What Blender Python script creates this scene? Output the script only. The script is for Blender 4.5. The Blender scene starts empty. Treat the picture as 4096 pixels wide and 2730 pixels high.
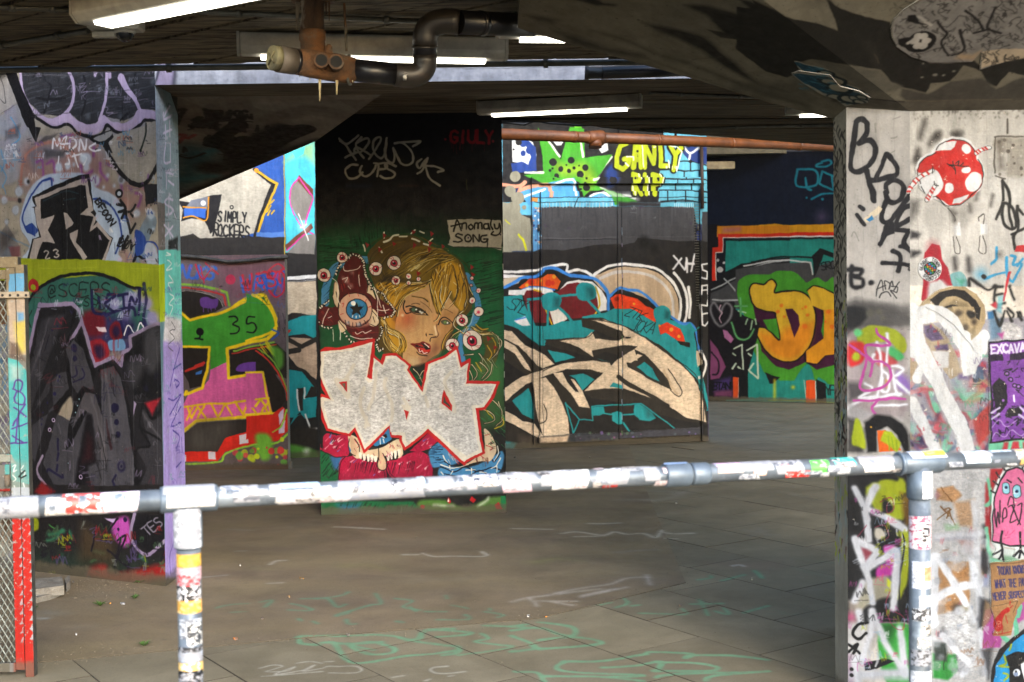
import bpy, bmesh, math, random
import numpy as np
from mathutils import Vector, Matrix

scene = bpy.context.scene
COL = scene.collection
random.seed(7)
rng = np.random.default_rng(11)

# ------------------------------------------------------------------ camera, sky, sun, exposure
EYE = 1.6
FPX = 4978.0                       # focal length in photograph pixels (photograph 4096 x 2730)
PITCH, ROLL = math.radians(-1.89), math.radians(0.70)
cd = bpy.data.cameras.new('camera')
cam = bpy.data.objects.new('camera', cd)
COL.objects.link(cam)
scene.camera = cam
cd.sensor_width = 36.0
cd.lens = FPX / 4096 * 36.0
cd.clip_start, cd.clip_end = 0.05, 600
fw = Vector((0, math.cos(PITCH), math.sin(PITCH)))
rt0 = Vector((1, 0, 0))
up0 = rt0.cross(fw)
UP = up0 * math.cos(ROLL) + rt0 * math.sin(ROLL)
RT = rt0 * math.cos(ROLL) - up0 * math.sin(ROLL)
cam.matrix_world = Matrix(((RT.x, UP.x, -fw.x, 0), (RT.y, UP.y, -fw.y, 0), (RT.z, UP.z, -fw.z, EYE), (0, 0, 0, 1)))
cd.dof.use_dof = True
cd.dof.focus_distance = 7.6
cd.dof.aperture_fstop = 4.6

world = bpy.data.worlds.new('World')
scene.world = world
world.use_nodes = True
wn = world.node_tree
sky = wn.nodes.new('ShaderNodeTexSky')
sky.sky_type = 'NISHITA'
sky.sun_disc = False
sky.sun_elevation = math.radians(24)
sky.sun_rotation = math.radians(158)
sky.air_density, sky.dust_density = 1.0, 1.5
bg = wn.nodes['Background']
bg.inputs['Strength'].default_value = 0.15
wn.links.new(sky.outputs[0], bg.inputs[0])
sl = bpy.data.lights.new('sun', 'SUN')
sl.energy = 0.5
sl.angle = math.radians(24)
sl.color = (1.0, 0.98, 0.95)
sun = bpy.data.objects.new('sun', sl)
COL.objects.link(sun)
_az, _el = math.radians(158), math.radians(24)
sd = Vector((math.sin(_az) * math.cos(_el), math.cos(_az) * math.cos(_el), math.sin(_el)))
sun.rotation_euler = sd.to_track_quat('Z', 'Y').to_euler()
scene.view_settings.view_transform = 'Standard'
scene.view_settings.look = 'None'
scene.view_settings.gamma = 1.0
scene.view_settings.use_curve_mapping = False
scene.view_settings.exposure = 2.25
scene.render.engine = 'CYCLES'
scene.cycles.max_bounces = 8
scene.cycles.diffuse_bounces = 5
scene.cycles.sample_clamp_indirect = 6
scene.cycles.caustics_reflective = False
scene.cycles.caustics_refractive = False
try:
    scene.cycles.use_denoising = True
    scene.cycles.denoiser = 'OPENIMAGEDENOISE'
    scene.cycles.denoising_input_passes = 'RGB_ALBEDO_NORMAL'
except Exception:
    pass

# ------------------------------------------------------------------ measuring: photograph pixel -> place
ORG = Vector((0, 0, EYE))
def ray(x, y):
    return fw + RT * ((x - 2048) / FPX) + UP * ((1365 - y) / FPX)
def at(x, y, Y):                   # the point seen at pixel (x, y), Y metres in front
    d = ray(x, y); return ORG + d * (Y / d.y)
def atz(x, y, z=0.0):              # ... at height z
    d = ray(x, y); return ORG + d * ((z - EYE) / d.z)
def onplane(x, y, o, n):
    d = ray(x, y); return ORG + d * ((o - ORG).dot(n) / d.dot(n))

# ------------------------------------------------------------------ naming
def tag(o, label=None, cat=None, group=None, kind=None):
    if label: o['label'] = label
    if cat: o['category'] = cat
    if group: o['group'] = group
    if kind: o['kind'] = kind
    return o
def thing(name, label, cat, loc=(0, 0, 0), group=None):
    o = bpy.data.objects.new(name, None); COL.objects.link(o)
    o.location = loc; o.empty_display_size = .1
    return tag(o, label, cat, group)
def obj(name, me, parent=None, loc=None):
    o = bpy.data.objects.new(name, me); COL.objects.link(o)
    if parent: 
        o.parent = parent
        if loc is None:
            w, q = Vector((0, 0, 0)), parent
            while q is not None: w += q.location; q = q.parent
            o.location = -w
    if loc is not None: o.location = loc
    return o

# ------------------------------------------------------------------ paint: a small vector painter for the flat print on the walls
def srgb(c):
    c = c.lstrip('#')
    if len(c) == 3: c = ''.join(k * 2 for k in c)
    return np.array([int(c[i:i + 2], 16) / 255 for i in (0, 2, 4)], dtype=np.float32)
def tolin(c): return np.where(c <= .04045, c / 12.92, ((c + .055) / 1.055) ** 2.4)
def tosrgb(c):
    c = np.clip(c, 0, 1); return np.where(c <= .0031308, c * 12.92, 1.055 * c ** (1 / 2.4) - .055)
def vnoise(h, w, cell, seed=0, ax=1.0):
    r = np.random.default_rng(seed)
    gh, gw = int(h / cell / ax) + 3, int(w / cell) + 3
    g = r.random((gh, gw)).astype(np.float32)
    ys = np.arange(h) / (cell * ax); xs = np.arange(w) / cell
    y0 = ys.astype(int); x0 = xs.astype(int)
    fy = (ys - y0)[:, None]; fx = (xs - x0)[None, :]
    fy = fy * fy * (3 - 2 * fy); fx = fx * fx * (3 - 2 * fx)
    a = g[y0][:, x0]; b = g[y0][:, x0 + 1]; c = g[y0 + 1][:, x0]; d = g[y0 + 1][:, x0 + 1]
    return ((a * (1 - fx) + b * fx) * (1 - fy) + (c * (1 - fx) + d * fx) * fy).astype(np.float32)
def spline(p, closed):
    n = len(p); out = []
    if n < 3: return p
    for i in range(n if closed else n - 1):
        if closed: a, b, c, d = p[i - 1], p[i], p[(i + 1) % n], p[(i + 2) % n]
        else: a, b, c, d = p[max(i - 1, 0)], p[i], p[i + 1], p[min(i + 2, n - 1)]
        for t in (0, .2, .4, .6, .8):
            out.append(.5 * (2 * b + (c - a) * t + (2 * a - 5 * b + 4 * c - d) * t * t + (3 * b - a - 3 * c + d) * t ** 3))
    if not closed: out.append(p[-1])
    return np.array(out)

class Canvas:
    """paint on a plane: origin o (lower left), unit vectors u, v, size w x h metres"""
    def __init__(s, name, o, u, v, w, h, ppm, base='8d8a86', alpha=0.0):
        s.name, s.o, s.u, s.v, s.w, s.h, s.ppm = name, o, u.normalized(), v.normalized(), w, h, ppm
        s.n = s.u.cross(s.v)
        s.W, s.H = max(8, int(w * ppm)), max(8, int(h * ppm))
        s.img = np.empty((s.H, s.W, 3), np.float32); s.img[:] = srgb(base)
        s.a = np.full((s.H, s.W), alpha, np.float32)
        s.fine = vnoise(s.H, s.W, 2.2, 3, .6) * .35 + vnoise(s.H, s.W, 6, 5, .45) * .4 + vnoise(s.H, s.W, 14, 6, .6) * .25
        s.mid = vnoise(s.H, s.W, 9, 8) * .5 + vnoise(s.H, s.W, 30, 9) * .5
        s.mask = None
    def px(s, pts):
        out = []
        for x, y in pts:
            p = onplane(x, y, s.o, s.n) - s.o
            out.append((p.dot(s.u) * s.ppm, p.dot(s.v) * s.ppm))
        return np.array(out, dtype=np.float64)
    def scale(s, x, y):            # canvas pixels per photograph pixel
        p = onplane(x, y, s.o, s.n); q = onplane(x, y + 10, s.o, s.n)
        return (p - q).length / 10 * s.ppm
    def uv(s, p):
        q = p - s.o
        return (q.dot(s.u) / s.w, q.dot(s.v) / s.h)
    def blend(s, x0, y0, al, col, n=0.0):
        h, w = al.shape
        if s.mask is not None: al = al * s.mask[y0:y0 + h, x0:x0 + w]
        sub = s.img[y0:y0 + h, x0:x0 + w]
        c = col[None, None, :]
        if n: c = np.clip(c * (1 + n * (s.fine[y0:y0 + h, x0:x0 + w, None] - .5) * 2), 0, 1)
        al3 = al[..., None]
        s.img[y0:y0 + h, x0:x0 + w] = c * al3 + sub * (1 - al3)
        sa = s.a[y0:y0 + h, x0:x0 + w]
        s.a[y0:y0 + h, x0:x0 + w] = al + sa * (1 - al)
    def box(s, p, m):
        x0 = max(0, int(p[:, 0].min() - m)); x1 = min(s.W, int(p[:, 0].max() + m) + 2)
        y0 = max(0, int(p[:, 1].min() - m)); y1 = min(s.H, int(p[:, 1].max() + m) + 2)
        return (x0, y0, x1, y1) if x1 > x0 and y1 > y0 else None
    def dist(s, p, x0, y0, x1, y1, reach, closed, r=None):
        D = np.full((y1 - y0, x1 - x0), 1e9, np.float32)
        n = len(p)
        for i in range(n if closed else n - 1):
            a, b = p[i], p[(i + 1) % n]
            bx0 = max(x0, int(min(a[0], b[0]) - reach)); bx1 = min(x1, int(max(a[0], b[0]) + reach) + 2)
            by0 = max(y0, int(min(a[1], b[1]) - reach)); by1 = min(y1, int(max(a[1], b[1]) + reach) + 2)
            if bx1 <= bx0 or by1 <= by0: continue
            X = np.arange(bx0, bx1) + .5; Y = (np.arange(by0, by1) + .5)[:, None]
            dx, dy = b - a; L = dx * dx + dy * dy
            t = np.clip(((X - a[0]) * dx + (Y - a[1]) * dy) / (L + 1e-9), 0, 1)
            d = np.hypot(X - a[0] - t * dx, Y - a[1] - t * dy)
            if r is not None: d = d - (r[i] + (r[(i + 1) % n] - r[i]) * t)
            v = D[by0 - y0:by1 - y0, bx0 - x0:bx1 - x0]
            np.minimum(v, d, out=v)
        return D
    def stroke(s, p, r, soft, col, al=1.0, closed=False, n=0.0):
        rr = np.asarray(r, dtype=np.float64) * np.ones(len(p))
        soft = max(soft, 1.0)
        m = rr.max() + soft
        b = s.box(p, m)
        if not b: return
        D = s.dist(p, b[0], b[1], b[2], b[3], m, closed, rr)
        s.blend(b[0], b[1], np.clip(.5 - D / soft, 0, 1) ** (1.0 if soft < 3 else 1.3) * al, col, n)
    def fill(s, p, soft, col, al=1.0, n=0.0):
        soft = max(soft, 1.0)
        b = s.box(p, soft)
        if not b: return
        x0, y0, x1, y1 = b
        X = np.arange(x0, x1) + .5; Y = (np.arange(y0, y1) + .5)[:, None]
        ins = np.zeros((y1 - y0, x1 - x0), bool)
        N = len(p)
        for i in range(N):
            a, c = p[i], p[(i + 1) % N]
            if a[1] == c[1]: continue
            lo, hi = (a, c) if a[1] < c[1] else (c, a)
            j0 = max(0, int(math.floor(lo[1] - .5 - y0)) - 1); j1 = min(y1 - y0, int(hi[1] - y0) + 2)
            if j1 <= j0: continue
            yy = Y[j0:j1]
            k = (yy >= lo[1]) & (yy < hi[1])
            xi = lo[0] + (yy - lo[1]) * (hi[0] - lo[0]) / (hi[1] - lo[1])
            ins[j0:j1] ^= (k & (X[None, :] < xi))
        D = np.minimum(s.dist(p, x0, y0, x1, y1, soft + 1, True), soft * 2)
        sd_ = np.where(ins, -D, D)
        s.blend(x0, y0, np.clip(.5 - sd_ / soft, 0, 1) * al, col, n)
    def image(s, gain=1.0, tint=(1, 1, 1), warp=True):
        # hand-made edges, uneven coverage and vertical weathering of the paint
        k = s.ppm / 400
        dx = (vnoise(s.H, s.W, 14 * k + 3, 21) - .5) * 2.2 * k + (vnoise(s.H, s.W, 5 * k + 2, 22) - .5) * 1.2 * k + (vnoise(s.H, s.W, 60 * k, 23) - .5) * 5 * k
        dy = (vnoise(s.H, s.W, 14 * k + 3, 24) - .5) * 2.2 * k + (vnoise(s.H, s.W, 5 * k + 2, 25) - .5) * 1.2 * k + (vnoise(s.H, s.W, 60 * k, 26) - .5) * 5 * k
        yy = np.clip(np.arange(s.H)[:, None] + dy, 0, s.H - 1.001); xx = np.clip(np.arange(s.W)[None, :] + dx, 0, s.W - 1.001)
        if warp:
            y0 = yy.astype(int); x0 = xx.astype(int); fy = (yy - y0)[..., None]; fx = (xx - x0)[..., None]
            full = np.dstack([s.img, s.a])
            full = (full[y0, x0] * (1 - fx) + full[y0, x0 + 1] * fx) * (1 - fy) + (full[y0 + 1, x0] * (1 - fx) + full[y0 + 1, x0 + 1] * fx) * fy
            s.img, s.a = full[..., :3], full[..., 3]
        var = 1 + (vnoise(s.H, s.W, 40 * k, 31) - .5) * .22 + (vnoise(s.H, s.W, 5 * k + 1, 32, 9) - .5) * .16 + (vnoise(s.H, s.W, 3, 33) - .5) * .10
        lin = tolin(s.img) * var[..., None] * gain * np.array(tint, np.float32)
        out = np.empty((s.H, s.W, 4), np.float32)
        out[..., :3] = tosrgb(lin); out[..., 3] = np.clip(s.a, 0, 1)
        im = bpy.data.images.new(s.name + '_paint', s.W, s.H, alpha=True)
        im.alpha_mode = 'CHANNEL_PACKED'
        im.pixels.foreach_set(out.ravel())
        im.update(); im.pack()
        return im

CV = None
VX = [0, 0, 1.0]
def use(c):
    global CV; CV = c
def V(x0, y0, w, zw):              # the enlarged view the numbers were read in
    VX[0], VX[1], VX[2] = x0, y0, w / zw
def pts(t):
    v = [float(k) for k in t.split()] if isinstance(t, str) else list(t)
    return [(VX[0] + v[i] * VX[2], VX[1] + v[i + 1] * VX[2]) for i in range(0, len(v) - 1, 2)]
def _sf(so): return so if so < 8 else so * 2.0
def _sc(p):
    cx = sum(k[0] for k in p) / len(p); cy = sum(k[1] for k in p) / len(p)
    return CV.scale(cx, cy) * VX[2]
def P(c, t, so=2.5, sm=0, a=1.0, n=0.0, o=None, ow=4):      # filled shape, o = outline colour
    q = pts(t); k = _sc(q); p = CV.px(q)
    if sm: p = spline(p, True)
    CV.fill(p, _sf(so) * k, srgb(c), a, n)
    if o: CV.stroke(p, ow * k / 2, 2 * k, srgb(o), a, True)
def L(c, w, t, so=2.5, sm=1, a=1.0, w2=None, n=0.0, cl=False):      # line of width w
    if isinstance(t, str) and '/' in t: return LS(c, w, t, so=so, sm=sm, a=a, w2=w2, n=n, cl=cl)
    q = pts(t); k = _sc(q); p = CV.px(q)
    if sm: p = spline(p, cl)
    r = w / 2 * k if w2 is None else np.linspace(w, w2, len(p)) / 2 * k
    if w >= 5 and w2 is None:
        ph = (p[0][0] * 7.3) % 6.28; t_ = np.arange(len(p)); r = r * (1 + .08 * np.sin(t_ * .5 + ph) + .05 * np.sin(t_ * 1.3 + ph))
        CV.stroke(p, r * 1.25, np.max(r) * 2.6, srgb(c), a * .16, cl)
    CV.stroke(p, r, _sf(so) * k, srgb(c), a, cl, n)
def LS(c, w, t, **k):              # several lines, separated by /
    for s_ in t.split('/'): L(c, w, s_, **k)
def D(c, t, so=2.5, a=1.0):        # dots: x y r ...
    v = [float(k) for k in t.split()]
    for i in range(0, len(v) - 2, 3):
        q = pts(v[i:i + 2]); k = _sc(q); p = CV.px(q)
        CV.stroke(np.vstack([p, p + .01]), v[i + 2] * k, _sf(so) * k, srgb(c), a)
G = {'A': '0 6 2 0 4 6/1 4 3 4', 'B': '0 6 0 0 3 0 4 1.5 3 3 0 3/3 3 4 4.5 3 6 0 6', 'C': '4 1 2.5 0 .5 1 0 3 .5 5 2.5 6 4 5',
     'D': '0 6 0 0 2.5 0 4 2 4 4 2.5 6 0 6', 'E': '4 0 0 0 0 6 4 6/0 3 3 3', 'F': '4 0 0 0 0 6/0 3 3 3', 'G': '4 1 2.5 0 .5 1 0 3 .5 5 2.5 6 4 5 4 3.4 2.4 3.4',
     'H': '0 0 0 6/4 0 4 6/0 3 4 3', 'I': '2 0 2 6', 'J': '1 0 4 0/3 0 3 5 1.5 6 0 5', 'K': '0 0 0 6/4 0 0 3.4 4 6', 'L': '0 0 0 6 4 6',
     'M': '0 6 0 0 2 4 4 0 4 6', 'N': '0 6 0 0 4 6 4 0', 'O': '2 0 .4 1 0 3 .4 5 2 6 3.6 5 4 3 3.6 1 2 0', 'P': '0 6 0 0 3 0 4 1.6 3 3.3 0 3.3',
     'Q': '2 0 .4 1 0 3 .4 5 2 6 3.6 5 4 3 3.6 1 2 0/2.5 4.4 4.4 6.6', 'R': '0 6 0 0 3 0 4 1.6 3 3.2 0 3.2 4 6', 'S': '4 .8 2.4 0 .4 .8 .6 2.4 3.4 3.6 3.8 5.2 2 6 0 5.3',
     'T': '0 0 4 0/2 0 2 6', 'U': '0 0 0 4.6 1.4 6 2.8 6 4 4.6 4 0', 'V': '0 0 2 6 4 0', 'W': '0 0 1 6 2 2 3 6 4 0', 'X': '0 0 4 6/4 0 0 6',
     'Y': '0 0 2 3 4 0/2 3 2 6', 'Z': '0 0 4 0 0 6 4 6', '0': '2 0 0 3 2 6 4 3 2 0', '1': '1 1 2 0 2 6', '2': '0 1 2 0 4 1.4 0 6 4 6',
     '3': '0 .6 2 0 4 1.4 2 3 4 4.6 2 6 0 5.4', '4': '3 6 3 0 0 4 4 4', '5': '4 0 .4 0 0 2.6 2.6 2.2 4 4.2 2.4 6 0 5.6', '$': '4 1 2 0 0 1.5 4 4.2 2 6 0 5/2 -1 2 7',
     '*': '0 1 4 5/4 1 0 5/2 0 2 6', '.': '2 5.6 2 6', '@': '3 4 2 2 1 4 2.6 4 3.6 3 3 .6 1 .6 0 3 1 6 3.6 5.6', '#': '1 0 1 6/3 0 3 6/0 2 4 2/0 4 4 4', '!': '2 0 2 4/2 5.6 2 6', '-': '.6 3 3.4 3',
     'i': '2 2 2 6/2 .2 2 .5'}
def TX(c, w, s_, x, y, h, adv=None, ang=0, sl=0, wd=.62, jit=0, so=2.5, a=1.0, vert=False, sm=0):
    adv = h * .82 if adv is None else adv
    ca, sa = math.cos(math.radians(ang)), math.sin(math.radians(ang))
    r = random.Random(s_ + str(x)); cx = 0
    for ch in s_:
        if ch in G:
            jx, jy = r.uniform(-jit, jit) * h, r.uniform(-jit, jit) * h
            for st in G[ch].split('/'):
                v = [float(k) for k in st.split()]; o_ = []
                for i in range(0, len(v), 2):
                    gy = v[i + 1] / 6 * h + jy; gx = v[i] / 4 * h * wd + jx - sl * (gy - h / 2)
                    if vert: gy += cx
                    else: gx += cx
                    o_ += [x + gx * ca - gy * sa, y + gx * sa + gy * ca]
                L(c, w, o_, so=so, sm=sm, a=a)
        cx += adv
def drips(c, w, x0, x1, y, ln, k, seed=0, a=.9):
    r = random.Random(seed)
    for _ in range(k):
        x = r.uniform(x0, x1); L(c, w * r.uniform(.6, 1), [x, y, x + 1, y + ln * r.uniform(.3, 1)], sm=0, a=a)
def scatter(cols, x0, y0, x1, y1, k, r0, r1, seed=0, so=3, a=1):
    r = random.Random(seed)
    for _ in range(k):
        D(r.choice(cols), '%f %f %f' % (r.uniform(x0, x1), r.uniform(y0, y1), r.uniform(r0, r1)), so, a)
def hatch(c, w, x0, y0, x1, y1, k, dx, dy, seed=0, a=.8, jit=.3):
    r = random.Random(seed)
    for _ in range(k):
        x, y = r.uniform(x0, x1), r.uniform(y0, y1); s_ = 1 + r.uniform(-jit, jit)
        L(c, w, [x, y, x + dx * s_ * .5 + r.uniform(-3, 3), y + dy * s_ * .5, x + dx * s_, y + dy * s_ + r.uniform(-3, 3)], a=a, w2=w * .3)
def tags(cols, x0, y0, x1, y1, k, h0, h1, w, seed=0, a=.85, so=2.5):
    """small quick signatures written over one another"""
    r = random.Random(seed)
    for _ in range(k):
        c = r.choice(cols); h = r.uniform(h0, h1); x, y = r.uniform(x0, x1), r.uniform(y0, y1); ang = r.uniform(-.35, .2) + (1.3 if r.random() < .12 else 0)
        q = []; cx = 0
        for i in range(r.randint(4, 11)):
            gy = (r.uniform(0, .35) if i % 2 else r.uniform(.65, 1)) * h
            q += [x + cx * math.cos(ang) - gy * math.sin(ang), y + cx * math.sin(ang) + gy * math.cos(ang)]
            cx += h * r.uniform(-.12, .42)
        L(c, w * r.uniform(.6, 1.4), q, so=so, a=a)
        if r.random() < .5: L(c, w * r.uniform(.5, 1), [x - h * .2, y + h * 1.2, x + cx, y + h * r.uniform(1, 1.4)], so=so, a=a)
def under(cv, seed, k=60, pal=('6b6f7a', '8a8f9b', '3a3d45', '7b5f8f', '4f7fa8', '9a7a70', '556b5a', 'a9a7a2', '2a2b30', '9c3d3d'), amp=1.0, a=.8):
    """older layers of paint beneath the pieces"""
    r = random.Random(seed); ppm = cv.ppm
    for _ in range(k):
        x, y = r.uniform(0, cv.W), r.uniform(0, cv.H); c = srgb(r.choice(pal)); q = []
        th = r.uniform(0, 6.28)
        for i in range(r.randint(3, 7)):
            q.append((x, y)); th += r.uniform(-1.6, 1.6); s_ = r.uniform(.08, .3) * ppm * amp
            x += math.cos(th) * s_; y += math.sin(th) * s_
        q = spline(np.array(q), False)
        if r.random() < .3: cv.fill(q, 3, c, a)
        else: cv.stroke(q, r.uniform(.006, .045) * ppm * amp, r.choice((1.5, 4, 10)), c, a)

# ------------------------------------------------------------------ where the painted planes stand
X3, Y3, Z3 = Vector((1, 0, 0)), Vector((0, 1, 0)), Vector((0, 0, 1))
def standing(name, pa, pb, ext_l, ext_r, h, ppm, base, alpha=0.0, z0=0.0):
    pa = Vector((pa.x, pa.y, 0)); pb = Vector((pb.x, pb.y, 0))
    u = (pb - pa).normalized(); o = pa - u * ext_l; o.z = z0
    return Canvas(name, o, u, Z3, (pb - pa).length + ext_l + ext_r, h, ppm, base, alpha)
CL = standing('left_wall', atz(294, 2307), atz(663, 2349), 1.5, 0, 3.0, 400, '6d6c74')
_c = CL.o + CL.u * CL.w
_in = -CL.n; _in.z = 0; _in.normalize()
_ce = at(741, 1900, _c.y + .42)
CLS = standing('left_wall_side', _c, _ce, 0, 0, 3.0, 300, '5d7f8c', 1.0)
_b0 = Vector((_c.x, _c.y, 0)); BEAM_Z = 2.825
_b1 = at(2786, 320, _c.y)
CBM = Canvas('beam', Vector((_c.x, _c.y, BEAM_Z)), X3, Z3, 5.6, 1.1, 200, 'c8ccd8')
YB = atz(731, 1880).y
CB = standing('low_wall', Vector((-5.5, YB, 0)), atz(1154, 1880), 0, 0, 2.06, 250, '6a6566', 1.0)
CC = standing('back_wall', atz(1200, 1834), atz(2835, 1765), 3.4, 0, 4.6, 230, '2a2a2c', 1.0)
CD = standing('far_wall', atz(2835, 1604), atz(3335, 1614), 1.6, 4.0, 4.6, 150, '11141f', 1.0)
CM = standing('mural_pillar', atz(1285, 2065), atz(2026, 2055), 0, 0, 3.0, 400, '121314', 1.0)
ZP = 2.305
pB = at(3639, 451, 4.8); pA = at(3385, 465, 4.874); pS = at(3333, 480, 4.98)
CPB = standing('sticker_pillar_front', pB, pB + Vector((1.25, 0, 0)), 0, 0, ZP, 560, 'b9b4ad')
CPA = standing('sticker_pillar_left', pA, pB, 0, 0, ZP, 560, '9b9a9b')
CPS = standing('sticker_pillar_edge', pS, pA, 0, 0, ZP, 400, '8a8578', 1.0)
CF = Canvas('floor', Vector((-4.4, 4.4, 0)), X3, Y3, 9.4, 10.5, 130, '77705f')
# the sloping capital above the sticker pillar: two facets
k1 = Vector((pS.x, pS.y, ZP)); k2 = Vector((pB.x + 1.25, pB.y, ZP)); kA = Vector((pA.x, pA.y, ZP)); kB = Vector((pB.x, pB.y, ZP))
k3 = at(2071, 113, 5.05); kq = at(2960, -70, 4.25)
def plane_canvas(name, a, b, c, ppm, base):
    n = (b - a).cross(c - a).normalized()
    if n.z > 0: n = -n
    u = Vector((1, 0, 0)); u = (u - n * u.dot(n)).normalized(); v = n.cross(u)
    pr = [((q - a).dot(u), (q - a).dot(v)) for q in (a, b, c)]
    mu = min(q[0] for q in pr) - .4; mv = min(q[1] for q in pr) - .6
    Mu = max(q[0] for q in pr) + .9; Mv = max(q[1] for q in pr) + .6
    return Canvas(name, a + u * mu + v * mv, u, v, Mu - mu, Mv - mv, ppm, base)
CK1 = plane_canvas('capital_left', k1, k3, kq, 300, '6b675c')
CK2 = plane_canvas('capital_right', kB, k2, kq, 300, '6b675c')
# raking soffit behind the beam
r1 = Vector((_c.x - .3, _c.y + .42, 2.83)); r2 = Vector((-.75, _c.y + .42, 2.83)); r4 = at(700, 806, 9.5); r3 = onplane(1262, 566, r1, (r2 - r1).cross(r4 - r1).normalized())
CR = plane_canvas('raking_soffit', r1, r2, r4, 260, '6b5f52')
# cage gate post, 5.3 m
YG = 5.32
CG = Canvas('cage', Vector((-3.0, YG, 0)), X3, Z3, 1.3, 1.9, 500, '7c7a72', 1.0)
PASTE = []

# ------------------------------------------------------------------ left wall
use(CL)
under(CL, 3, 150, ('7d7f8a', '8f93a2', '55565f', '7b5f8f', '4f7fa8', '94706a', '8b8d92', '7f86a0', '6b5a7a'), 1.0, .7)
V(0, 200, 700, 1291)
P('9a9795', '-900 60 60 90 130 380 0 480 -900 800', n=.08)
P('8f95a3', '0 485 130 395 200 520 255 680 170 760 150 900 60 1000 -300 1000 -300 600', so=14, sm=1, a=.8)
LS('4b8fc0', 12, '80 500 130 590 140 650 90 700/10 740 30 840 5 900/0 860 40 950 10 1020/40 820 50 880/15 1000 40 1060', a=.7)
P('2b2c33', '40 600 150 540 130 640 40 670', so=14, a=.5)
LS('3b3b40', 7, '0 360 40 390 25 270 0 200', a=.7)
L('26262b', 3, '0 475 200 350', a=.6)
# brown and lilac mist
P('95706a', '170 700 330 690 420 640 700 700 800 900 900 1000 1160 1080 1050 1250 800 1350 300 1100 160 1000', so=60, sm=1, a=.75)
P('6e6f7c', '200 760 260 700 440 720 470 800 300 840 250 900', so=30, sm=1, a=.8)
L('a07066', 26, '150 1000 165 850 200 760 300 700 420 690 560 780', so=8, a=.9)
LS('7d3f88', 26, '270 830 310 820 320 930/345 850 390 830 400 920/735 840 740 900 790 960/800 850 850 870 890 950 900 1060/740 960 720 1000/1000 1060 1040 1080 1020 1160/540 620 450 640/600 860 620 930 680 900/1040 980 1090 1050/690 720 690 780', so=10, a=.8)
P('1f2026', '1060 990 1165 985 1165 1100 1130 1130 1075 1150', so=5)
P('28292e', '270 690 330 640 440 610 400 650 300 690', so=8, a=.7)
P('3a3d42', '320 740 480 750 470 790 340 800', so=14, a=.7)
D('aebfd6', '195 968 30 135 1045 42 700 965 48 640 810 50 790 930 22 768 1018 17 845 1003 18 900 955 42 115 1180 40 1110 1220 44 1010 1215 34 500 860 28 430 870 36 545 850 18 1130 1330 22 50 1270 24 30 1110 36 640 870 30', so=12, a=.85)
D('6a6c78', '895 960 24', so=8)
D('23242a', '140 1110 22 207 970 14', so=8)
# big upper throw-up
P('2b2c31', '150 60 1162 60 1150 300 1155 450 1060 440 1010 480 920 520 780 500 740 530 620 560 520 470 430 490 300 470 200 380 150 250', so=6)
hatch('5d626b', 12, 180, 110, 1100, 500, 90, 90, -22, 2, .35)
hatch('1b1b20', 12, 180, 110, 1100, 500, 60, 80, -26, 5, .5)
D('6e7a87', '560 150 30 900 120 18 1130 230 28 650 490 26 890 490 24', so=16, a=.5)
LS('15151a', 16, '240 200 330 100/310 110 320 220 370 270 350 370 320 470/190 120 260 160 350 110 460 95/620 190 635 280 625 400 600 480/260 360 350 370 480 355/1000 110 985 250/1165 80 1170 200 1140 280 1150 430/950 460 890 520', so=4)
LS('b3a4c4', 27, '155 60 148 150 165 300 215 410 290 480 360 515 450 490 520 420 548 330 540 230 505 150 470 60/690 60 700 170/700 195 712 165 760 152 800 165 806 200/785 160 785 320 765 440 735 520/545 100 590 130 620 145 640 100/820 60 812 150', so=4)
L('b3a4c4', 62, '888 205 930 280 990 360 1025 440', w2=26, so=5)
P('b3a4c4', '250 440 300 480 400 505 480 455 510 460 560 510 640 545 710 540 750 500 775 490 830 530 920 535 980 500 1010 445 1060 440 1155 465 1158 520 1060 512 1020 555 950 592 850 592 790 552 755 592 680 622 590 602 520 552 480 548 400 568 310 510', sm=1, so=4)
L('111115', 24, '235 470 300 520 400 574 480 552 520 560 580 615 680 640 755 612 795 555 850 600 950 604 1030 552 1062 520 1150 530')
LS('8d8791', 2.5, '10 185 520 182 790 165 1160 145/0 480 500 465')
LS('1c1c22', 3, '230 480 540 462/500 182 800 168 1290 146/820 295 1160 290')
P('9b9994', '820 640 1060 560 1160 540 1165 800 1130 920 1060 985 990 990 920 930 860 850 825 740', so=4, sm=1, n=.1)
L('101014', 34, '770 700 800 760 850 860 920 940 1000 995 1060 990 1110 940 1160 850 1185 810', so=4)
P('101014', '640 640 820 590 840 640 800 680 830 760 790 760 760 700 700 690', so=4)
P('8f9296', '690 650 810 600 825 625 770 665 730 672', so=3, sm=1)
L('14201c', 14, '1072 540 1070 620 1040 735', so=3); D('14201c', '1038 738 12')
L('101014', 30, '30 60 60 180 110 300 160 430 210 540', w2=60, so=3)
P('101014', '25 60 90 60 150 260 250 480 260 560 300 570 262 690 225 610 150 420 100 290', so=3)
LS('dfe3ee', 15, '385 730 395 655 420 710 440 655 450 730/470 720 490 640 445 690 505 690/520 660 515 740 560 700 550 660 515 650/580 740 590 660 625 735 635 660/700 690 655 720 690 745 740 735/430 790 425 850/490 760 510 840 480 850/520 790 600 770/545 770 580 870/600 780 640 800 620 850', so=6)
D('b9cbe0', '615 800 42 500 770 22 430 880 30 490 875 20', so=14, a=.8)
drips('dfe3ee', 4, 400, 640, 880, 60, 8, 3, .6)
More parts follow.
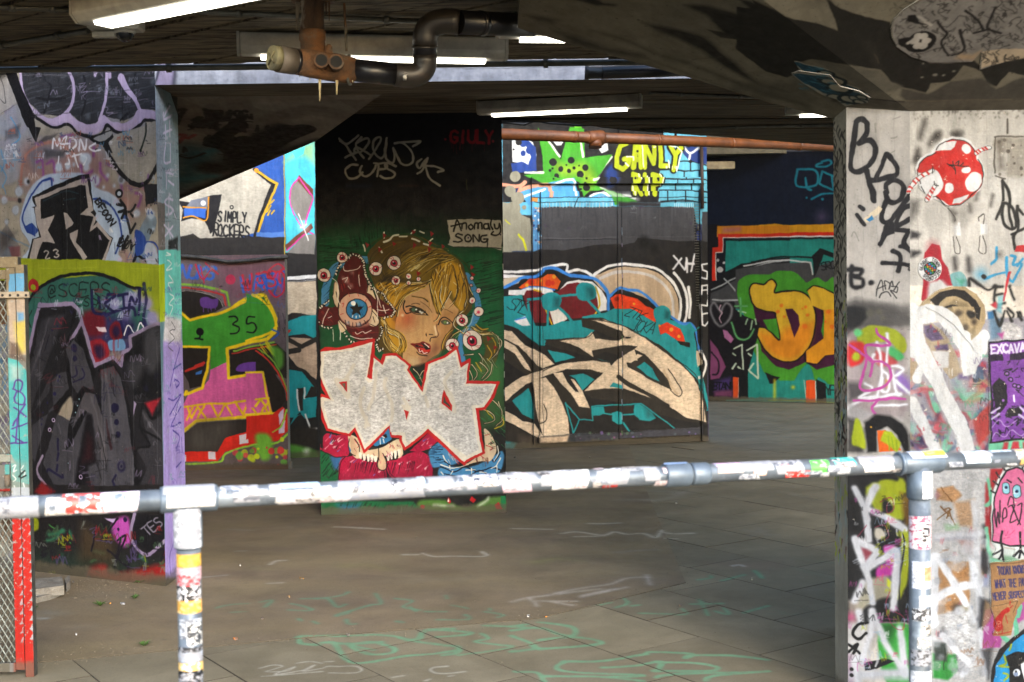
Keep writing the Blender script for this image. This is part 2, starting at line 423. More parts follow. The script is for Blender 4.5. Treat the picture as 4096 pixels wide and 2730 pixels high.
# black character letter with white outline and blue halo
P('a9bbd6', '220 1450 150 1300 165 1150 215 1020 300 950 380 920 620 915 700 1010 760 1040 850 1080 920 1180 960 1300 930 1420 870 1500 840 1570 200 1570', so=8, sm=1)
LS('23408c', 16, '385 1000 375 955 310 975 240 1050 190 1150 170 1250 210 1330 260 1370/690 1100 750 1110 830 1160 880 1260 890 1380 850 1500', so=4)
P('23408c', '180 1300 240 1270 290 1330 260 1370 200 1350', so=5)
P('111216', '235 1080 400 1000 600 925 658 918 672 990 690 1170 710 1200 700 1240 735 1290 833 1385 770 1570 195 1570 240 1400 290 1380 285 1330 250 1160 232 1155 262 1150 238 1110', so=3)
P('a8a09f', '250 1090 600 955 645 950 652 1000 690 1180 672 1200 715 1235 690 1300 720 1265 825 1385 775 1570 745 1570 810 1400 715 1300 660 1350 690 1230 590 1215 650 1160 630 1000 600 998 300 1100 305 1240 390 1205 400 1230 355 1330 415 1435 315 1420 260 1570 215 1570 250 1400 305 1385 270 1250 255 1160 272 1150', so=3, n=.08)
P('111216', '305 1100 470 1030 625 1000 640 1160 590 1215 690 1235 655 1350 710 1310 790 1400 740 1570 260 1570 320 1420 410 1440 360 1335 400 1215 318 1240', so=3)
P('a8a09f', '465 1205 490 1210 540 1280 530 1300 480 1330', so=3); P('a8a09f', '510 1360 575 1330 560 1420 640 1530 610 1560 520 1400', so=3)
LS('2d4d58', 10, '320 1110 480 1045 580 1060/470 1110 560 1090', a=.5)
TX('a8a29f', 11, '23', 325, 1490, 56, 70, -8, wd=.6, sm=1)
D('e8e8e8', '625 1080 3 465 1142 3')
D('101014', '880 1060 36'); D('b7c5da', '880 1060 18')
LS('101014', 22, '890 1110 930 1180 880 1200/870 1140 905 1150/925 1200 900 1250/930 1210 950 1300 960 1350/1000 1150 970 1200 920 1200/1000 1290 960 1350/970 1220 985 1240/900 1380 880 1430/940 1380 900 1470 960 1410 960 1470/1020 1440 980 1560 1010 1520 1080 1560', so=4)
P('23408c', '1000 1330 1060 1360 1080 1440 1050 1500 1000 1520 990 1400', so=5, sm=1)
L('23408c', 16, '1070 1420 1130 1420 1165 1480 1168 1570', so=4)
P('a9bbd6', '1075 1430 1125 1430 1155 1490 1155 1570 1075 1570', so=6, sm=1, a=.8)
TX('101014', 12, 'BFOON', 738, 1095, 48, 44, 57, wd=.7, jit=.1); TX('101014', 10, 'BOY', 880, 1390, 60, 44, 20, wd=.6)
drips('101014', 4, 840, 960, 1420, 90, 7, 5)
P('2c2a31', '0 1340 130 1340 60 1460 0 1480', so=30, a=.7); P('6e3a42', '60 1460 150 1450 160 1530 90 1540', so=10, a=.8)
for x in (55, 262, 490, 594, 726, 943, 1055): L('c9ccd4', 2.5, [x, 480 if x > 60 else 150, x + 3, 1570], sm=0, a=.35 if x not in (490, 943, 262) else .65)
# lime band and the piece below
V(0, 1000, 1024, 1568)
P('8c9a1d', '-200 50 300 62 600 62 800 78 980 90 1030 90 1030 470 700 480 160 420 -200 420', so=6)
LS('a9b548', 2, '232 60 232 115 410 115/415 60 420 118 600 110/605 70 605 110/790 70 800 115 1000 118', sm=0, a=.7)
P('2d5f57', '160 420 170 300 300 190 420 175 560 165 700 180 800 240 880 330 960 440 960 500 160 640', so=5, sm=1)
L('0e0f14', 20, '165 330 260 220 400 160 560 150 700 180 800 230 880 240', so=4)
D('a02028', '205 225 42', so=5); D('8c9a1d', '205 235 20', so=6)
L('0f1a18', 8, '190 470 175 420 195 370', so=3)
TX('101c1c', 8, '@SCERS', 290, 215, 80, 66, -2, wd=.62, sm=1, so=3); TX('101c1c', 7, 'ESPD', 470, 290, 52, 48, 8, wd=.6, sm=1)
D('8d86b8', '790 310 62 700 330 50 840 300 50 900 330 50 930 420 50 640 320 40 770 400 50', so=20, a=.9)
P('2c2658', '520 420 800 420 820 560 780 620 560 600', so=30, sm=1, a=.9)
P('6d1320', '500 400 600 370 640 440 620 520 520 520', so=20, sm=1, a=.9); D('6d1320', '710 495 60', so=8); D('23133a', '710 495 36', so=16)
P('8e1c2a', '545 560 610 540 660 580 670 650 620 680 580 720 555 640', so=8, sm=1); P('2a1536', '575 590 620 580 640 640 600 660', so=14, sm=1)
P('6f9ac8', '665 555 750 545 765 600 700 615 670 605', so=6, sm=1); P('d9c5d0', '585 470 640 470 650 500 600 495', so=6)
LS('191744', 19, '560 250 570 380 640 390/600 290 610 350/650 290 660 270 700 280 640 330 700 380/720 280 780 270/750 280 760 350/790 370 800 290 830 330 860 240 850 400/640 400 720 370 810 355 830 400/740 430 760 520/810 460 790 520 840 520/860 450 890 470 860 500', so=6)
LS('e9e9ee', 8, '760 520 790 460 830 510 860 450 880 490', so=3)
LS('191744', 22, '880 210 900 300 880 420 910 500', so=6, a=.8)
drips('8e1c2a', 5, 690, 740, 540, 150, 4, 1)
P('8f88b0', '900 430 960 430 1010 470 1000 600 900 600', so=20, a=.7)
# dark letters
P('0d0d12', '170 640 240 350 460 350 500 420 570 700 700 660 760 700 800 560 980 470 1060 480 1110 900 1120 1500 160 1500', so=4)
P('1a191e', '225 370 245 335 440 325 480 360 500 440 540 560 575 700 690 640 740 690 750 620 800 600 790 520 960 450 1015 465 1050 640 1030 760 1100 860 1115 1100 1060 1180 1100 1260 1110 1500 160 1500 165 640', so=3); L('8e7fa0', 24, '170 640 225 400 245 340 440 333 480 370 500 440 430 560/500 440 540 560 575 705 690 655 742 705 752 620 800 600 795 530 960 455 1012 470 1045 640 1022 760 1035 880/1010 980 1040 1100 1060 1180 1090 1260 1100 1500', sm=0, so=4)
P('2e2d33', '250 370 430 360 460 420 390 620 330 720 300 880 200 1010 170 1010 170 760 210 600', so=4, n=.1)
P('17171c', '240 370 440 355 460 410 400 560 350 690 200 1010 190 1000 300 640 240 640 235 500', so=6, a=.9)
P('33323a', '255 420 400 390 300 640 245 650 200 800 180 760 225 560', so=12, a=.9)
P('0c0c10', '440 360 470 400 440 470 340 700 420 560 500 510 530 570 580 740 560 860 450 820 400 1010 330 1000 330 900 420 850 410 740', so=5)
P('3c3b42', '400 610 450 550 510 600 575 850 470 880 440 830 430 700', so=6, n=.1)
D('1c1838', '452 600 26 458 665 18'); LS('1c1838', 9, '465 715 470 760 440 780/500 725 510 775 450 810', so=3)
P('38373e', '360 760 410 740 420 850 300 990 210 1300 180 1250 200 1080 330 980 320 800', so=6)
P('b0a390', '430 900 440 1040 380 1070 355 1010', so=8, sm=1, a=.8)
P('3d3c43', '350 1010 440 1060 420 1200 470 1100 540 970 600 1000 640 1200 700 1290 690 1480 570 1480 520 1300 450 1480 350 1480 260 1310', so=6, n=.08)
P('0c0c11', '510 830 590 880 640 1000 700 1230 640 1210 590 1060 540 970 500 1060 440 1180 400 1220 420 1080 460 900', so=6)
P('47444a', '520 870 580 880 640 1060 680 1230 640 1330 560 1010 520 980 460 1060 440 1100 480 960', so=6)
P('0e0c12', '530 1000 560 1010 590 1300 540 1320 510 1480 450 1480 470 1300', so=12); P('2a0d14', '530 1120 560 1160 570 1280 500 1300', so=24, a=.8)
P('0c0c11', '590 740 640 690 700 700 740 760 800 1000 860 1480 800 1480 740 1100 680 900 620 760', so=4)
P('403f47', '610 740 690 710 740 780 770 950 800 1180 830 1320 820 1480 700 1480 650 1200 620 960', so=5, n=.08)
D('14122e', '700 970 30 712 1055 18 722 1130 20', so=4); LS('1b1b20', 6, '670 760 680 850/685 780 690 870 700 900/600 1080 640 1250 650 1330/590 1300 620 1400', so=3)
P('2a0d12', '650 1040 690 1220 680 1230 660 1120', so=8)
P('0e0e13', '760 650 820 580 900 500 990 470 1010 620 1020 870 940 930 880 900 830 920 770 760', so=4)
P('3a3a40', '890 500 990 490 990 640 940 760 890 720', so=26, sm=1, a=.9); P('3a3a40', '780 680 880 660 870 760 820 840 790 800', so=26, sm=1, a=.8)
P('2c2b31', '850 960 890 1090 920 1200 840 1230 900 1340 860 1450 870 1480 1080 1480 1070 1240 1000 1180 1030 980 940 1040', so=4, n=.1)
LS('0c0c10', 14, '870 930 855 1080 920 1200 840 1220 830 1330 870 1400 800 1470/860 1090 960 1150 1050 1210/1040 900 930 1030 880 930/1010 1180 1060 1230 1080 1480', so=3)
P('8e1c2a', '880 940 980 910 930 1010', so=10); P('8e7fa0', '815 920 830 940 810 1020', so=3)
LS('13111f', 5, '245 640 290 480/270 620 300 520/240 660 275 685', so=2)
D('1a1740', '320 490 7 352 462 6 368 778 8 350 770 6 355 800 9 335 885 12 293 940 7 265 1000 7 195 1050 8 260 1045 6 255 1075 6')
D('b9a5c4', '328 1050 14 303 1107 13 493 1390 15'); D('15132c', '328 1050 8 303 1107 7 493 1390 9')
D('8fb0bd', '483 915 5 472 955 5 460 1000 6 415 1305 3')
LS('1b1838', 14, '350 1160 350 1220/352 1240 348 1290/350 1320 348 1360/380 1380 375 1395 300 1350 290 1360/710 1380 690 1410 700 1440 680 1480', so=4)
D('1b1838', '745 1325 36', so=8, a=.8); D('3c3a46', '745 1325 20', so=6); D('1b1838', '745 1325 9')
P('b9bcb8', '1000 1070 1025 1100 1030 1480 1005 1480', so=3); P('a8a49a', '1030 1200 1055 1240 1075 1300 1070 1400 1030 1480', so=8)
P('93839c', '180 1010 230 1330 340 1500 300 1500 160 1340', so=3, a=.0); L('93839c', 16, '260 1260 225 1370 340 1500', so=3)
for x in (243, 440, 620, 637, 812, 960): L('9a9aa2', 2.5, [x, 560, x + 6, 1480], sm=0, a=.4)
# beneath the railing
V(0, 1706, 1024, 1568)
P('1c1a1c', '120 360 1090 360 1090 1040 120 1040', so=4)
D('8a9418', '205 600 50', so=8); P('7c1a1e', '210 400 250 340 340 400 280 440', so=12)
under_rng = random.Random(9)
LS('2f6b50', 24, '290 700 340 680 380 640/300 660 390 640/430 650 440 690/570 760 640 780/380 790 390 830/860 800 900 830', so=10, a=.8)
P('23302a', '190 760 520 780 1050 860 1050 1000 190 900', so=60, a=.9); P('4a3a26', '500 600 700 700 700 860 480 820', so=50, a=.7)
P('b04aa8', '690 580 780 560 800 700 760 740 700 680', so=16, sm=1); D('23123a', '765 570 16 726 628 10', so=4)
P('b9a2d0', '640 560 720 560 700 590', so=6)
LS('14101c', 12, '590 620 560 760/620 700 720 560/720 700 770 670 710 830/820 760 780 900 850 980/740 690 700 860/870 860 910 960/660 760 800 880/900 800 1000 760 960 900/640 600 650 700', so=4)
P('9b1d1d', '550 870 640 850 700 900 1000 850 1030 930 800 960 560 920', so=20, sm=1, a=.85)
P('111116', '800 540 1020 540 1020 700 900 780 800 680', so=4); L('8e7fa0', 22, '822 540 800 680 900 790 1020 690 1070 700', so=3); TX('6e6a7a', 10, 'TES', 860, 630, 60, 44, -38, wd=.6, sm=1)
P('2b2824', '120 930 1090 960 1090 1060 120 1060', so=50, a=.75)
LS('3c7a3c', 6, '300 600 330 620/425 715 430 720', so=3)

V(0, 200, 700, 1291)
tags(('b9c3d6', '2b2c33', '6e4a86', '4b8fc0', 'a0584a', 'd9dce6', '35507a'), 20, 560, 1120, 1000, 60, 18, 60, 6, 41, .7)
tags(('14151a', 'b9a9c9', 'd9dce6', '23408c'), 700, 1020, 1140, 1540, 22, 20, 60, 6, 42, .75)
tags(('3b3d44', '8d93a2', 'b3a4c4'), 160, 110, 1140, 450, 30, 30, 80, 6, 43, .45)
V(0, 1000, 1024, 1568)
tags(('101018', '2c2658', 'a9b0c4', '7d2030', '3c5a52'), 190, 200, 900, 420, 34, 20, 60, 5, 44, .7)
tags(('6f6d78', '1b1838', '0c0c10', '8e7fa0', '5a2028'), 180, 480, 1080, 1440, 70, 20, 80, 5, 45, .45)
LS('8a8890', 7, '300 420 240 640/640 760 700 1180/560 900 640 1200/870 1000 1000 1180/520 500 560 700/180 800 260 560', so=14, a=.4)
V(0, 1706, 1024, 1568)
tags(('14101c', '3c5a3c', '7c1a1e', '4a3f6a', '6a6f6a', '8a9418'), 200, 560, 1040, 920, 50, 20, 70, 6, 46, .7)
# side face of that wall
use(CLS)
V(0, 0, 1024, 1568)
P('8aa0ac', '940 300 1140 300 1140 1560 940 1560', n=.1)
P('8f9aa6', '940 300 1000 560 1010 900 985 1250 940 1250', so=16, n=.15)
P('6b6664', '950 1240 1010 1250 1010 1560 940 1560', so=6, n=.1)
LS('cfcbe6', 15, '1045 650 1020 680 1000 720 1000 690/1000 735 1055 712/1012 770 1015 850/1040 745 1042 840/1000 820 1055 800/1015 880 1008 990 1045 995/1045 890 1045 990/1065 1045 1015 1050 1060 1075/1020 1050 1018 1150/1030 1110 1065 1140/1060 1230 1025 1215 1010 1250 1055 1280 1050 1310 1020 1320/1035 1190 1032 1330/1060 1280 1080 1340/1005 1380 1060 1450/1010 1450 1060 1385/1030 1370 1045 1470', so=4)
P('2b3034', '1030 1480 1090 1450 1090 1530 1030 1530', so=10)
V(0, 1000, 1024, 1568)
P('6cc9c2', '950 0 1150 0 1150 440 950 440', n=.06)
P('9fb31c', '940 90 1008 90 1012 440 960 440', so=4)
P('c9c6cc', '1010 400 1110 420 1110 600 1040 640 1000 560', so=16, n=.2)
P('9b8ac8', '1000 560 1160 560 1160 1560 1000 1560', so=10, n=.08)
LS('e9f2f2', 8, '1020 20 1045 30 1015 40/1025 70 1050 90 1020 130 1055 120/1035 160 1060 200 1030 210 1050 250/1040 270 1065 290 1035 330 1060 350 1040 400', so=3)
LS('1c1c22', 4, '1050 440 1075 480 1040 500 1070 540 1030 580 1060 620', so=3)
LS('3c2e88', 9, '1100 600 1040 840/1060 740 1110 700/1080 850 1100 820 1070 800 1080 840/1030 910 1070 920 1110 890 1040 1010/1090 940 1070 1040/1110 960 1050 1080 1110 1060/1060 1110 1100 1150 1080 1220/1110 1150 1115 1240/1080 1330 1110 1300', so=3)
V(0, 1706, 1024, 1568)
P('9b8ac8', '1010 340 1160 340 1160 940 1010 940', so=6, n=.08); P('4b4540', '1010 930 1160 930 1160 1060 1010 1060', so=12, n=.1)
LS('3c2e88', 7, '1060 720 1040 800 1045 900/1080 400 1100 520', so=3)

V(0, 0, 1024, 1568)
tags(('8fa8b8', 'd9d6ea', '3a4a55', 'a8a4b0'), 960, 420, 1090, 1500, 40, 14, 40, 5, 47, .6)
V(0, 1000, 1024, 1568)
tags(('d0e6e6', '3c7f80', 'b9a8dc', '5a4a9a', 'e0dde6'), 1000, 40, 1110, 1480, 50, 14, 40, 4, 48, .6)
for k in range(30): D(random.Random(k).choice(('b0b6c4', 'c3bcd6', '7d8f9a')), '%f %f %f' % (random.Random(k + 50).uniform(990, 1110), random.Random(k + 90).uniform(-500, 1450), 14), so=16, a=.4)
# whitewashed beam
use(CBM)
V(0, 0, 1024, 1568)
P('ccd2e0', '900 300 1568 300 5200 300 5200 560 900 560', n=.12)
P('b9aed0', '960 390 1075 390 1070 530 960 530', so=8); L('3b3d4c', 22, '1058 390 1072 440 1068 530', so=10, a=.7); L('3b3d4c', 14, '975 400 972 440 950 520', so=6, a=.8)
hatch('e9edf5', 6, 1070, 395, 1400, 400, 60, 2, 30, 4, .5)
r_ = random.Random(6)
for k in range(260):
    x = r_.uniform(1080, 4800); y = r_.uniform(395, 545); D('5b5f6e', '%f %f %f' % (x, y, r_.uniform(.8, 3.2)), so=3, a=r_.uniform(.3, .8))
for k in range(60):
    x = r_.uniform(1080, 4600); D('8f96a8', '%f %f %f' % (x, r_.uniform(420, 500), r_.uniform(10, 40)), so=34, a=.28)
for k in range(90):
    x = r_.uniform(1080, 4600); D('6b5560', '%f %f %f' % (x, 528 - (x - 1080) / 3600 * 40, r_.uniform(2, 6)), so=7, a=.6)
L('3b3f4c', 3, '1060 425 2600 420 4500 400', so=2, a=.7)

# raking soffit
use(CR)
P('6b6055', '-3000 -3000 6000 -3000 6000 3000 -3000 3000') if 0 else None
CR.img[:] = srgb('6e6861'); CR.a[:] = 1
under(CR, 8, 30, ('5a5048', '4a433c', '6b6156'), 2.0, .4)
V(0, 0, 1024, 1568)
LS('201c1a', 14, '1080 680 1130 670 1100 720 1080 760/1255 670 1290 740 1300 690/1330 680 1300 740/1350 680 1345 740 1380 730/1400 690 1380 740/1190 740 1230 720 1200 770/1250 780 1300 740 1330 800', so=4, a=.8)
TX('1d1a18', 10, 'TALISG', 1256, 678, 62, 42, 0, .3); TX('1d1a18', 9, 'ROTE', 1190, 730, 52, 44, 4, .3)
P('14110f', '1240 890 1460 750 1475 770 1330 870 1480 850 1470 880 1380 930 1330 890', so=5)
P('14110f', '1380 960 1500 880 1700 760 1760 780 1560 900 1420 990', so=8); LS('14110f', 40, '1400 1000 1568 870 1700 780/1480 1020 1700 880', so=12, a=.85)
LS('7a2428', 10, '1080 830 1130 830 1100 880/1150 850 1190 830', a=.6)
P('23474f', '1080 920 1250 900 1330 980 1200 1120 1085 1160', so=30, sm=1, a=.9); LS('2d6470', 30, '1250 940 1310 920/1110 1100 1300 1080', so=12, a=.7); D('14110f', '1310 1030 34', so=14)
LS('14110f', 7, '1085 950 1160 970 1250 940', so=4)
LS('0f0d0c', 34, '1290 890 1400 910 1500 850/1300 880 1460 765/1350 880 1400 850', so=4, sm=0); LS('0f0d0c', 46, '1440 960 1600 850 1760 790/1540 960 1700 860 1860 790/1480 900 1560 960', so=5, sm=0); tags(('14110f', '1d1a18', '14110f'), 1090, 680, 1700, 1000, 22, 24, 80, 7, 49, .8)
L('14110f', 16, '1090 1215 1568 1010 1700 940 1960 860', so=8)

# ------------------------------------------------------------------ low wall with the striped letter
use(CB)
V(0, 1000, 1024, 1568)
P('5d5254', '-1500 0 2000 0 2000 1560 -1500 1560', n=.08)
P('6e6265', '1090 80 1568 60 1800 60 1800 420 1090 420', so=40, n=.08)
P('7a4a58', '1300 80 1500 60 1800 60 1800 300 1400 300', so=60, a=.6)
TX('3b63b8', 16, 'NUKS', 1112, 90, 78, 54, 4, .2, wd=.6, sm=1, so=5); LS('b83040', 9, '1200 90 1240 180 1300 110/1260 80 1340 150/1230 100 1250 200', so=4); D('c23452', '1413 182 30', so=6, a=.9)
TX('3b63b8', 16, 'WASC', 1470, 170, 90, 74, -8, .1, wd=.65, sm=1, so=5); TX('c23440', 12, 'WASC', 1480, 158, 92, 74, -8, .1, wd=.6, so=4, sm=1)
LS('c23440', 9, '1640 130 1700 90 1750 140 1720 250/1480 200 1520 250', so=4)
LS('7fae3a', 12, '1095 210 1230 215 1390 260 1405 340', so=3, sm=0); LS('b8342e', 9, '1095 228 1230 240 1370 275 1385 340', so=3, sm=0)
P('26221f', '1095 245 1230 250 1350 300 1378 345 1290 400 1160 420 1095 380', so=4); L('8d8782', 5, '1100 250 1230 258 1340 300 1368 345')
P('5e3a80', '1228 300 1265 285 1300 300 1335 300 1330 350 1280 360 1235 350', so=5, sm=1); drips('5e3a80', 6, 1240, 1325, 350, 40, 5, 2)
LS('e6c61e', 17, '1100 372 1165 430 1360 385 1440 340 1500 300 1568 280 1620 275 1645 330', so=3)
P('3f8f2e', '1095 385 1160 432 1350 400 1460 350 1568 292 1625 285 1665 350 1690 420 1680 500 1600 550 1390 600 1390 690 1290 740 1285 600 1095 600', n=.07)
P('d25f9c', '1290 735 1392 685 1400 790 1568 760 1655 740 1680 900 1690 1000 1330 1035 1180 1060 1100 1130 1095 1000 1150 890 1240 850 1280 800', n=.07)
LS('e6c61e', 18, '1095 372 1165 430 1360 388 1450 340 1568 285 1625 278 1650 330 1690 420 1685 500 1640 545 1390 605 1400 785 1660 740 1690 1010/1095 598 1280 598 1270 740 1240 850 1130 890 1140 870/1095 1130 1200 1050 1568 1015 1700 990', so=3, sm=0)
P('25201d', '1095 603 1272 603 1262 740 1232 838 1160 852 1150 800 1095 700', so=3); LS('b83028', 16, '1140 740 1250 690', so=3, sm=0); P('b83028', '1140 745 1200 700 1252 680 1248 710', so=3); P('3b6fb8', '1200 750 1242 735 1235 760 1200 765')
P('25201d', '1405 612 1568 590 1690 570 1760 640 1790 800 1690 760 1568 752 1410 770', so=3); P('6b3f96', '1455 710 1500 695 1568 690 1640 700 1640 740 1460 745', so=4, sm=1); L('b83028', 9, '1420 635 1568 605 1690 580'); L('7fae3a', 9, '1430 620 1568 590 1680 565')
D('101010', '1227 500 24'); LS('101010', 10, '1225 510 1222 540 1195 545/1215 545 1240 550')
LS('141414', 9, '1405 412 1440 408 1456 430 1425 455 1462 475 1450 505 1410 512/1560 412 1518 410 1512 452 1550 448 1572 480 1550 508 1512 505', so=3)
LS('d9b01e', 12, '1095 965 1280 940 1400 940 1568 915 1660 905/1150 960 1170 1030 1210 960 1260 1030/1290 940 1340 1030/1180 965 1140 1040/1340 1020 1380 940 1420 1010/1440 930 1490 1010 1520 925 1568 1000/1250 950 1210 1030/1600 915 1640 1000/1650 910 1600 1000', so=3, sm=0)
P('2b2624', '1100 1140 1210 1065 1568 1030 1700 1010 1760 900 1790 1000 1700 1120 1568 1140 1400 1180 1330 1240 1100 1250', so=4)
P('4d4a46', '1180 1070 1380 1050 1400 1100 1330 1230 1150 1230', so=50, sm=1, a=.7)
P('c8281e', '1100 1240 1330 1235 1380 1150 1568 1100 1760 1000 1790 1090 1700 1170 1568 1190 1380 1235 1330 1295 1100 1300', n=.07)
P('c9c2cc', '1462 1140 1520 1125 1524 1185 1465 1195'); P('c9c2cc', '1278 1240 1320 1236 1322 1285 1280 1285'); P('c9c2cc', '1110 1258 1138 1258 1138 1300 1110 1300'); P('c9b6cc', '1710 1060 1750 1045 1745 1120 1708 1130')
L('8fc43a', 11, '1100 1315 1340 1300 1385 1245 1568 1195 1700 1180 1790 1100')
scatter(('5fa83a', 'b8c828', 'c83a4a', '7fae3a'), 1440, 1215, 1800, 1320, 26, 6, 24, 4, 6, .8)
P('6b4a3e', '1090 1335 1800 1315 1800 1400 1090 1400', so=14, n=.15)
V(1024, 900, 1024, 1568)
# right edge of the low wall, read in the next view
P('3f8f2e', '-60 420 0 440 45 470 95 530 120 610 90 660 0 700 -60 720', so=3); L('e6c61e', 15, '-20 430 40 460 100 540 126 620 100 655 0 695 -60 715', so=3); LS('141414', 9, '-8 563 -50 563 -56 605 -18 600 4 632 -18 662 -56 658')
LS('2c55b0', 9, '0 350 30 380 60 330 30 310 60 370 100 430/90 320 130 350 110 420 150 430 160 330/0 320 50 310 70 400/100 640 140 660 100 700', so=4)
LS('c22c3c', 11, '0 300 60 290 100 330 130 290 170 310 170 400 120 440 80 400', so=4)
hatch('1a1a18', 4, 130, 530, 180, 640, 9, 10, 60, 3, .8)
hatch('c9b81e', 7, 10, 700, 90, 760, 16, 40, 60, 6, .8)
P('25201d', '0 780 60 830 110 900 170 1000 185 1070 140 1140 100 1150 70 990 40 910 0 900', so=4); L('c23428', 9, '0 775 60 820 130 900 180 1010 190 1070'); L('7fae3a', 7, '10 760 80 810 150 910 195 1040')
P('5fa83a', '90 740 160 770 165 860 130 880 100 800', so=12, sm=1, a=.8)
P('d25f9c', '-60 905 40 905 60 990 80 1110 0 1120 -60 1120', so=3); LS('e6c61e', 13, '-60 905 42 902 90 1150 0 1160 -60 1160/0 1070 80 1060/0 1110 30 1070 60 1110 80 1080', sm=0)
P('c8281e', '-60 1170 100 1160 165 1110 185 1130 150 1240 60 1280 -60 1320', so=4); P('c9b6cc', '140 1160 175 1120 172 1180 145 1230'); L('8fc43a', 9, '190 1130 160 1230 100 1270')
P('6fae3a', '0 1290 60 1280 100 1330 90 1420 40 1440 10 1380', so=14, sm=1); D('c8403a', '95 1385 20 150 1380 22 65 1365 6', so=4); D('b8c828', '5 1420 18 15 1375 7 160 1315 14 128 1420 10', so=4)
P('6b4a3e', '-60 1480 210 1470 210 1530 -60 1530', so=8, n=.15)

V(0, 1000, 1024, 1568)
tags(('3b63b8', '8a3a4a', '2b2624', '8d8782', 'b8407a'), 1100, 80, 1740, 330, 26, 20, 50, 4, 51, .5)
# ------------------------------------------------------------------ back wall, left of the mural pillar
use(CC)
P('26251f', '-3000 -2000 3000 -2000 3000 2000 -3000 2000', so=1, a=.01)
V(0, 0, 1024, 1568)
P('2a2829', '0 400 2300 400 2300 2600 0 2600', n=.05)
P('b0aca0', '1080 1250 1100 1210 1400 1060 1568 1010 1568 1480 1400 1500 1280 1500 1180 1430 1090 1450', so=4, n=.12)
P('15151a', '1085 1235 1160 1240 1290 1200 1360 1190 1340 1290 1300 1420 1288 1430 1250 1350 1170 1340 1105 1355 1120 1290', so=3); P('6d7280', '1170 1225 1285 1205 1265 1290 1130 1280', so=4); P('2f5fb8', '1125 1280 1262 1275 1255 1340 1180 1325 1125 1330', so=3); LS('c98a2a', 8, '1120 1270 1260 1275/1120 1335 1180 1325 1260 1350 1280 1210', so=3); D('d9dce0', '1245 1245 16', so=6)
P('26251f', '1090 1480 1130 1445 1190 1440 1250 1470 1300 1500 1568 1500 1700 1490 1700 1560 1090 1560', so=4); L('c98a2a', 8, '1130 1475 1190 1472'); LS('a8a81e', 5, '1330 1510 1460 1500 1568 1485', so=4)
V(1024, 0, 1024, 1568)
P('2450a0', '-10 1000 180 880 180 1480 -100 1480', so=3, n=.06)
P('b0aca0', '-60 1020 10 1040 110 1120 20 1350 -10 1430 -100 1450', so=3, n=.12)
LS('15151a', 26, '-10 1040 108 1125 30 1330 -5 1450', sm=0); LS('c9a02a', 13, '0 1045 128 1125 110 1180 40 1330 0 1470', sm=0); D('d98a28', '0 1045 14')
LS('c9a02a', 8, '85 1250 110 1225/70 1320 85 1290/95 1310 110 1290/65 1300 90 1260'); P('4a76c0', '0 1425 175 1420 175 1455 0 1462', so=5)
V(0, 0, 1024, 1568)
TX('17181c', 9, 'SIMPLY', 1340, 1295, 60, 30, 3, wd=.34, sm=1, jit=.04); TX('17181c', 9, 'ROCKERS', 1310, 1370, 74, 32, 5, wd=.32, sm=1, jit=.04); D('17181c', '1420 1270 13'); D('b0aca0', '1420 1270 7'); LS('17181c', 8, '1350 1450 1440 1440 1520 1450 1560 1470/1390 1465 1460 1475', so=3)
V(1024, 0, 1024, 1568)
P('242324', '-700 1462 180 1452 180 1570 -700 1570', so=5)
P('45b9cc', '175 700 360 700 360 1560 182 1560', so=2, n=.04)
P('7fb08a', '175 1000 230 940 300 890 360 870 360 1010 300 960 250 960', so=20); P('49c2d6', '222 930 300 900 290 945 245 975', so=3)
P('6b3a30', '265 1070 350 1160 350 1230 250 1110', so=3); P('7d7a76', '248 1100 350 1215 345 1260 300 1350 265 1350 215 1260 205 1170', so=3, sm=0); L('d23a9c', 8, '265 1085 215 1150 210 1250 270 1380 350 1440/265 1085 350 1210', so=3)
L('d23a9c', 8, '350 1220 300 1370', so=3); P('6b3a30', '180 1500 340 1370 350 1400 190 1540', so=3); P('7d7a76', '190 1550 300 1440 360 1440 360 1560', so=3); L('d23a9c', 7, '190 1535 300 1435', so=3)
LS('3aa8bb', 14, '190 1240 215 1290/185 1300 240 1330', a=.6)
D('eef4f8', '288 1386 20', so=36, a=.9); LS('ffffff', 5, '260 1310 320 1475/270 1395 310 1375', so=3)
LS('c9b02a', 5, '172 950 175 1450 178 1560', sm=0)
V(1024, 900, 1024, 1568)
P('232223', '180 170 380 180 380 1600 180 1600'); P('dfe0e0', '185 320 370 305 370 340 185 350', so=2); L('26262a', 7, '185 345 370 332')
P('c0b19a', '185 352 370 345 370 560 215 540 185 560', n=.18); P('26211f', '215 540 280 545 250 560 215 575')
P('1f9299', '190 590 280 560 370 555 370 700 300 670 190 680', so=3, sm=0); P('c8342e', '190 640 215 640 200 660 190 660')
P('c0a58c', '190 690 370 700 370 950 300 900 250 870 190 790', n=.16); LS('2b2724', 30, '190 700 280 750 370 700/190 780 260 770', so=3, sm=0); LS('2b2724', 16, '190 870 300 900 370 1000', so=3)
P('1f9299', '190 890 280 900 370 1010 370 1180 300 1190 270 1150 240 1180 190 1180', so=3, sm=0)
P('2b2724', '250 1000 290 1000 290 1140 260 1140'); LS('e6e6e2', 11, '250 1010 268 1140/295 1000 300 1060/305 1165 330 1255 370 1245', so=3, sm=0)
P('2b2724', '300 1060 370 1050 370 1000 340 990'); P('1f9299', '200 1230 260 1170 290 1160 240 1170', so=3)
P('2a2623', '185 1240 370 1240 370 1370 185 1380', so=10); P('4f8a34', '190 1360 240 1350 330 1370 380 1390 380 1440 190 1440', so=12, sm=1); D('cfd9c9', '310 1390 22', so=18)

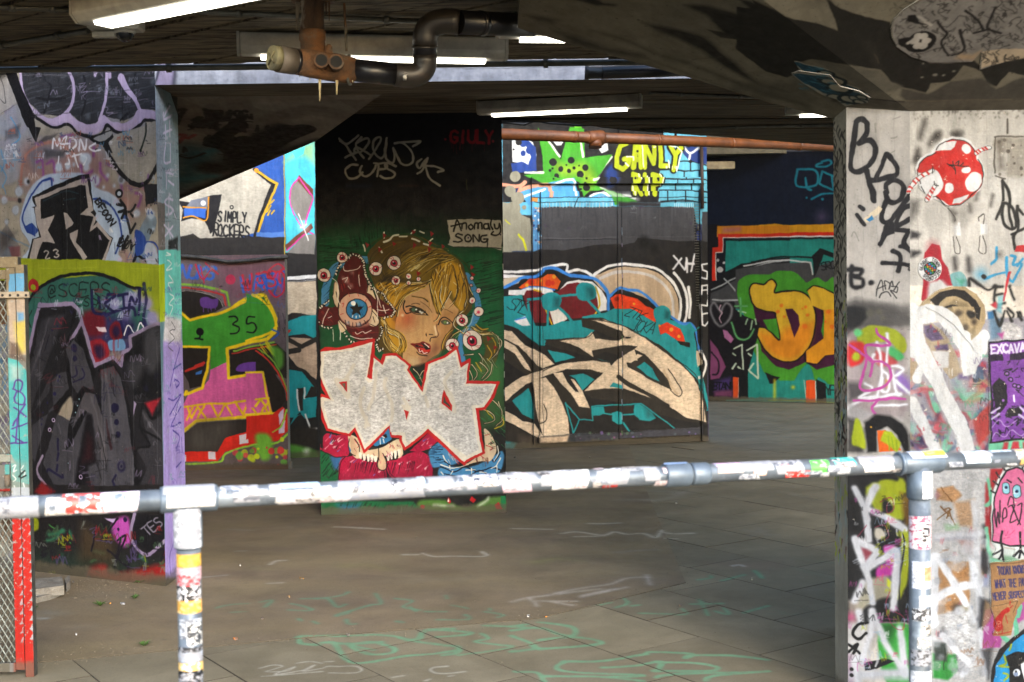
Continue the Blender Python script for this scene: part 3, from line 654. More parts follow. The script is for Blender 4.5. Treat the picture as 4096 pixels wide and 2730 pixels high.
# upper right: lime lettering, green star and blue bricks
V(2048, 0, 1024, 1568)
P('5fb2d6', '-300 500 1220 500 1220 1320 -300 1320')
P('17181d', '-60 500 930 500 930 1240 -60 1240', so=2)
P('dfe3e8', '-60 500 620 500 560 560 420 640 200 740 -60 740', so=3); P('5fb2d6', '-60 700 100 715 100 790 -60 790', so=3)
P('121317', '-60 745 160 740 200 800 -60 800', so=10)
P('dfe3e8', '0 860 90 850 130 870 150 950 130 1020 60 1000 0 990', so=4); P('1f3f8e', '50 860 90 850 145 900 150 1050 60 1060 0 1050 -10 1000 60 990 100 1010 120 960 90 900', so=5)
D('1f3f8e', '68 880 22 110 920 24 70 940 18'); D('1a1a1e', '40 870 20 10 915 6')
P('dfe3e8', '225 850 325 850 300 890 270 890 250 870', so=3); P('dfe3e8', '520 900 585 870 590 920 550 940', so=5); P('dfe3e8', '560 860 580 855 580 900'); 
P('43a02c', '160 780 300 980 350 780 440 780 445 970 615 945 560 1050 500 1100 560 1150 640 1180 740 1240 620 1260 560 1170 470 1170 430 1210 400 1120 330 1100 290 1120 180 1130 70 1075 190 1060 185 960', so=4, n=.05)
P('8fb02a', '250 990 330 1010 440 1000 500 1060 500 1120 460 1170 430 1140 400 1080 300 1080', so=30, sm=1, a=.9)
LS('e4ecdf', 11, '220 860 290 960/80 1060 190 1060/420 860 432 960/612 960 540 1080 490 1105/540 1150 640 1175 740 1220', so=5, w2=16)
D('15161a', '250 995 24 362 985 21 298 1040 17 350 1050 13 272 1080 15 418 1070 22 450 1028 19 232 1048 9 380 1032 9 247 1035 7 455 1150 22 446 1095 7 335 1015 6 412 1018 6 420 1160 8 244 1100 6 438 1125 8', so=3)
P('4f9fd8', '40 1180 130 1150 230 1120 370 1095 400 1160 410 1230 440 1215 520 1180 600 1200 620 1260 100 1260', so=5); LS('e9eef2', 13, '230 1140 360 1105 385 1200/470 1205 540 1180 590 1215 600 1260/70 1210 200 1160', so=4)
LS('15161a', 11, '400 1130 410 1220 385 1270/440 1215 480 1185 560 1170', so=4)
P('15161a', '500 1130 560 1040 620 960 640 1040 700 1060 730 1200 640 1190', so=6); P('1f3f8e', '570 1060 620 1000 650 1060 640 1120 590 1150', so=14, sm=1, a=.8); D('15161a', '610 1110 24', so=6)
P('c9cfd2', '560 1160 640 1190 720 1190 760 1230 640 1230', so=20, sm=1, a=.8)
L('dc9a7e', 22, '-60 1130 40 1140 80 1120 30 1170 100 1150 160 1140 230 1150 220 1280', so=5); P('1c2c60', '0 1160 40 1150 30 1180 -20 1190', so=6)
D('8f8d7c', '20 1080 34 35 1215 40 -10 1170 36 75 1275 14', so=3)
P('8f8d7c', '-60 1240 20 1250 60 1320 110 1340 118 1560 -60 1560', so=4); D('8f8d7c', '10 1280 45 60 1380 55', so=3)
P('d84a9e', '-40 1390 20 1380 40 1400 50 1460 -40 1470', so=4); D('d98aae', '12 1462 22 60 1500 8', so=4); LS('c2c41c', 14, '45 1430 75 1470 85 1540/60 1440 110 1470', so=4); LS('c9c92a', 6, '-40 1350 0 1400 -30 1440 10 1470/-20 1500 20 1490/-30 1420 20 1430', so=3)
P('2c3c5c', '0 1540 118 1530 118 1600 0 1600', so=8)
# bricks
P('63b4cc', '920 980 1040 960 1060 850 1206 850 1206 1310 880 1310 900 1080', so=2)
LS('15161a', 7, '900 1040 1040 1045 1206 1050/920 1100 1060 1102 1206 1108/900 1165 1060 1168 1206 1182/900 1235 1060 1232 1206 1250/1020 990 1100 990 1206 1022', so=2)
LS('15161a', 7, '1052 1045 1054 1100/1145 1048 1146 1105/1000 1105 1000 1165/1098 1105 1100 1165/942 1168 942 1235/1052 1168 1052 1235/1146 1170 1146 1232/1090 990 1092 1045/990 1235 990 1290/1105 1235 1105 1290', so=2, sm=0)
P('20397c', '1010 850 1206 850 1206 1010 1150 1005 1080 980 1040 930', so=3); LS('dfe3e8', 14, '1050 890 1090 940 1150 900/1090 940 1085 975', so=4); D('15161a', '1080 890 13 1120 885 18 1150 930 10'); D('15161a', '1092 990 10')
# GANLY RIP
lime = 'a9b81c'
for t in ('700 880 660 900 640 960 640 1020 680 1046 712 1010 715 975 690 970', '752 1030 752 900 765 880 775 1020/745 960 775 960', '815 1028 812 900 868 1010 872 895', '905 900 908 1018 945 1018', '965 900 998 950 1035 905/1000 955 985 1045'):
    LS('0f1014', 50, t, so=3, sm=0)
for t in ('738 1190 738 1070 775 1080 765 1120 745 1130 780 1195', '812 1190 812 1075', '860 1195 860 1075 905 1085 900 1125 865 1140'):
    LS('0f1014', 46, t, so=3, sm=0)
for t in ('702 880 660 895 640 960 642 1020 680 1042 710 1012 716 975 686 975', '742 1030 756 890 776 890 788 1028/745 980 785 980', '812 1028 810 885 866 1005 872 885', '908 885 910 1018 946 1018', '965 890 1000 948 1036 905/1002 952 987 1045'):
    LS(lime, 30, t, so=3, sm=0)
for t in ('742 1190 740 1068 775 1078 765 1115 745 1125 780 1195', '812 1192 812 1070', '864 1192 862 1070 905 1082 900 1122 865 1135'):
    LS(lime, 28, t, so=3, sm=0)
LS('eef2da', 7, '700 960 742 965 742 985/692 1000 712 1020/795 890 805 1025/868 905 880 900/955 985 962 1030/1010 900 1040 930 1005 1050/775 1068 782 1100/828 1080 828 1195/905 1065 918 1090 905 1140/735 1140 745 1200/1000 900 960 890', so=2, sm=0)
D('0f1014', '766 930 7 880 1100 8 742 1098 7'); drips('eef2da', 5, 930, 1010, 1020, 24, 9, 4)
P('b5c81c', '590 755 640 757 640 772 590 772'); P('63c02c', '380 740 460 742 460 784 380 784', so=3); P('15161a', '420 770 470 765 470 790 430 790')
LS('15161a', 5, '170 750 200 770 250 775 300 750/70 740 120 745 130 790', so=2)
# doors: dark grey upper field, black below
P('3f4044', '160 1270 650 1268 1150 1270 1206 1290 1206 1600 160 1600', so=2, n=.06)
P('4e87b8', '120 1215 170 1215 168 1560 122 1560', so=2); r_ = random.Random(2)
for k in range(40): D(r_.choice(('c98a5a', '5fa8cc', '8f86a8', '2a3a6a', 'd0d6dc')), '%f %f %f' % (r_.uniform(124, 166), r_.uniform(1230, 1568), r_.uniform(3, 9)), so=3)
P('5fb0d0', '122 1212 600 1210 600 1272 122 1272', so=3); P('c98a45', '112 1214 148 1214 148 1240 112 1240', so=2); LS('15161a', 4, '120 1214 1200 1212/130 1242 1180 1240/400 1210 370 1272', sm=0)
P('3c9030', '600 1210 700 1210 760 1240 640 1256', so=6); P('2a2a2e', '640 1240 900 1240 900 1270 640 1270', so=8); P('63b4cc', '900 1246 1206 1246 1206 1300 1130 1300 1110 1270 900 1270', so=3)
P('63b4cc', '1116 1270 1160 1270 1155 1380 1130 1370', so=6); P('3b4a8c', '1130 1380 1156 1380 1150 1500 1130 1490', so=6)
for k in range(22): x = 160 + k * 20.5; L('cfe3ee' if k % 3 else 'd9a27a', 2.5, [x, 1246, x, 1276], sm=0)
for k in range(10): x = 985 + k * 13; L('dfe6ea', 3, [x, 1250, x, 1274], sm=0)
drips('2d2e33', 9, 165, 640, 1275, 90, 14, 3, .4); drips('55565b', 7, 680, 1140, 1275, 120, 14, 4, .4)
L('55565b', 2, '170 1465 640 1460'); L('55565b', 2, '680 1455 1150 1448')
V(2048, 900, 1024, 1568)
P('1d1c1d', '-300 172 110 168 165 150 300 158 480 128 640 120 660 126 740 110 760 82 850 88 1000 100 1140 98 1206 110 1206 1400 -300 1400', so=4)
D('0c0c0d', '800 110 40 860 150 30', so=20); P('8f8d7c', '-60 0 116 0 116 158 -60 165', so=3); LS('c2c41c', 12, '40 60 70 100 85 155', so=4)
L('4f4f55', 5, '165 80 400 90 640 75'); L('15161a', 3, '165 95 640 90')
# silver piece: halo, bubbles, letters
P('c0a88a', '510 330 560 290 640 268 740 262 840 280 930 330 990 410 1010 500 1000 580 960 570 870 500 740 420 640 390 580 420', sm=1, so=3, n=.06)
P('c3ab8e', '480 330 540 300 640 265 760 262 860 290 940 350 1000 440 1012 520 1000 580 940 560 880 510 760 430 660 400 590 430', sm=1, so=3, n=.07)
L('cfc9c4', 18, '530 330 620 296 740 290 850 320 930 380 975 470 975 560', so=3)
LS('e9e9e9', 17, '-60 290 120 285 200 262 325 245 328 290 345 290 400 275 450 290 490 325/490 310 570 262 660 245 760 248 870 270 960 340 1010 420 1025 500 1010 580/980 296 1030 360 1060 440 1060 540 1045 600/1070 385 1082 470 1075 570', so=3)
L('e9e9e9', 20, '-60 315 60 320 120 330', so=3)
P('c0b19a', '-60 330 60 318 40 360 -60 380', so=3)
P('1a1815', '10 390 60 345 150 320 190 290 240 270 290 300 330 320 300 345 280 400 60 400', so=3)
L('3a86dd', 19, '-60 390 20 350 60 325 140 320 180 285 190 268 250 268 300 290 350 310 420 315 500 335 560 390 580 440 580 520', so=3); L('3a86dd', 16, '40 420 100 385 180 380 250 400', so=3)
P('e0581a', '40 385 100 340 180 325 210 305 250 305 290 350 270 400 180 380 100 375 60 395', so=3, n=.1); D('e39a2a', '92 372 12 248 322 12 170 345 8', so=3); D('c8301c', '115 350 18 215 360 20 242 360 12', so=6)
P('e9e9e9', '-20 400 60 400 100 385 180 385 240 400 250 420 180 440 -20 430', so=3); P('e9e9e9', '285 400 330 350 400 335 480 350 540 400 572 460 570 525 500 540 430 520', so=3)
P('6d1a22', '275 410 330 365 390 350 440 365 490 400 512 460 520 530 480 560 400 570 300 575 250 600 110 600 95 520 70 440 90 405 150 400 200 430 250 420', so=3, sm=0, n=.07)
L('d9b41c', 9, '500 380 520 440 525 500 490 560', so=3); L('d9b41c', 9, '130 400 170 410', so=3); L('d9b41c', 9, '200 520 240 620', so=3)
P('e9e6de', '225 530 280 505 330 575 250 625', so=3)
teal = '1f9299'
P(teal, '-60 440 60 430 70 470 140 620 180 620 190 740 160 740 40 640 -60 600', so=3); P('e9e9e9', '10 590 80 560 110 620 60 620', so=3); L('3a86dd', 8, '20 585 80 570')
P(teal, '175 440 235 415 290 440 290 490 250 525 190 515', so=3, sm=1); P(teal, '385 385 420 350 490 375 500 440 450 465 395 450', so=3, sm=1)
LS(teal, 15, '100 460 180 450/290 440 400 425/455 460 540 560/285 510 360 590/215 520 210 620/100 480 120 620', so=3, sm=0)
P('0f4a4e', '440 380 490 380 495 440 460 440', so=20, sm=1, a=.8); P('0f4a4e', '255 450 285 450 280 500 250 500', so=16, a=.7)
P(teal, '250 610 300 590 410 580 420 560 560 540 620 510 720 515 860 520 960 580 1100 620 1120 770 1180 1000 1200 1130 1120 1180 1000 860 800 700 640 640 420 600 500 650 440 690 280 700 180 740 130 690 110 640', so=3, n=.05)
P('e0401a', '590 450 640 420 690 430 760 440 810 490 860 520 870 600 800 560 720 515 620 515', so=3, n=.12); D('e39a2a', '738 488 8', so=2); D('8e2415', '630 455 14', so=5); P('17130f', '590 440 640 395 660 400 660 420 760 430 830 460 870 500 860 520 810 500 760 455 640 425', so=3)
L('3a86dd', 16, '590 435 645 390 700 400 770 408 830 450 880 500 960 560 1030 605 1090 610 1120 660 1130 720 1150 780', so=3)
P(teal, '860 520 910 492 955 515 955 580 910 600 865 575', so=3, sm=1); P('0f4a4e', '930 520 955 530 950 575 925 575', so=14, a=.8)
P('d83a1a', '885 620 940 595 1020 640 1060 720 1000 710 930 660 895 670', so=3, n=.1); D('e39a2a', '963 642 13 1012 685 10 892 615 7', so=3); P('17130f', '1000 712 1080 720 1080 750 1020 735', so=3)
P(teal, '1035 640 1080 600 1110 640 1100 700 1050 720', so=3); L(teal, 9, '1110 650 1148 625', so=2); L(teal, 9, '1085 700 1100 780 1120 860', so=2)
P('d0bfa8', '1118 770 1150 775 1165 840 1130 880 1115 820', so=3); L('e9e9e9', 15, '1150 775 1180 850 1160 930 1140 935', so=3); L('17130f', 8, '1148 790 1165 850 1150 890')
# silver letters: dark shadow blocks first
dk = '2b2723'; si = 'dcc6ac'
P(dk, '410 570 540 570 680 620 900 740 1010 830 1130 950 1180 1100 1185 1220 1000 1190 860 1150 780 1100 480 1060 430 1020 560 900 640 840 640 800 560 780 490 810 400 790 190 730 200 705 430 690 500 650 530 690 640 700 420 620', so=3, n=.15)
P(dk, '200 900 320 860 560 840 600 860 560 910 440 900 300 880 210 930', so=4)
P(dk, '150 930 240 920 330 1000 410 1100 480 1180 480 1195 400 1190 330 1100 350 1280 170 1290', so=3)
P(dk, '-60 680 60 740 150 840 180 900 150 960 60 900 -60 820', so=4); P(dk, '-60 1100 60 1010 130 940 150 1200 100 1200 30 1080', so=4)
P(si, '465 580 560 582 680 625 800 690 900 765 1020 850 1100 930 1150 1020 1180 1210 1040 1170 900 1080 780 1040 680 1000 560 1000 430 1015 600 860 640 820 740 760 760 740 660 740 480 770 490 810 400 750 280 710 440 690 480 655 500 700 640 710 680 690 660 650 560 610', so=3, n=.22)
P(dk, '740 760 800 790 860 850 940 940 970 1010 900 980 700 870 690 840 760 830', so=4); P(teal, '755 870 800 840 850 880 895 960 820 920', so=3)
P(si, '700 840 760 790 790 800 720 845', so=3, n=.2); P(teal, '590 990 610 965 660 980 665 1000', so=3)
P(dk, '620 930 700 950 960 1090 930 1110 800 1060 680 1010 600 1000', so=4, a=0); L(dk, 26, '640 930 720 985 830 1040 940 1110', so=4)
P(si, '690 880 800 940 900 1000 960 1040 1050 1060 1000 1090 860 1020 680 940', so=4, n=.2)
L('1c1815', 5, '945 880 1000 960 1030 1020 1010 1050 960 1010', so=3); L('8a6f50', 14, '920 890 965 980 1000 1030', so=10, a=.5)
P(teal, '210 765 300 780 380 810 260 840', so=3); P(teal, '515 820 590 840 560 838', so=3)
P(si, '-60 640 0 650 80 740 200 800 255 850 180 880 150 860 40 740 -60 690', so=3, n=.22); P(si, '-60 740 20 790 80 880 120 900 100 860 20 740 -60 700', so=3, n=.2)
P(si, '-60 1010 60 930 200 880 330 840 480 830 590 845 600 870 550 905 470 885 330 880 200 920 80 980 -40 1080 -60 1080', so=3, n=.22); L('26211d', 4, '180 895 330 835 480 825 590 842'); 
P(teal, '340 920 430 910 500 945 420 1010 380 940', so=3)
P(si, '245 905 300 900 330 960 380 1020 400 1020 350 940 370 945 420 1010 470 1120 400 1110 350 1030 290 970', so=3, n=.2)
P(si, '120 950 160 940 200 930 250 1000 300 1090 335 1180 345 1285 180 1290 150 1180', so=3, n=.22)
P(teal, '0 1080 100 1000 130 1100 130 1190 60 1160', so=3); P(si, '-60 1130 0 1160 60 1200 130 1210 180 1290 150 1300 60 1250 -60 1190', so=3, n=.2); LS('211d1a', 5, '190 1100 205 1150 190 1205 130 1210 0 1140', so=2)
P('2b2724', '-60 1200 60 1260 140 1300 140 1372 -60 1372', so=5); P(teal, '-60 1325 30 1340 10 1372 -60 1372', so=8); P('5e5348', '40 1290 140 1300 140 1370 40 1350', so=20, a=.5)
P('17130f', '330 1110 480 1060 480 1190 400 1190', a=0); P(dk, '410 1120 480 1120 485 1190 410 1190', so=3)
LS(teal, 8, '320 1090 370 1275 405 1190 320 1095/405 1192 485 1194 480 1110 550 1105 780 1095 860 1150 985 1245', so=2, sm=0)
P(teal, '478 1115 550 1110 560 1150 520 1165 480 1165', so=6); P(teal, '545 1108 660 1100 665 1150 600 1150 555 1135', so=3, a=0); P(teal, '600 1150 640 1140 665 1150 665 1215 640 1222 605 1200', so=3); L(teal, 9, '540 1150 610 1162/650 1165 740 1160', so=2, sm=0)
P(teal, '690 1110 770 1095 850 1150 870 1180 830 1200 770 1195 735 1160 740 1100', so=6); P('0f4a4e', '800 1120 860 1160 820 1170', so=20, a=.7)
P('26211e', '555 1115 665 1105 665 1140 560 1140', so=2); P('26211e', '680 1108 730 1105 735 1150 690 1150', so=2)
L(teal, 12, '672 1210 705 1255', so=4)
LS('211d1a', 4, '500 575 680 622 830 700 1000 825 1130 940 1185 1130/465 580 560 590/190 705 280 708 440 692 495 650', so=2)
P('31353a', '160 1290 480 1270 480 1330 160 1335', so=6); P('c3aa90', '160 1295 340 1285 330 1330 200 1340 160 1330', so=8, n=.2); P('3a3b44', '380 1290 650 1268 1160 1236 1160 1285 380 1330', so=6, n=.15)
scatter(('8f6fc0', '5b7a5a', '9c5f8a', '2a2a2e', '55606a'), 380, 1262, 1150, 1310, 26, 3, 10, 5, 5, .6)
for x, a_ in ((660, .9), (175, .55), (148, .4)): L('14161c', 7 if x == 660 else 4, [x, -100, x + 8, 1290], sm=0, a=a_)
for k in range(14): y = 20 + k * 95; L(random.Random(k).choice(('6f9ac8', 'b9a5d0', '6a9a5a', '8fa8c0')), 5, [662, y, 664, y + random.Random(k).uniform(15, 50)], sm=0, a=.8)
L('14161c', 6, '1150 0 1156 600 1165 1300', sm=0, a=.8)
LS('e6e6ea', 13, '980 190 1045 275/1025 205 975 270/1050 270 1058 205 1060 290/1108 180 1085 285/1055 240 1100 240', so=7, sm=0)
LS('e6e6ea', 9, '1190 240 1155 245 1160 275 1190 290 1185 330 1155 325/1155 425 1158 372 1190 368 1192 425/1160 400 1190 398/1195 430 1190 495 1152 490 1158 545 1190 540/1158 545 1160 610 1175 618 1205 575', so=4, sm=0)
TX('16181c', 4, 'ZTK', 706, 500, 60, 40, 20, .3); TX('16181c', 4, 'JOKA', 735, 580, 70, 34, 8, .4, wd=.5); TX('16181c', 4, 'STYL', 0, 440, 80, 26, 20, .3)
L('c9d4dc', 7, '1198 0 1204 1320', sm=0, a=.3); P('5b4a7a', '1190 830 1210 830 1210 1330 1190 1330', so=6, a=.6)

tags(('2b2c30', '55565b', '8f939a', '3b2a4a'), 170, -190, 1120, 100, 22, 16, 44, 3, 52, .45)
# ------------------------------------------------------------------ far wall
use(CD)
V(2048, 0, 1024, 1568)
P('11131d', '0 500 6000 500 6000 2600 0 2600')
P('74747c', '1100 800 3000 790 3000 900 1100 945', so=3, n=.15); P('1c1c22', '1100 955 3000 930 3000 960 1100 990', so=4)
V(3072, 0, 1024, 1568)
P('10182c', '-500 960 420 940 900 940 900 1400 -500 1400', so=30); L('1f7f98', 13, '180 1040 290 1045 295 1135 175 1138 180 1040', so=3); L('1f7f98', 13, '230 1090 240 1150 265 1165', so=3)
L('1f7f98', 13, '330 1000 300 1010 300 1022 350 1022 385 1000 370 980 330 990', so=3); L('1f7f98', 13, '400 1080 330 1050 315 1130 400 1165 390 1080', so=3, sm=0); LS('1f7f98', 11, '265 1222 330 1190 400 1185', so=3); D('1f7f98', '236 1212 7 332 1220 8')
P('c9901a', '-250 1385 -120 1385 40 1370 100 1378 420 1374 900 1374 900 1440 -250 1460', so=3); P('d9781a', '-330 1390 -200 1390 -200 1580 -330 1580', so=4, a=0)
P('c82a18', '-230 1425 900 1425 900 1448 -210 1452', so=3); P('dfe3e3', '-230 1446 900 1446 900 1454 -230 1456', so=2)
P('1f7f78', '-220 1460 900 1458 900 2420 -220 2420', so=2, n=.05); L('101216', 9, '-220 1462 900 1460', sm=0)
D('8e6f9a', '330 1330 26', so=46, a=.6)
V(2048, 900, 1024, 1568)
P('161318', '1200 0 1262 0 1262 1060 1200 1060'); P('c9801a', '1255 8 1700 5 1700 60 1300 60 1280 75 1255 75', so=3); P('a05f9a', '1290 20 1400 15 1400 40 1290 50', so=14, a=.6)
P('c8301c', '1262 58 1700 50 1700 72 1290 80 1288 168 1245 172 1248 340 1225 345 1225 140 1262 135', so=3); L('e6e6e6', 5, '1700 74 1292 80 1290 168 1248 170 1250 340', sm=0)
P('1f7f78', '1308 95 1700 95 1700 1080 1308 1080', n=.05); L('101216', 9, '1700 92 1304 95 1300 200', sm=0)
D('b9b6b8', '1275 275 20 1262 215 9 1300 232 8', so=4); P('101216', '1290 300 1400 240 1568 212 1700 200 1700 300 1568 320 1400 500 1220 420', so=4)
P('3f4044', '1215 420 1300 380 1400 320 1568 260 1700 230 1700 500 1400 520 1215 480', so=5, n=.08); LS('9fa3a8', 9, '1220 400 1400 310 1430 295/1450 268 1560 235 1700 215/1300 330 1400 440/1230 460 1380 462', so=3)
V(3072, 1000, 1024, 1568)
P('3f4044', '-200 120 0 85 260 75 275 150 300 100 420 60 420 300 -200 300', so=4, n=.08); L('c6cace', 9, '-150 100 0 70 130 62 258 80 272 150', so=3, sm=0); L('101216', 9, '-100 75 100 42 280 50', so=3); P('101216', '270 40 320 -10 400 20 400 50 340 30 300 130 280 170', so=3)
P('3f8a28', '-188 210 -160 170 -100 150 0 150 50 130 110 130 170 140 215 180 240 200 300 170 350 200 420 215 420 830 350 800 310 780 290 800 240 700 130 830 60 790 -10 770 -40 720 -110 560 -140 420 -180 330', so=4, sm=1, n=.06)
P('3a1230', '-100 300 40 270 90 250 250 340 420 370 420 700 300 735 230 690 130 735 50 715 -40 620', so=4)
P('c9a62a', '-330 -60 -240 -80 0 -40 0 260', a=0)
DJ = '-113 235 -85 205 -30 215 0 190 25 182 52 212 40 262 90 255 170 252 250 290 292 400 270 560 200 660 130 690 40 665 -30 600 -72 510 -60 475 -20 478 20 510 72 548 48 420 40 385 -20 375 -80 350 -110 290'
P('cba52c', DJ, so=3, sm=1, n=.05)
P('d07c1a', '-60 500 20 520 72 540 100 480 280 440 270 550 200 650 130 680 40 655 -30 590', so=24, a=.85); L('150c10', 9, DJ, cl=True, so=2)
P('3a1230', '105 362 150 360 185 400 195 460 160 540', so=3, sm=0); L('150c10', 9, '240 250 280 222 340 240 420 275/330 370 340 545 235 620 235 690 300 700 350 650 420 640', so=2); P('3f8a28', '-110 470 -30 480 50 400 60 545 0 500', so=3, a=0); P('3f8a28', '-30 430 0 490 72 548 50 420', so=3)
P('cba52c', '240 250 280 222 340 240 400 270 420 275 420 370 330 370 270 340', so=3, sm=0); P('d08c1c', '340 370 420 360 420 640 350 650 300 700 235 690 235 620 340 545', so=4, sm=0); P('3f8a28', '325 500 345 370 340 540', so=2)
D('d9661a', '80 340 12 60 380 12 230 350 10 240 400 10 225 470 16 370 380 14 210 360 6 390 470 14 350 440 8 100 410 8', so=5, a=.8)
P('1f7f78', '-200 760 -40 745 60 800 200 800 420 830 420 940 -200 930', so=4, n=.05); L('e9d0c0', 3, '220 800 235 930', sm=0); P('c84a1c', '232 800 290 800 292 935 232 935', so=2); L('e6e6e6', 4, '292 805 294 935', sm=0); P('101216', '296 790 355 820 358 938 298 938', so=2); P('101216', '-20 750 20 770 75 780 30 820 10 820', so=3)
L('c9b81e', 15, '42 800 40 915', so=10, a=.8); D('c9b81e', '152 842 11', so=12); L('c9a81e', 5, '0 920 200 925 420 935', a=.6); TX('101c1c', 7, 'YF', 350, 830, 60, 30)
TX('101216', 6, 'SRO', 320, 78, 50, 30, -8, wd=.6)
V(2048, 900, 1024, 1568)
P('121016', '1215 480 1360 470 1370 520 1420 560 1520 600 1500 700 1400 1070 1215 1070', so=5); LS('9a9aa0', 13, '1280 540 1240 480 1215 520 1240 590 1280 620 1330 580 1345 510 1310 480 1280 530', so=8, a=.85); L('c6a5b8', 6, '1280 490 1270 520 1285 540 1270 570 1280 600')
LS('9ab89a', 9, '1398 450 1400 560/1365 500 1440 500/1385 530 1430 540/1345 600 1380 690 1440 700 1480 640/1430 610 1440 580/1490 580 1495 610/1470 590 1460 640', so=3); LS('2f8a40', 15, '1398 450 1400 560/1365 500 1440 500/1345 600 1380 690 1440 700 1480 640', so=5, a=.5)
LS('b9c9b6', 10, '1360 760 1410 735 1415 900 1385 870/1440 770 1500 735 1508 940 1450 890 1480 850/1355 790 1370 800/1350 880 1370 850/1450 790 1465 800', so=3, sm=0)
P('7a3f68', '1215 700 1260 760 1310 870 1270 940 1215 950', so=6); L('15101a', 9, '1220 780 1265 840 1260 910 1230 920', so=3); P('5b3f9a', '1240 960 1340 930 1340 1010 1240 1020', so=14, a=.6); TX('0c0c12', 7, 'BTANE', 1230, 965, 45, 26)
P('7a3f68', '1240 1020 1350 1010 1350 1055 1240 1050', so=10, a=.8); P('c84a1c', '1352 930 1388 935 1384 1065 1352 1065', so=2); L('e6e6e6', 3, '1388 935 1384 1060', sm=0); P('101216', '1390 880 1445 900 1447 1068 1386 1068', so=3); P('a86a9a', '1290 640 1320 650 1360 700 1340 725 1300 690', so=5)

# ------------------------------------------------------------------ the mural: woman with eyeballs, red-edged silver letters over her
use(CM)
V(1024, 0, 1024, 1568)
P('0e0e12', '340 600 1560 600 1560 1150 340 1160', so=8); P('17161a', '340 1150 1560 1150 1560 1380 340 1400', so=12, n=.1)
L('243048', 14, '560 1140 700 1142', so=20, a=.6); L('4a2c20', 10, '880 1140 990 1140', so=16, a=.6); L('5a5a20', 5, '1290 1100 1292 1160', so=6, a=.6)
for x in (500, 640, 1070, 1258, 1430): L('08080a', 3, [x, 1160, x + 2, 1400], a=.7, sm=0)
c = 'a9a69c'
LS(c, 14, '510 855 550 890 580 940 612 985/515 865 560 885 630 835/545 965 610 935/650 845 615 880 620 920 660 970/615 880 680 850 690 880 640 930 600 930 620 905 700 950/690 975 740 900 765 850 740 845 715 880 720 930 760 970 790 940 800 850/800 850 790 930 800 980 840 1000 850 960 840 910 870 970 900 1010 940 1010 965 970 950 920 900 880 850 882/850 882 940 868 1010 866 965 895/625 1015 580 1015 550 1050 570 1095 620 1095 655 1060/650 1020 640 1060 670 1085 710 1060 730 1015/740 1080 745 1010 720 1000/745 1005 790 1000 800 1030 750 1040/860 1020 800 1000 790 1025 850 1060 840 1090 790 1095 760 1080/1015 975 985 1000 1000 1030 1050 970 1020 1040 985 1065/1020 1015 1090 1020 1150 1045 1115 1055/1040 1020 1060 1090 1125 1140', so=3)
TX('7d1420', 17, 'GIULY', 1192, 800, 74, 54, 1, wd=.6, so=5, sm=0); D('7d1420', '1160 855 8 1455 865 8', so=4)
drips('5a1018', 5, 1195, 1440, 870, 80, 9, 3, .6)
V(1240, 900, 800, 2091)
gr = '114a2a'
P('122417', '40 -60 2060 -60 2060 300 40 300', so=120, a=.9)
P(gr, '40 160 300 60 700 20 1000 120 1500 200 2060 200 2060 1700 40 1700', so=110, n=.08); P('0f5a32', '1700 380 2060 300 2060 1500 1700 1500', so=160, a=.6)
hatch('0a2014', 8, 560, -60, 1400, 160, 90, -6, -110, 1, .7); hatch('0a2014', 9, 90, 220, 480, 400, 34, 200, -6, 2, .8); hatch('0a2014', 9, 1620, 380, 1900, 1060, 60, 150, -30, 3, .8)
hatch('0a2014', 7, 420, 160, 640, 260, 20, -10, -100, 4, .8)
# blue collar of eyeballs
bl = '3f7fb0'
L(bl, 84, '545 360 640 370 720 430 820 500 900 530 1000 560 1100 580 1240 590', w2=10, so=3)
L(bl, 70, '380 390 300 430 240 480 190 580 155 700 160 820', w2=80); L(bl, 62, '1640 530 1720 680 1765 850 1740 980 1680 1080 1600 1140 1560 1250 1590 1420', so=3)
hatch('123048', 7, 170, 420, 360, 800, 26, -50, 50, 5, .9); L('123048', 6, '1240 590 1160 600 1050 605 960 600 860 560 760 510'); L('9cc4dd', 14, '800 480 900 510 1000 560', a=.8); L('8fb4d0', 14, '1720 900 1690 1020 1650 1070', a=.8)
hatch('123048', 7, 560, 330, 700, 400, 10, -20, 50, 6, .9)
# hair
h1, h2, h3 = '8a6a16', 'b88a1e', '4c3c14'
P(h3, '620 460 600 300 680 200 800 110 960 90 1120 120 1300 200 1480 300 1600 420 1640 560 1690 700 1700 850 1600 1000 1500 1100 1400 1300 900 1380 700 1250 700 1000 680 700', so=5, sm=1)
P('6a5514', '900 400 1000 260 1200 220 1400 270 1540 360 1600 520 1640 760 1600 920 1540 860 1400 900 1340 700 1240 590 1000 560 860 540 800 480', so=8, sm=1)
P(h2, '1290 700 1260 580 1340 440 1420 380 1480 380 1560 440 1610 560 1640 740 1600 900 1540 850 1500 760 1470 700 1420 800 1340 900 1300 820', so=14, sm=1)
P(h2, '680 640 800 600 1000 610 1220 600 1100 680 960 790 900 900 850 1000 760 1000 800 820', so=14, sm=1); P(h2, '740 1000 860 1000 940 1120 1000 1200 1010 1300 960 1340 880 1340 800 1200', so=14, sm=1)
hatch('c9a84a', 9, 980, 380, 1160, 480, 16, 80, -60, 7, .8); hatch('d9cfa0', 10, 1010, 380, 1200, 480, 14, 90, -70, 8, .7)
D('d9b060', '1440 580 60', so=90, a=.7)
hatch('1c140c', 7, 700, 540, 900, 760, 34, 90, -70, 9, .8); hatch('1c140c', 7, 880, 300, 1400, 420, 40, 110, -80, 10, .6); hatch('1c140c', 7, 1280, 420, 1620, 640, 26, -30, 150, 11, .7)
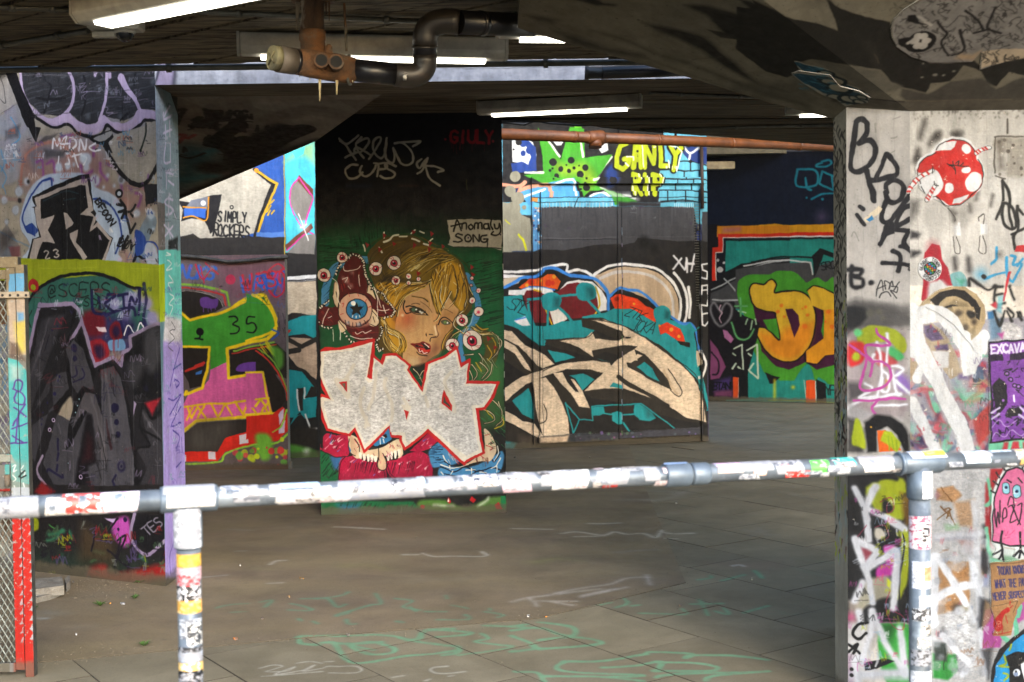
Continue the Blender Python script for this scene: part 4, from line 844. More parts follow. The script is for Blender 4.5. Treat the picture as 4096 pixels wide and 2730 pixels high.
# face
sk = 'c49a68'
P(sk, '1230 600 1120 660 1000 750 940 860 900 960 890 1050 900 1130 980 1200 1010 1270 980 1340 980 1420 1060 1470 1140 1480 1200 1440 1260 1390 1340 1330 1380 1240 1440 1140 1500 1020 1560 900 1530 860 1480 800 1440 760 1400 860 1340 930 1300 850 1260 750', so=4, sm=1, n=.04)
P('a87848', '1340 960 1400 900 1500 900 1560 920 1480 1080 1430 1200 1380 1290 1280 1400 1180 1440 1260 1340 1290 1200 1360 1130 1320 1040', so=30, sm=1, a=.8); P('8f6a50', '900 870 960 780 1080 740 1220 800 1290 900 1200 900 1080 860', so=50, sm=1, a=.35)
P('6b4038', '1280 1250 1360 1280 1260 1400 1160 1460 1140 1400 1200 1340', so=40, sm=1, a=.5)
D('c2402a', '1010 990 60', so=110, a=.8); D('cf7a3a', '900 1010 50', so=100, a=.7); D('f0dcb8', '958 950 15', so=14)
D('b05a30', '1330 970 20', so=60, a=.4)
L('2a1c14', 9, '1065 740 1180 760 1230 800'); L('8a6a1a', 6, '1070 745 1180 755 1240 800 1250 850', a=.8); L('3a2418', 7, '1060 830 1110 820 1150 828'); LS('3a2418', 6, '1410 880 1450 890 1500 920/1160 800 1230 850 1280 910', a=.6)
L('120c0a', 15, '985 790 968 860 1000 930 1060 920/1000 860 1050 850 1130 870 1190 900 1240 945', w2=10); P('2d2418', '1040 880 1110 862 1180 890 1210 925 1150 930 1080 920', so=4, sm=1); D('44604a', '1090 893 24', so=6); D('e9ecec', '1118 890 10 1155 912 9', so=3); P('d9dcd4', '1140 905 1200 918 1170 935', so=3); L('120c0a', 6, '1215 900 1225 945'); L('120c0a', 5, '1040 900 1100 935 1180 940 1235 945')
L('120c0a', 13, '1345 1040 1370 980 1420 960 1480 1010 1500 1040', w2=8); P('4a4a38', '1370 1000 1420 985 1460 1010 1470 1035 1400 1040', so=6, sm=1); D('6a8a4a', '1415 1015 17', so=8); D('e9ecec', '1440 1022 9', so=3)
L('5a3424', 7, '1330 1040 1335 1100 1350 1140 1330 1170 1290 1180'); L('f0dcb8', 16, '1308 1060 1320 1110 1322 1140', so=12, w2=22); LS('1a100c', 11, '1255 1215 1270 1185 1320 1165/1215 1140 1220 1165/1250 1145 1285 1148', w2=7)
P('6d1512', '1050 1245 1130 1235 1180 1218 1230 1235 1260 1265 1250 1320 1210 1345 1150 1330 1100 1280', so=4, sm=1); P('c22a22', '1140 1265 1200 1255 1255 1280 1240 1320 1180 1320', so=8, sm=1); L('150708', 14, '1110 1262 1180 1275 1250 1285', w2=8); P('15080a', '1160 1230 1220 1260 1260 1290 1210 1300', so=6); LS('efe0da', 8, '1140 1290 1150 1320 1175 1310 1190 1335 1225 1328/1200 1240 1240 1275', so=3); L('150708', 9, '1115 1320 1150 1350 1220 1360')
D('1c0c0c', '1215 1150 7')
P('d8c4a0', '1040 1400 1120 1380 1150 1440 1080 1470', so=36, sm=1, a=.5)
P('1a120e', '1060 1480 1200 1440 1240 1500 1200 1568 1080 1568', so=14, a=.8)
# hair strands over the face
for t in ('1250 590 1265 700 1310 800 1360 900 1330 980 1300 1000', '1270 540 1290 640 1290 760 1330 850 1370 930', '1480 420 1530 560 1540 700 1500 800', '1560 420 1600 560 1640 720 1620 860', '1240 600 1130 680 1000 740 930 830 900 960', '1200 640 1080 690 960 760 880 880', '760 1010 800 1080 900 1110 980 1170 1010 1260 990 1330', '780 1040 830 1140 920 1180 950 1260 900 1330', '1630 540 1650 640 1700 740', '1370 640 1350 760 1400 860', '1470 700 1420 790 1380 870', '1560 1110 1460 1180 1420 1280', '1480 1100 1400 1190 1370 1290', '1600 900 1520 980 1500 1060 1600 1140'):
    L('1c140c', 12, t); L(random.Random(t).choice(('e3d8b0', 'd0a73a', 'dcc88a')), 8, ' '.join(str(float(v) + (6 if i % 2 == 0 else 0)) for i, v in enumerate(t.split())))
for t in ('730 610 790 690 830 780', '860 640 900 700 880 760', '980 640 900 760 850 900', '1310 470 1370 620 1330 700', '1420 400 1400 560 1440 700', '1500 600 1580 700 1560 850', '820 1240 870 1300 930 1350', '760 1120 780 1240 850 1330'): L('dcc88a', 9, t, w2=3)
P(h3, '1680 1080 1760 1060 1880 1120 1960 1240 1960 1400 1900 1500 1800 1560 1700 1500 1800 1380 1820 1250', so=10, sm=1, a=.9)
for t in ('1720 1090 1800 1140 1890 1120', '1900 1120 2000 1220 1960 1350 1900 1400 1960 1500', '1960 1160 1980 1300 1880 1420', '1780 1360 1840 1440 1880 1520 1800 1568', '1680 1460 1760 1520 1820 1568', '1760 1340 1800 1400 1810 1500', '1850 1400 1920 1480 1900 1568', '1700 1350 1600 1368'): L('1a140c', 16, t); L('d9cfae', 9, t, w2=4)
for t in ('1740 1040 1800 1090 1860 1080', '1850 1260 1900 1350 1860 1420', '1900 1180 1940 1240 1930 1340'): L('b08a22', 10, t)
def strands(guides, cols, k, jit, w, seed, a=.85):
    r = random.Random(seed)
    for g in guides.split('/'):
        v = [float(q) for q in g.split()]
        for _ in range(k):
            ox_, oy_ = r.uniform(-jit, jit), r.uniform(-jit, jit); f = r.uniform(.6, 1)
            n_ = max(3, int(len(v) // 2 * f)); st = r.randint(0, len(v) // 2 - n_)
            q = []
            for i in range(st, st + n_): q += [v[2 * i] + ox_ * (1 - .3 * i / n_) + r.uniform(-6, 6), v[2 * i + 1] + oy_ + r.uniform(-6, 6)]
            L(r.choice(cols), r.uniform(w * .4, w), q, w2=1.5, a=a, so=2)
HC = ('1c140c', '2e2210', '6a4c14', 'b88a1e', 'd6ac3c', 'e8d9a0', '8a6a1a', 'efe6c4')
strands('1480 400 1400 480 1330 600 1300 720 1330 830 1360 900/1500 420 1540 540 1560 680 1530 800 1480 860/1460 400 1440 520 1420 640 1400 760 1380 850/1560 440 1610 560 1640 700 1640 820 1600 900', HC, 13, 34, 11, 71)
strands('1240 600 1120 640 1000 700 920 790 880 880/1160 610 1000 640 880 720 820 820/900 620 800 680 760 780 760 900', HC, 12, 30, 10, 72)
strands('760 1000 820 1090 920 1150 980 1230 990 1320/800 1180 860 1260 920 1310 960 1360/740 960 780 1060 800 1180 850 1300/860 1120 940 1180 960 1260 920 1340', HC, 12, 24, 10, 73)
strands('1460 320 1300 330 1140 380 1000 460 900 520/1440 290 1240 270 1060 310 940 400 860 480/1500 350 1350 400 1230 480 1130 560', ('1c140c', '3a2c10', '6a5414', '8a6a16', 'a88428', 'c9b878'), 16, 34, 10, 74, .7)
strands('1580 1110 1500 1160 1420 1260 1380 1340/1700 1080 1800 1130 1900 1120 1980 1240 1960 1400/1640 1060 1600 1150 1640 1260', HC, 9, 22, 9, 75)
strands('680 560 640 480 640 380 720 280 860 200 1000 180/760 540 720 430 800 330 940 260', ('15120a', '2a2410', '4c3c14', '6a5414'), 12, 30, 10, 76, .7)
hatch('a8764a', 5, 1000, 1000, 1250, 1380, 60, 30, 14, 77, .35); hatch('e0bc8a', 6, 1020, 1060, 1240, 1300, 30, 26, -20, 78, .4)
hatch('1c6a40', 8, 1640, 300, 1980, 1300, 60, 90, -26, 79, .5); hatch('1c6a40', 7, 80, 120, 560, 420, 40, 90, -10, 80, .5); hatch('061a10', 8, 620, -100, 1400, 60, 60, 4, -80, 81, .8)
# thorn crown
L('23401c', 22, '640 200 720 150 820 110 960 95 1100 120 1200 180 1290 220 1400 260 1520 330 1620 400 1680 480 1700 560', so=4); L('d9d9c8', 20, '770 175 830 150 870 110 920 100', so=4); LS('d9d9c8', 15, '935 118 1005 120/1060 150 1140 180/1185 200 1240 218/1140 80 1185 92/1050 95 1090 60/1235 185 1275 150/555 205 572 270/718 235 745 290/770 75 772 135', so=3)
for x, y in ((770, 110), (870, 200), (1085, 215), (1240, 260), (1380, 235), (1070, 85), (1265, 100), (1245, 200), (720, 260), (590, 210), (1690, 440), (1700, 520), (1860, 1190), (1930, 1285), (1130, 500)): P('7d1418', [x - 12, y - 30, x + 30, y - 5, x - 5, y + 30], so=4)
# monster flower with star eye
mr = '4e1012'
P(mr, '300 700 290 560 350 440 400 330 470 290 540 330 570 450 590 560 620 700 700 760 800 830 890 880 860 930 780 960 700 960 720 1100 700 1200 600 1250 500 1220 400 1120 340 1040 200 1060 80 1040 70 920 130 850 250 860', so=5, sm=1, n=.15)
hatch('8e2420', 9, 320, 480, 540, 680, 16, 6, 60, 12, .7); hatch('8e2420', 9, 100, 880, 240, 1020, 10, 30, 30, 13, .7); hatch('8e2420', 9, 430, 1090, 660, 1180, 14, 60, 6, 14, .7); hatch('8e2420', 9, 700, 840, 840, 940, 10, 50, 16, 15, .7)
P(bl, '300 100 300 100 300 100'); P('d8c2a4', '230 740 250 620 280 600 300 700 290 860 260 840', so=3, sm=1); P('d8c2a4', '590 700 620 610 650 680 680 780 640 740', so=3, sm=1); P('d8c2a4', '630 880 690 900 720 1000 690 1060 620 1040', so=3, sm=1); P('d8c2a4', '300 1000 370 1050 380 1110 320 1120', so=3, sm=1)
LS('1a0c0c', 6, '230 740 255 620 285 610 300 700 290 860 258 835 225 740/595 700 620 610 690 790/640 880 725 990 690 1060 620 1030/300 1000 380 1110/265 700 275 760/660 950 680 1020', so=2)
L('1a0c0c', 140, '350 900 470 900 620 900', so=3, a=0); D('caa08a', '470 885 172', so=3); D('1a0c0c', '0 0 1')
P('b98a78', '320 980 400 1060 500 1080 620 1050 640 960 560 1040 440 1040', so=14, sm=1, a=.7)
LS('1a0c0c', 7, '470 713 560 728 620 780 645 860 640 950 600 1020 540 1060 460 1070 380 1050 320 990 298 900 310 800 370 735 470 713/370 1000 380 1040/410 1010 415 1060/450 1020 452 1066/490 1022 495 1068/530 1018 540 1062/570 1000 590 1040', so=2)
LS('b03a34', 6, '400 720 410 750/500 718 508 745/330 830 350 820 340 860/590 780 580 800/640 850 610 860/320 940 350 930', so=2)
D('6a9ac8', '400 1025 16 520 1045 20', so=20, a=.6)
D('1c1412', '490 880 113'); D('2f78ae', '490 880 104', so=4); hatch('1c4a6a', 7, 420, 800, 580, 960, 24, 20, 40, 16, .6); LS('3f8a5a', 5, '500 800 510 840/590 840 560 880/540 960 530 920', a=.7)
P('15100f', '490 805 510 850 562 855 525 890 540 945 492 912 445 945 455 890 415 858 470 850', so=3); D('f2f2ee', '452 820 28', so=6); LS('f2f2ee', 8, '455 940 450 965/490 950 490 970/522 945 530 965', so=2)
rr = random.Random(5)
for ring in ('270 520 300 440 350 390 400 340 440 300 520 330 560 380 570 460 590 540 620 600 640 640', '640 660 700 700 760 720 790 780 840 830 880 900 850 950 760 980', '110 870 150 830 200 790/70 900 60 970 140 1080 240 1080', '360 1130 430 1220 520 1260 640 1250 720 1200 760 1120 740 1060', '700 1250 720 1320 780 1300'):
    for t in ring.split('/'):
        q = [float(k) for k in t.split()]
        for i in range(0, len(q) - 2, 2):
            for f in (.1, .45, .8):
                x, y = q[i] + (q[i + 2] - q[i]) * f, q[i + 1] + (q[i + 3] - q[i + 1]) * f
                L('16100e', 24, [x, y, x + rr.uniform(-12, 12), y + rr.uniform(-16, 16)]); L('e3ddcf', 17, [x, y, x + rr.uniform(-12, 12), y + rr.uniform(-16, 16)], w2=9, so=2)
LS('e9e3da', 7, '350 440 370 480 450 475 510 450 530 420/340 570 400 550 370 600/400 640 420 670/520 520 522 640/130 1040 150 980 200 880/190 975 230 960/700 880 780 890 820 880/760 840 790 920/240 560 290 620 280 760 310 840/480 1130 500 1150 560 1120 580 1140 640 1110/430 1170 520 1200 650 1195/240 1100 245 1220/320 1110 322 1210/660 650 700 780 705 1000/680 700 740 860', so=3)
D('b9a5a0', '390 590 26 430 640 22 350 560 14 450 500 16', so=22, a=.7)
# small eyeballs
for x, y, r, pr in ((150, 530, 66, 1), (335, 345, 54, 1), (682, 455, 64, 1), (870, 400, 68, 1), (890, 580, 44, 1), (1027, 535, 28, 0), (1032, 602, 22, 0), (1135, 558, 20, 0), (1765, 690, 23, 0), (1695, 555, 16, 0), (1700, 795, 30, 0), (1768, 908, 46, 0), (1595, 998, 62, 1), (1695, 1205, 102, 1), (1480, 1262, 68, 1), (1687, 635, 14, 0)):
    D('18100e', '%f %f %f' % (x, y, r + 6), so=2); D('ded2c6', '%f %f %f' % (x, y, r), so=4)
    LS('b03038', 5, [x - r * .8, y - r * .3, x - r * .4, y]) if 0 else None
    for k in range(5 if pr else 1):
        an = rr.uniform(0, 6.28); L('b03038', 6, [x + math.cos(an) * r * .95, y + math.sin(an) * r * .95, x + math.cos(an + .2) * r * .7, y + math.sin(an + .2) * r * .7, x + math.cos(an) * r * .5, y + math.sin(an) * r * .5], w2=3)
    if pr: D('1c0a0c', '%f %f %f' % (x, y + r * .05, r * .55), so=2); D('b81c3c', '%f %f %f' % (x, y + r * .05, r * .47), so=5); D('14060a', '%f %f %f' % (x, y + r * .08, r * .26), so=4); D('ffe6ea', '%f %f %f' % (x - r * .12, y - r * .1, r * .1), so=3)
    else: D('d8345a', '%f %f %f' % (x, y + r * .1, r * .36), so=8)
LS('e9e3da', 5, '1660 1280 1640 1240 1620 1250/1600 1180 1640 1210 1610 1230', so=2)
# caption panel
P('a9a397', '1440 -30 2000 -40 2010 180 2000 260 1960 250 1860 222 1500 225 1440 205 1470 160 1450 60', so=4, n=.08); L('2a2c28', 6, '1445 -40 1440 180/1500 232 1860 224 1990 236 2010 60')
V(1024, 0, 1024, 1568)
P('a9a397', '1172 1350 1300 1342 1500 1352 1505 1430 1500 1530 1470 1520 1400 1508 1210 1512 1175 1500 1190 1460', so=3, n=.08); LS('1f2620', 5, '1175 1342 1300 1332 1420 1340 1505 1350/1170 1360 1180 1490/1210 1516 1400 1512 1500 1520')
LS('14120f', 9, '1210 1415 1235 1350 1255 1412/1196 1385 1262 1372/1262 1400 1268 1372 1290 1368 1290 1402/1318 1375 1303 1388 1318 1405 1334 1390 1320 1374/1342 1402 1345 1372 1362 1370 1364 1400 1366 1372 1384 1370 1388 1402/1424 1374 1400 1378 1402 1402 1424 1396 1426 1372 1430 1404/1445 1340 1440 1380 1448 1404/1462 1372 1464 1398 1482 1398 1492 1370 1494 1420 1470 1440 1440 1432 1452 1418', so=3)
LS('14120f', 9, '1262 1440 1235 1432 1222 1445 1250 1460 1262 1472 1240 1482 1212 1478/1300 1438 1282 1450 1284 1474 1304 1480 1322 1466 1316 1446 1300 1438/1335 1480 1336 1438 1370 1478 1372 1436/1412 1440 1386 1446 1384 1474 1408 1480 1418 1464 1400 1462', so=3, sm=1)
D('2a1440', '1302 1457 5 1494 1437 4'); L('14120f', 5, '1417 1470 1418 1512')
# lower half: crimson petals, second eye, blue eyelid at right
V(1240, 1450, 800, 1930)
P('114a2a', '60 -40 1920 -40 1920 1480 60 1480', so=2, n=.06, a=.001)
P('0f5a34', '60 820 330 900 330 1200 60 1500', so=6); hatch('0a2014', 10, 110, 900, 300, 1100, 20, 40, -60, 21, .8); P('2c5a8a', '190 900 330 900 270 1040 230 1040', so=16)
P('3a6a34', '1560 0 1900 0 1900 640 1640 640', so=60, a=.7)
for t in ('1560 20 1620 110 1580 180', '1640 0 1720 80 1660 160', '1760 20 1740 120 1660 190', '1540 80 1570 150 1560 200', '1750 350 1820 420 1860 540 1790 620', '1650 450 1740 480 1780 560 1680 590', '1820 380 1850 480 1840 560', '1060 150 1080 90 1130 60', '1000 60 1060 130 1090 200'): L('1a140c', 15, t); L('d5caa6', 9, t, w2=4)
for t in ('1780 640 1860 600 1850 520', '1600 0 1660 90', '1700 460 1760 540'): L('b39a22', 9, t)
cr = 'a3103a'
P(cr, '150 690 260 700 380 700 370 900 260 920 180 880 90 840 110 760', so=5, sm=1, n=.1); P(cr, '270 1140 280 980 330 920 480 900 640 950 720 1010 720 1150 500 1300 300 1290', so=5, sm=1, n=.1)
P(cr, '740 960 860 930 960 880 1060 870 1150 920 1190 1040 1170 1160 900 1160 760 1080', so=5, sm=1, n=.1); P(cr, '960 860 1140 670 1240 760 1150 840 1060 870', so=6, n=.1)
P('5e1030', '300 1100 720 1100 1180 1060 1180 1200 300 1200', so=70, a=.5)
for k in range(34):
    x, y = rr.choice(((rr.uniform(130, 340), rr.uniform(720, 870)), (rr.uniform(300, 680), rr.uniform(950, 1110)), (rr.uniform(800, 1140), rr.uniform(920, 1080)), (rr.uniform(1040, 1180), rr.uniform(720, 840))))
    L(rr.choice(('e3a8b4', 'e9c3c8', '5f6fc0', 'd9607a', 'efd9da')), rr.uniform(8, 22), [x, y, x + rr.uniform(10, 46), y + rr.uniform(-40, -8)], w2=5, so=7, a=.8)
hatch('30061a', 8, 380, 960, 1020, 980, 44, -24, 90, 23, .8); LS('30061a', 7, '270 1140 290 980 340 920/1150 900 1195 1040 1170 1160/90 840 180 890 260 920 370 910/720 1010 720 1130/740 970 780 1080 860 1130')
P('d8c4a6', '370 700 500 760 560 840 700 820 860 740 900 850 880 920 760 950 620 960 500 930 440 920 390 860', so=4, sm=1); D('caa888', '620 880 40', so=50, a=.5)
P('15100e', '480 880 540 900 640 925 760 900 870 850 850 940 700 960 560 960 480 930', so=4)
for x, y, hh in ((490, 905, 30), (525, 920, 30), (565, 925, 34), (600, 930, 34), (632, 935, 26), (752, 925, 30), (785, 905, 34), (825, 895, 34), (862, 880, 30)): P('e9e3d6', [x - 15, y - hh, x + 13, y - hh, x + 10, y + hh * .8, x, y + hh, x - 10, y + hh * .7], so=3, sm=1)
P('cfb090', '665 860 700 880 730 960 740 1010 710 1040 665 1030 655 980', so=4, sm=1); L('18100e', 7, '660 830 665 900 650 980 660 1030 700 1045 735 1020 730 940 700 880'); LS('b03038', 5, '740 770 780 800 770 830/800 800 820 830/420 740 450 780/480 790 460 820')
P('caa98c', '380 720 420 740 460 840 440 900 400 850', so=6, sm=1); LS('18100e', 7, '375 740 370 820 400 880 440 900/430 740 470 800 480 860'); P('3f6a9a', '370 800 400 850 390 880', so=5)
L('2f78ae', 70, '640 780 700 740 745 700', so=4); P('2f78ae', '610 800 740 640 780 620 795 740 720 790', so=4); P('121012', '700 700 740 690 750 720 725 735', so=4); LS('f2f2ee', 8, '675 740 680 790/705 740 715 775/690 715 720 728'); L('121012', 8, '600 815 680 810 760 770 800 740')
P(bl, '1150 860 1280 760 1340 830 1440 960 1260 1010 1180 1010', so=8, sm=1); hatch('12304a', 9, 1190, 800, 1300, 980, 26, -60, 4, 24, .8); P(bl, '1280 1000 1500 1020 1700 960 1860 860 1850 1040 1700 1090 1280 1120', so=8, sm=1, n=.15)
for t in ('1270 1010 1400 1060 1500 1010 1620 1060 1750 1020 1860 1040', '1300 960 1380 1000 1460 960', '1750 900 1780 960 1840 880', '1300 1080 1400 1100', '1560 1090 1640 1050 1720 1090'): L('0e1626', 11, t)
for t in ('1270 990 1350 1020 1440 1015 1530 990', '1290 910 1310 950 1330 970', '1810 810 1820 880 1780 960', '1840 930 1800 1000 1750 1030', '1380 1050 1360 1090', '1270 1060 1290 1090', '1510 1045 1600 1040', '1640 1070 1710 1065', '1350 1000 1355 1040', '1560 1030 1565 1080', '1805 1000 1808 1060'): L('e6e0cf', 11, t, w2=5, so=2)
P('cdb69a', '1680 640 1740 680 1780 760 1800 860 1740 960 1640 960 1500 990 1660 890 1690 820', so=5, sm=1); hatch('18100e', 7, 1720, 700, 1790, 860, 9, 40, -20, 25, .9); hatch('5a2a20', 6, 1600, 920, 1740, 960, 14, 6, 44, 26, .9); LS('b03038', 6, '1690 700 1740 690/1700 800 1760 830 1740 850/1650 900 1690 930/1340 860 1400 930 1440 980', so=2)
hatch('c9b8b0', 8, 1330, 850, 1440, 960, 16, 20, 40, 27, .8)
hatch('062014', 9, 90, 640, 260, 1300, 20, 30, -50, 82, .7); hatch('2a7a4a', 8, 1620, 420, 1880, 800, 30, 40, 40, 83, .6); hatch('d0406a', 6, 300, 900, 1180, 1120, 60, 14, -34, 84, .6); hatch('5a0a24', 7, 120, 700, 1180, 1120, 60, 18, 30, 85, .6)
# red outlined silver letters
out = '150 1300 %s' if 0 else None
V(1024, 900, 1024, 1568)
sil = '385 790 420 745 500 758 590 745 605 730 725 700 718 800 775 850 780 800 850 790 940 860 935 890 1020 1010 1055 840 1165 790 1230 730 1260 850 1305 815 1290 960 1510 960 1455 1050 1410 1125 1370 1125 1395 1290 1395 1400 1290 1450 1275 1480 1050 1260 910 1380 870 1310 835 1300 820 1240 670 1390 655 1360 595 1250 570 1290 430 1260 385 1110 380 1050 400 1040 440 1060 390 950'
P('b01a1c', '375 780 420 757 500 762 590 745 605 733 722 708 722 800 770 850 785 800 860 795 945 860 930 885 1020 1015 1045 845 1165 795 1225 750 1250 860 1305 825 1293 962 1490 965 1455 1055 1400 1125 1358 1128 1378 1290 1400 1400 1290 1450 1278 1470 1050 1262 912 1378 888 1320 890 1300 835 1295 820 1235 665 1390 600 1250 572 1288 432 1255 385 1110 388 1050 405 1040 445 1058 385 950', so=2)
L('b81c1e', 13, '375 780 420 757 500 762 590 745 605 733 722 708 722 800 770 850 785 800 860 795 945 860 930 885 1020 1015 1045 845 1165 795 1225 750 1250 860 1305 825 1293 962 1490 965 1455 1055 1400 1125 1358 1128 1378 1290 1400 1400 1290 1450 1278 1470 1050 1262 912 1378 888 1320 890 1300 835 1295 820 1235 665 1390 600 1250 572 1288 432 1255 385 1110 388 1050 405 1040 445 1058 385 950', sm=0, cl=True, so=2)
bo = '392 775 500 770 600 755 715 722 700 850 690 940 712 950 725 815 780 862 800 808 860 805 935 865 925 890 1022 1028 1056 850 1170 802 1222 765 1250 878 1298 845 1285 972 1478 975 1442 1052 1396 1115 1345 1120 1368 1290 1390 1396 1290 1438 1276 1455 1052 1245 915 1365 897 1320 900 1292 835 1286 820 1225 668 1375 605 1240 568 1278 440 1248 400 1110 395 1060 410 1052 460 1070 395 940'
P('d9d4c8', bo, so=2, n=.05)
P('c2c2c3', '415 790 600 772 705 735 690 850 670 950 690 970 712 965 735 830 780 880 810 825 860 822 915 865 905 890 1022 1050 1040 1040 1068 865 1180 815 1215 790 1240 890 1285 880 1275 985 1462 985 1425 1050 1385 1098 1320 1105 1345 1290 1370 1380 1290 1415 1200 1350 1052 1220 925 1335 915 1270 825 1270 815 1200 668 1345 612 1215 570 1262 455 1235 420 1110 420 1080 480 1080 410 930', so=3, n=.32)
LS('c9c3b8', 20, '600 860 540 950 490 950 560 1060/665 1000 640 1110 690 1230/740 900 720 1040 690 1130/800 940 790 1000 835 1110 830 1200/680 1180 670 1240/1190 900 1150 970 1200 1050 1220 1140/1040 1060 1050 1110/900 1060 930 1110', so=4, a=.9)
P('c9c3b8', '500 945 570 935 580 1060 560 1070', so=3); P('b01a1c', '508 962 556 956 556 1025', so=2); P('5b5a4a', '524 972 546 968 546 1006', so=2); P('b01a1c', '705 830 700 950 680 935', so=2); P('4b5a3a', '701 860 698 920 690 915', so=2)
P('c9c3b8', '1160 960 1220 1150 1120 1120', so=4); P('b01a1c', '1148 1010 1202 1105 1200 1140 1132 1092', so=2); P('3a4038', '1150 1050 1165 1085 1190 1108 1192 1120 1146 1088', so=2); P('c9c3b8', '885 1100 950 1110 930 1210', so=4); P('b01a1c', '905 1135 935 1145 922 1195', so=2)
LS('8f8f90', 3, '520 1060 530 1100/535 1055 545 1105/800 950 840 1000 900 960/700 1120 760 1060 880 990/1130 960 1180 1020/860 960 950 950', a=.7)
D('6b4040', '933 1078 4'); LS('6b3a3a', 6, '380 790 385 830', a=0)
V(1240, 1450, 800, 1930)
P('0f5a34', '80 1340 1000 1340 1060 1400 1000 1440 300 1470 80 1480', so=12); P('2f6aa8', '260 1370 480 1370 460 1440 300 1440', so=40, a=.7); P('4a3a40', '600 1420 1900 1400 1900 1500 80 1500', so=30, a=.7)
P('4e7a30', '1060 1330 1300 1330 1500 1400 1750 1300 1880 1300 1880 1420 1500 1440 1100 1420', so=16, sm=1, a=.9); LS('c9cfc0', 26, '1200 1380 1280 1385 1380 1390/1620 1390 1700 1340 1720 1310', so=16, a=.8); P('b0141c', '1320 1340 1340 1300 1365 1345 1350 1365', so=3); P('b0141c', '1540 1330 1560 1290 1600 1330 1570 1360', so=3); P('b0141c', '1780 1380 1820 1350 1860 1420 1800 1420', so=5); D('b0141c', '1090 1390 20', so=6); P('e9e3d6', '1325 1345 1338 1305 1345 1345', so=2); P('0f6a3c', '1840 1280 1890 1280 1890 1420 1850 1400', so=5)
hatch('0a2014', 9, 200, 1380, 1000, 1430, 30, 20, -40, 28, .7)
L('b9b6a0', 4, '880 1390 880 1460', sm=0, a=.7); scatter(('b9b2a0', '6b6a5a'), 100, 1440, 1890, 1475, 40, 2, 5, 3, 3, .5)
L('08080a', 18, '45 -1400 90 1480', so=6, a=0)
V(1024, 900, 1024, 1568); L('0b0b0d', 14, '352 -900 362 0 385 800 400 1360', so=4, sm=0); LS('0c0c0e', 6, '1508 -180 1518 400 1530 1420', sm=0, so=3)
for k in range(12): L('cfd2c8', 5, [1512 + k * 1.6, 130 + k * 110, 1513 + k * 1.6, 165 + k * 110], sm=0, a=.6)

# ------------------------------------------------------------------ sticker pillar, narrow camouflage edge
use(CPS)
V(3072, 0, 1024, 1568)
P('827c6e', '360 700 500 700 500 2800 360 2800', so=2, n=.1)
rr = random.Random(31)
for k in range(150):
    y = 740 + k * 13 + rr.uniform(-10, 10); x = rr.uniform(395, 485)
    L(rr.choice(('1d1b17', '26241e')), rr.uniform(10, 20), [x, y, x + rr.uniform(-16, 16), y + 30, x + rr.uniform(-10, 10), y + rr.uniform(50, 90)], w2=5, so=3)
for k in range(130):
    y = 1850 + k * 12; x = rr.uniform(400, 485); L(rr.choice(('4f6a2a', '8f9a1e', '5b3a34', '7f8f8a', '1d1b17', '9a8f78', '6b8a90')), rr.uniform(8, 18), [x, y, x + rr.uniform(-10, 10), y + rr.uniform(30, 90)], w2=4, so=4, a=.9)
# left face
use(CPA)
under(CPA, 12, 30, ('9b9a9b', 'a8a5a2', '8c8a88', 'b0aca6'), .8, .5)
V(3300, 400, 796, 1387)
P('a9a6a2', '140 100 600 70 600 1500 140 1500', so=3, n=.06, a=.8)
bk = '15151a'
LS(bk, 34, '225 150 205 300 180 470 240 500 320 440 350 360 320 290 250 300/225 150 260 135 300 170 295 240 240 300/290 500 310 580 335 640 340 700/310 560 370 560 430 540 495 520 490 460 440 390 415 400 350 560/430 640 420 590 480 560 540 600 530 680 480 710 430 690 415 640/425 690 400 760 395 830 430 850 480 800 560 700 590 660/440 850 430 920 380 1000/600 730 540 760 490 870 590 830/470 900 650 920/570 930 540 1000 600 1060', so=4)
P(bk, '410 870 470 800 480 930 410 960 380 1030 370 1000', so=4); LS(bk, 30, '470 1050 520 1090 510 1200/400 1140 580 1150 590 1180/520 1020 650 1060', so=6)
LS(bk, 26, '250 740 270 760/230 800 270 870', so=5)
P('cfc2aa', '275 830 370 730 395 750 380 780 300 850 285 850', so=2); P('2f78ae', '290 830 330 800 340 830 310 845', so=3)
LS(bk, 32, '160 1190 250 1190 240 1230 190 1230/190 1170 190 1300 260 1310 270 1260 200 1240', so=8); D(bk, '330 1280 20', so=8)
L(bk, 7, '360 1380 380 1290 400 1270 410 1340/365 1330 430 1300/430 1330 420 1270 460 1290 450 1330 470 1270 480 1300/480 1340 520 1270/470 1310 510 1310 500 1350 460 1340 500 1390/380 1390 400 1360 440 1350 460 1380', so=3)
for x in (262, 360, 480): L('6f6d6b', 2.5, [x, 90, x, 1560], sm=0, a=.5)
r_ = random.Random(3)
for k in range(90): D('5b5955', '%f %f %f' % (r_.uniform(145, 590), r_.uniform(80, 1100), r_.uniform(1, 3.5)), so=3, a=.6)
LS('5f5d5a', 6, '350 170 355 240/460 280 500 270/470 150 520 130/180 960 200 930 230 990/450 380 480 360', so=6, a=.6)
P('2b2a2c', '140 1470 220 1400 300 1420 420 1440 590 1500 600 1600 140 1600', so=30, sm=1, a=.8)
V(3300, 1250, 796, 1664)
P('4b4a49', '150 -60 720 -60 720 130 150 160', so=30, a=.7); P('15171a', '140 40 200 -40 330 -20 350 60 250 160 120 240', so=16, sm=1, a=.9); D('55544a', '370 20 34 440 10 26 470 60 22', so=12, a=.8)
P('7b6a70', '180 160 700 160 700 900 180 900', so=40, a=.75); P('9b9296', '180 200 330 400 300 600 180 560', so=20, a=.6)
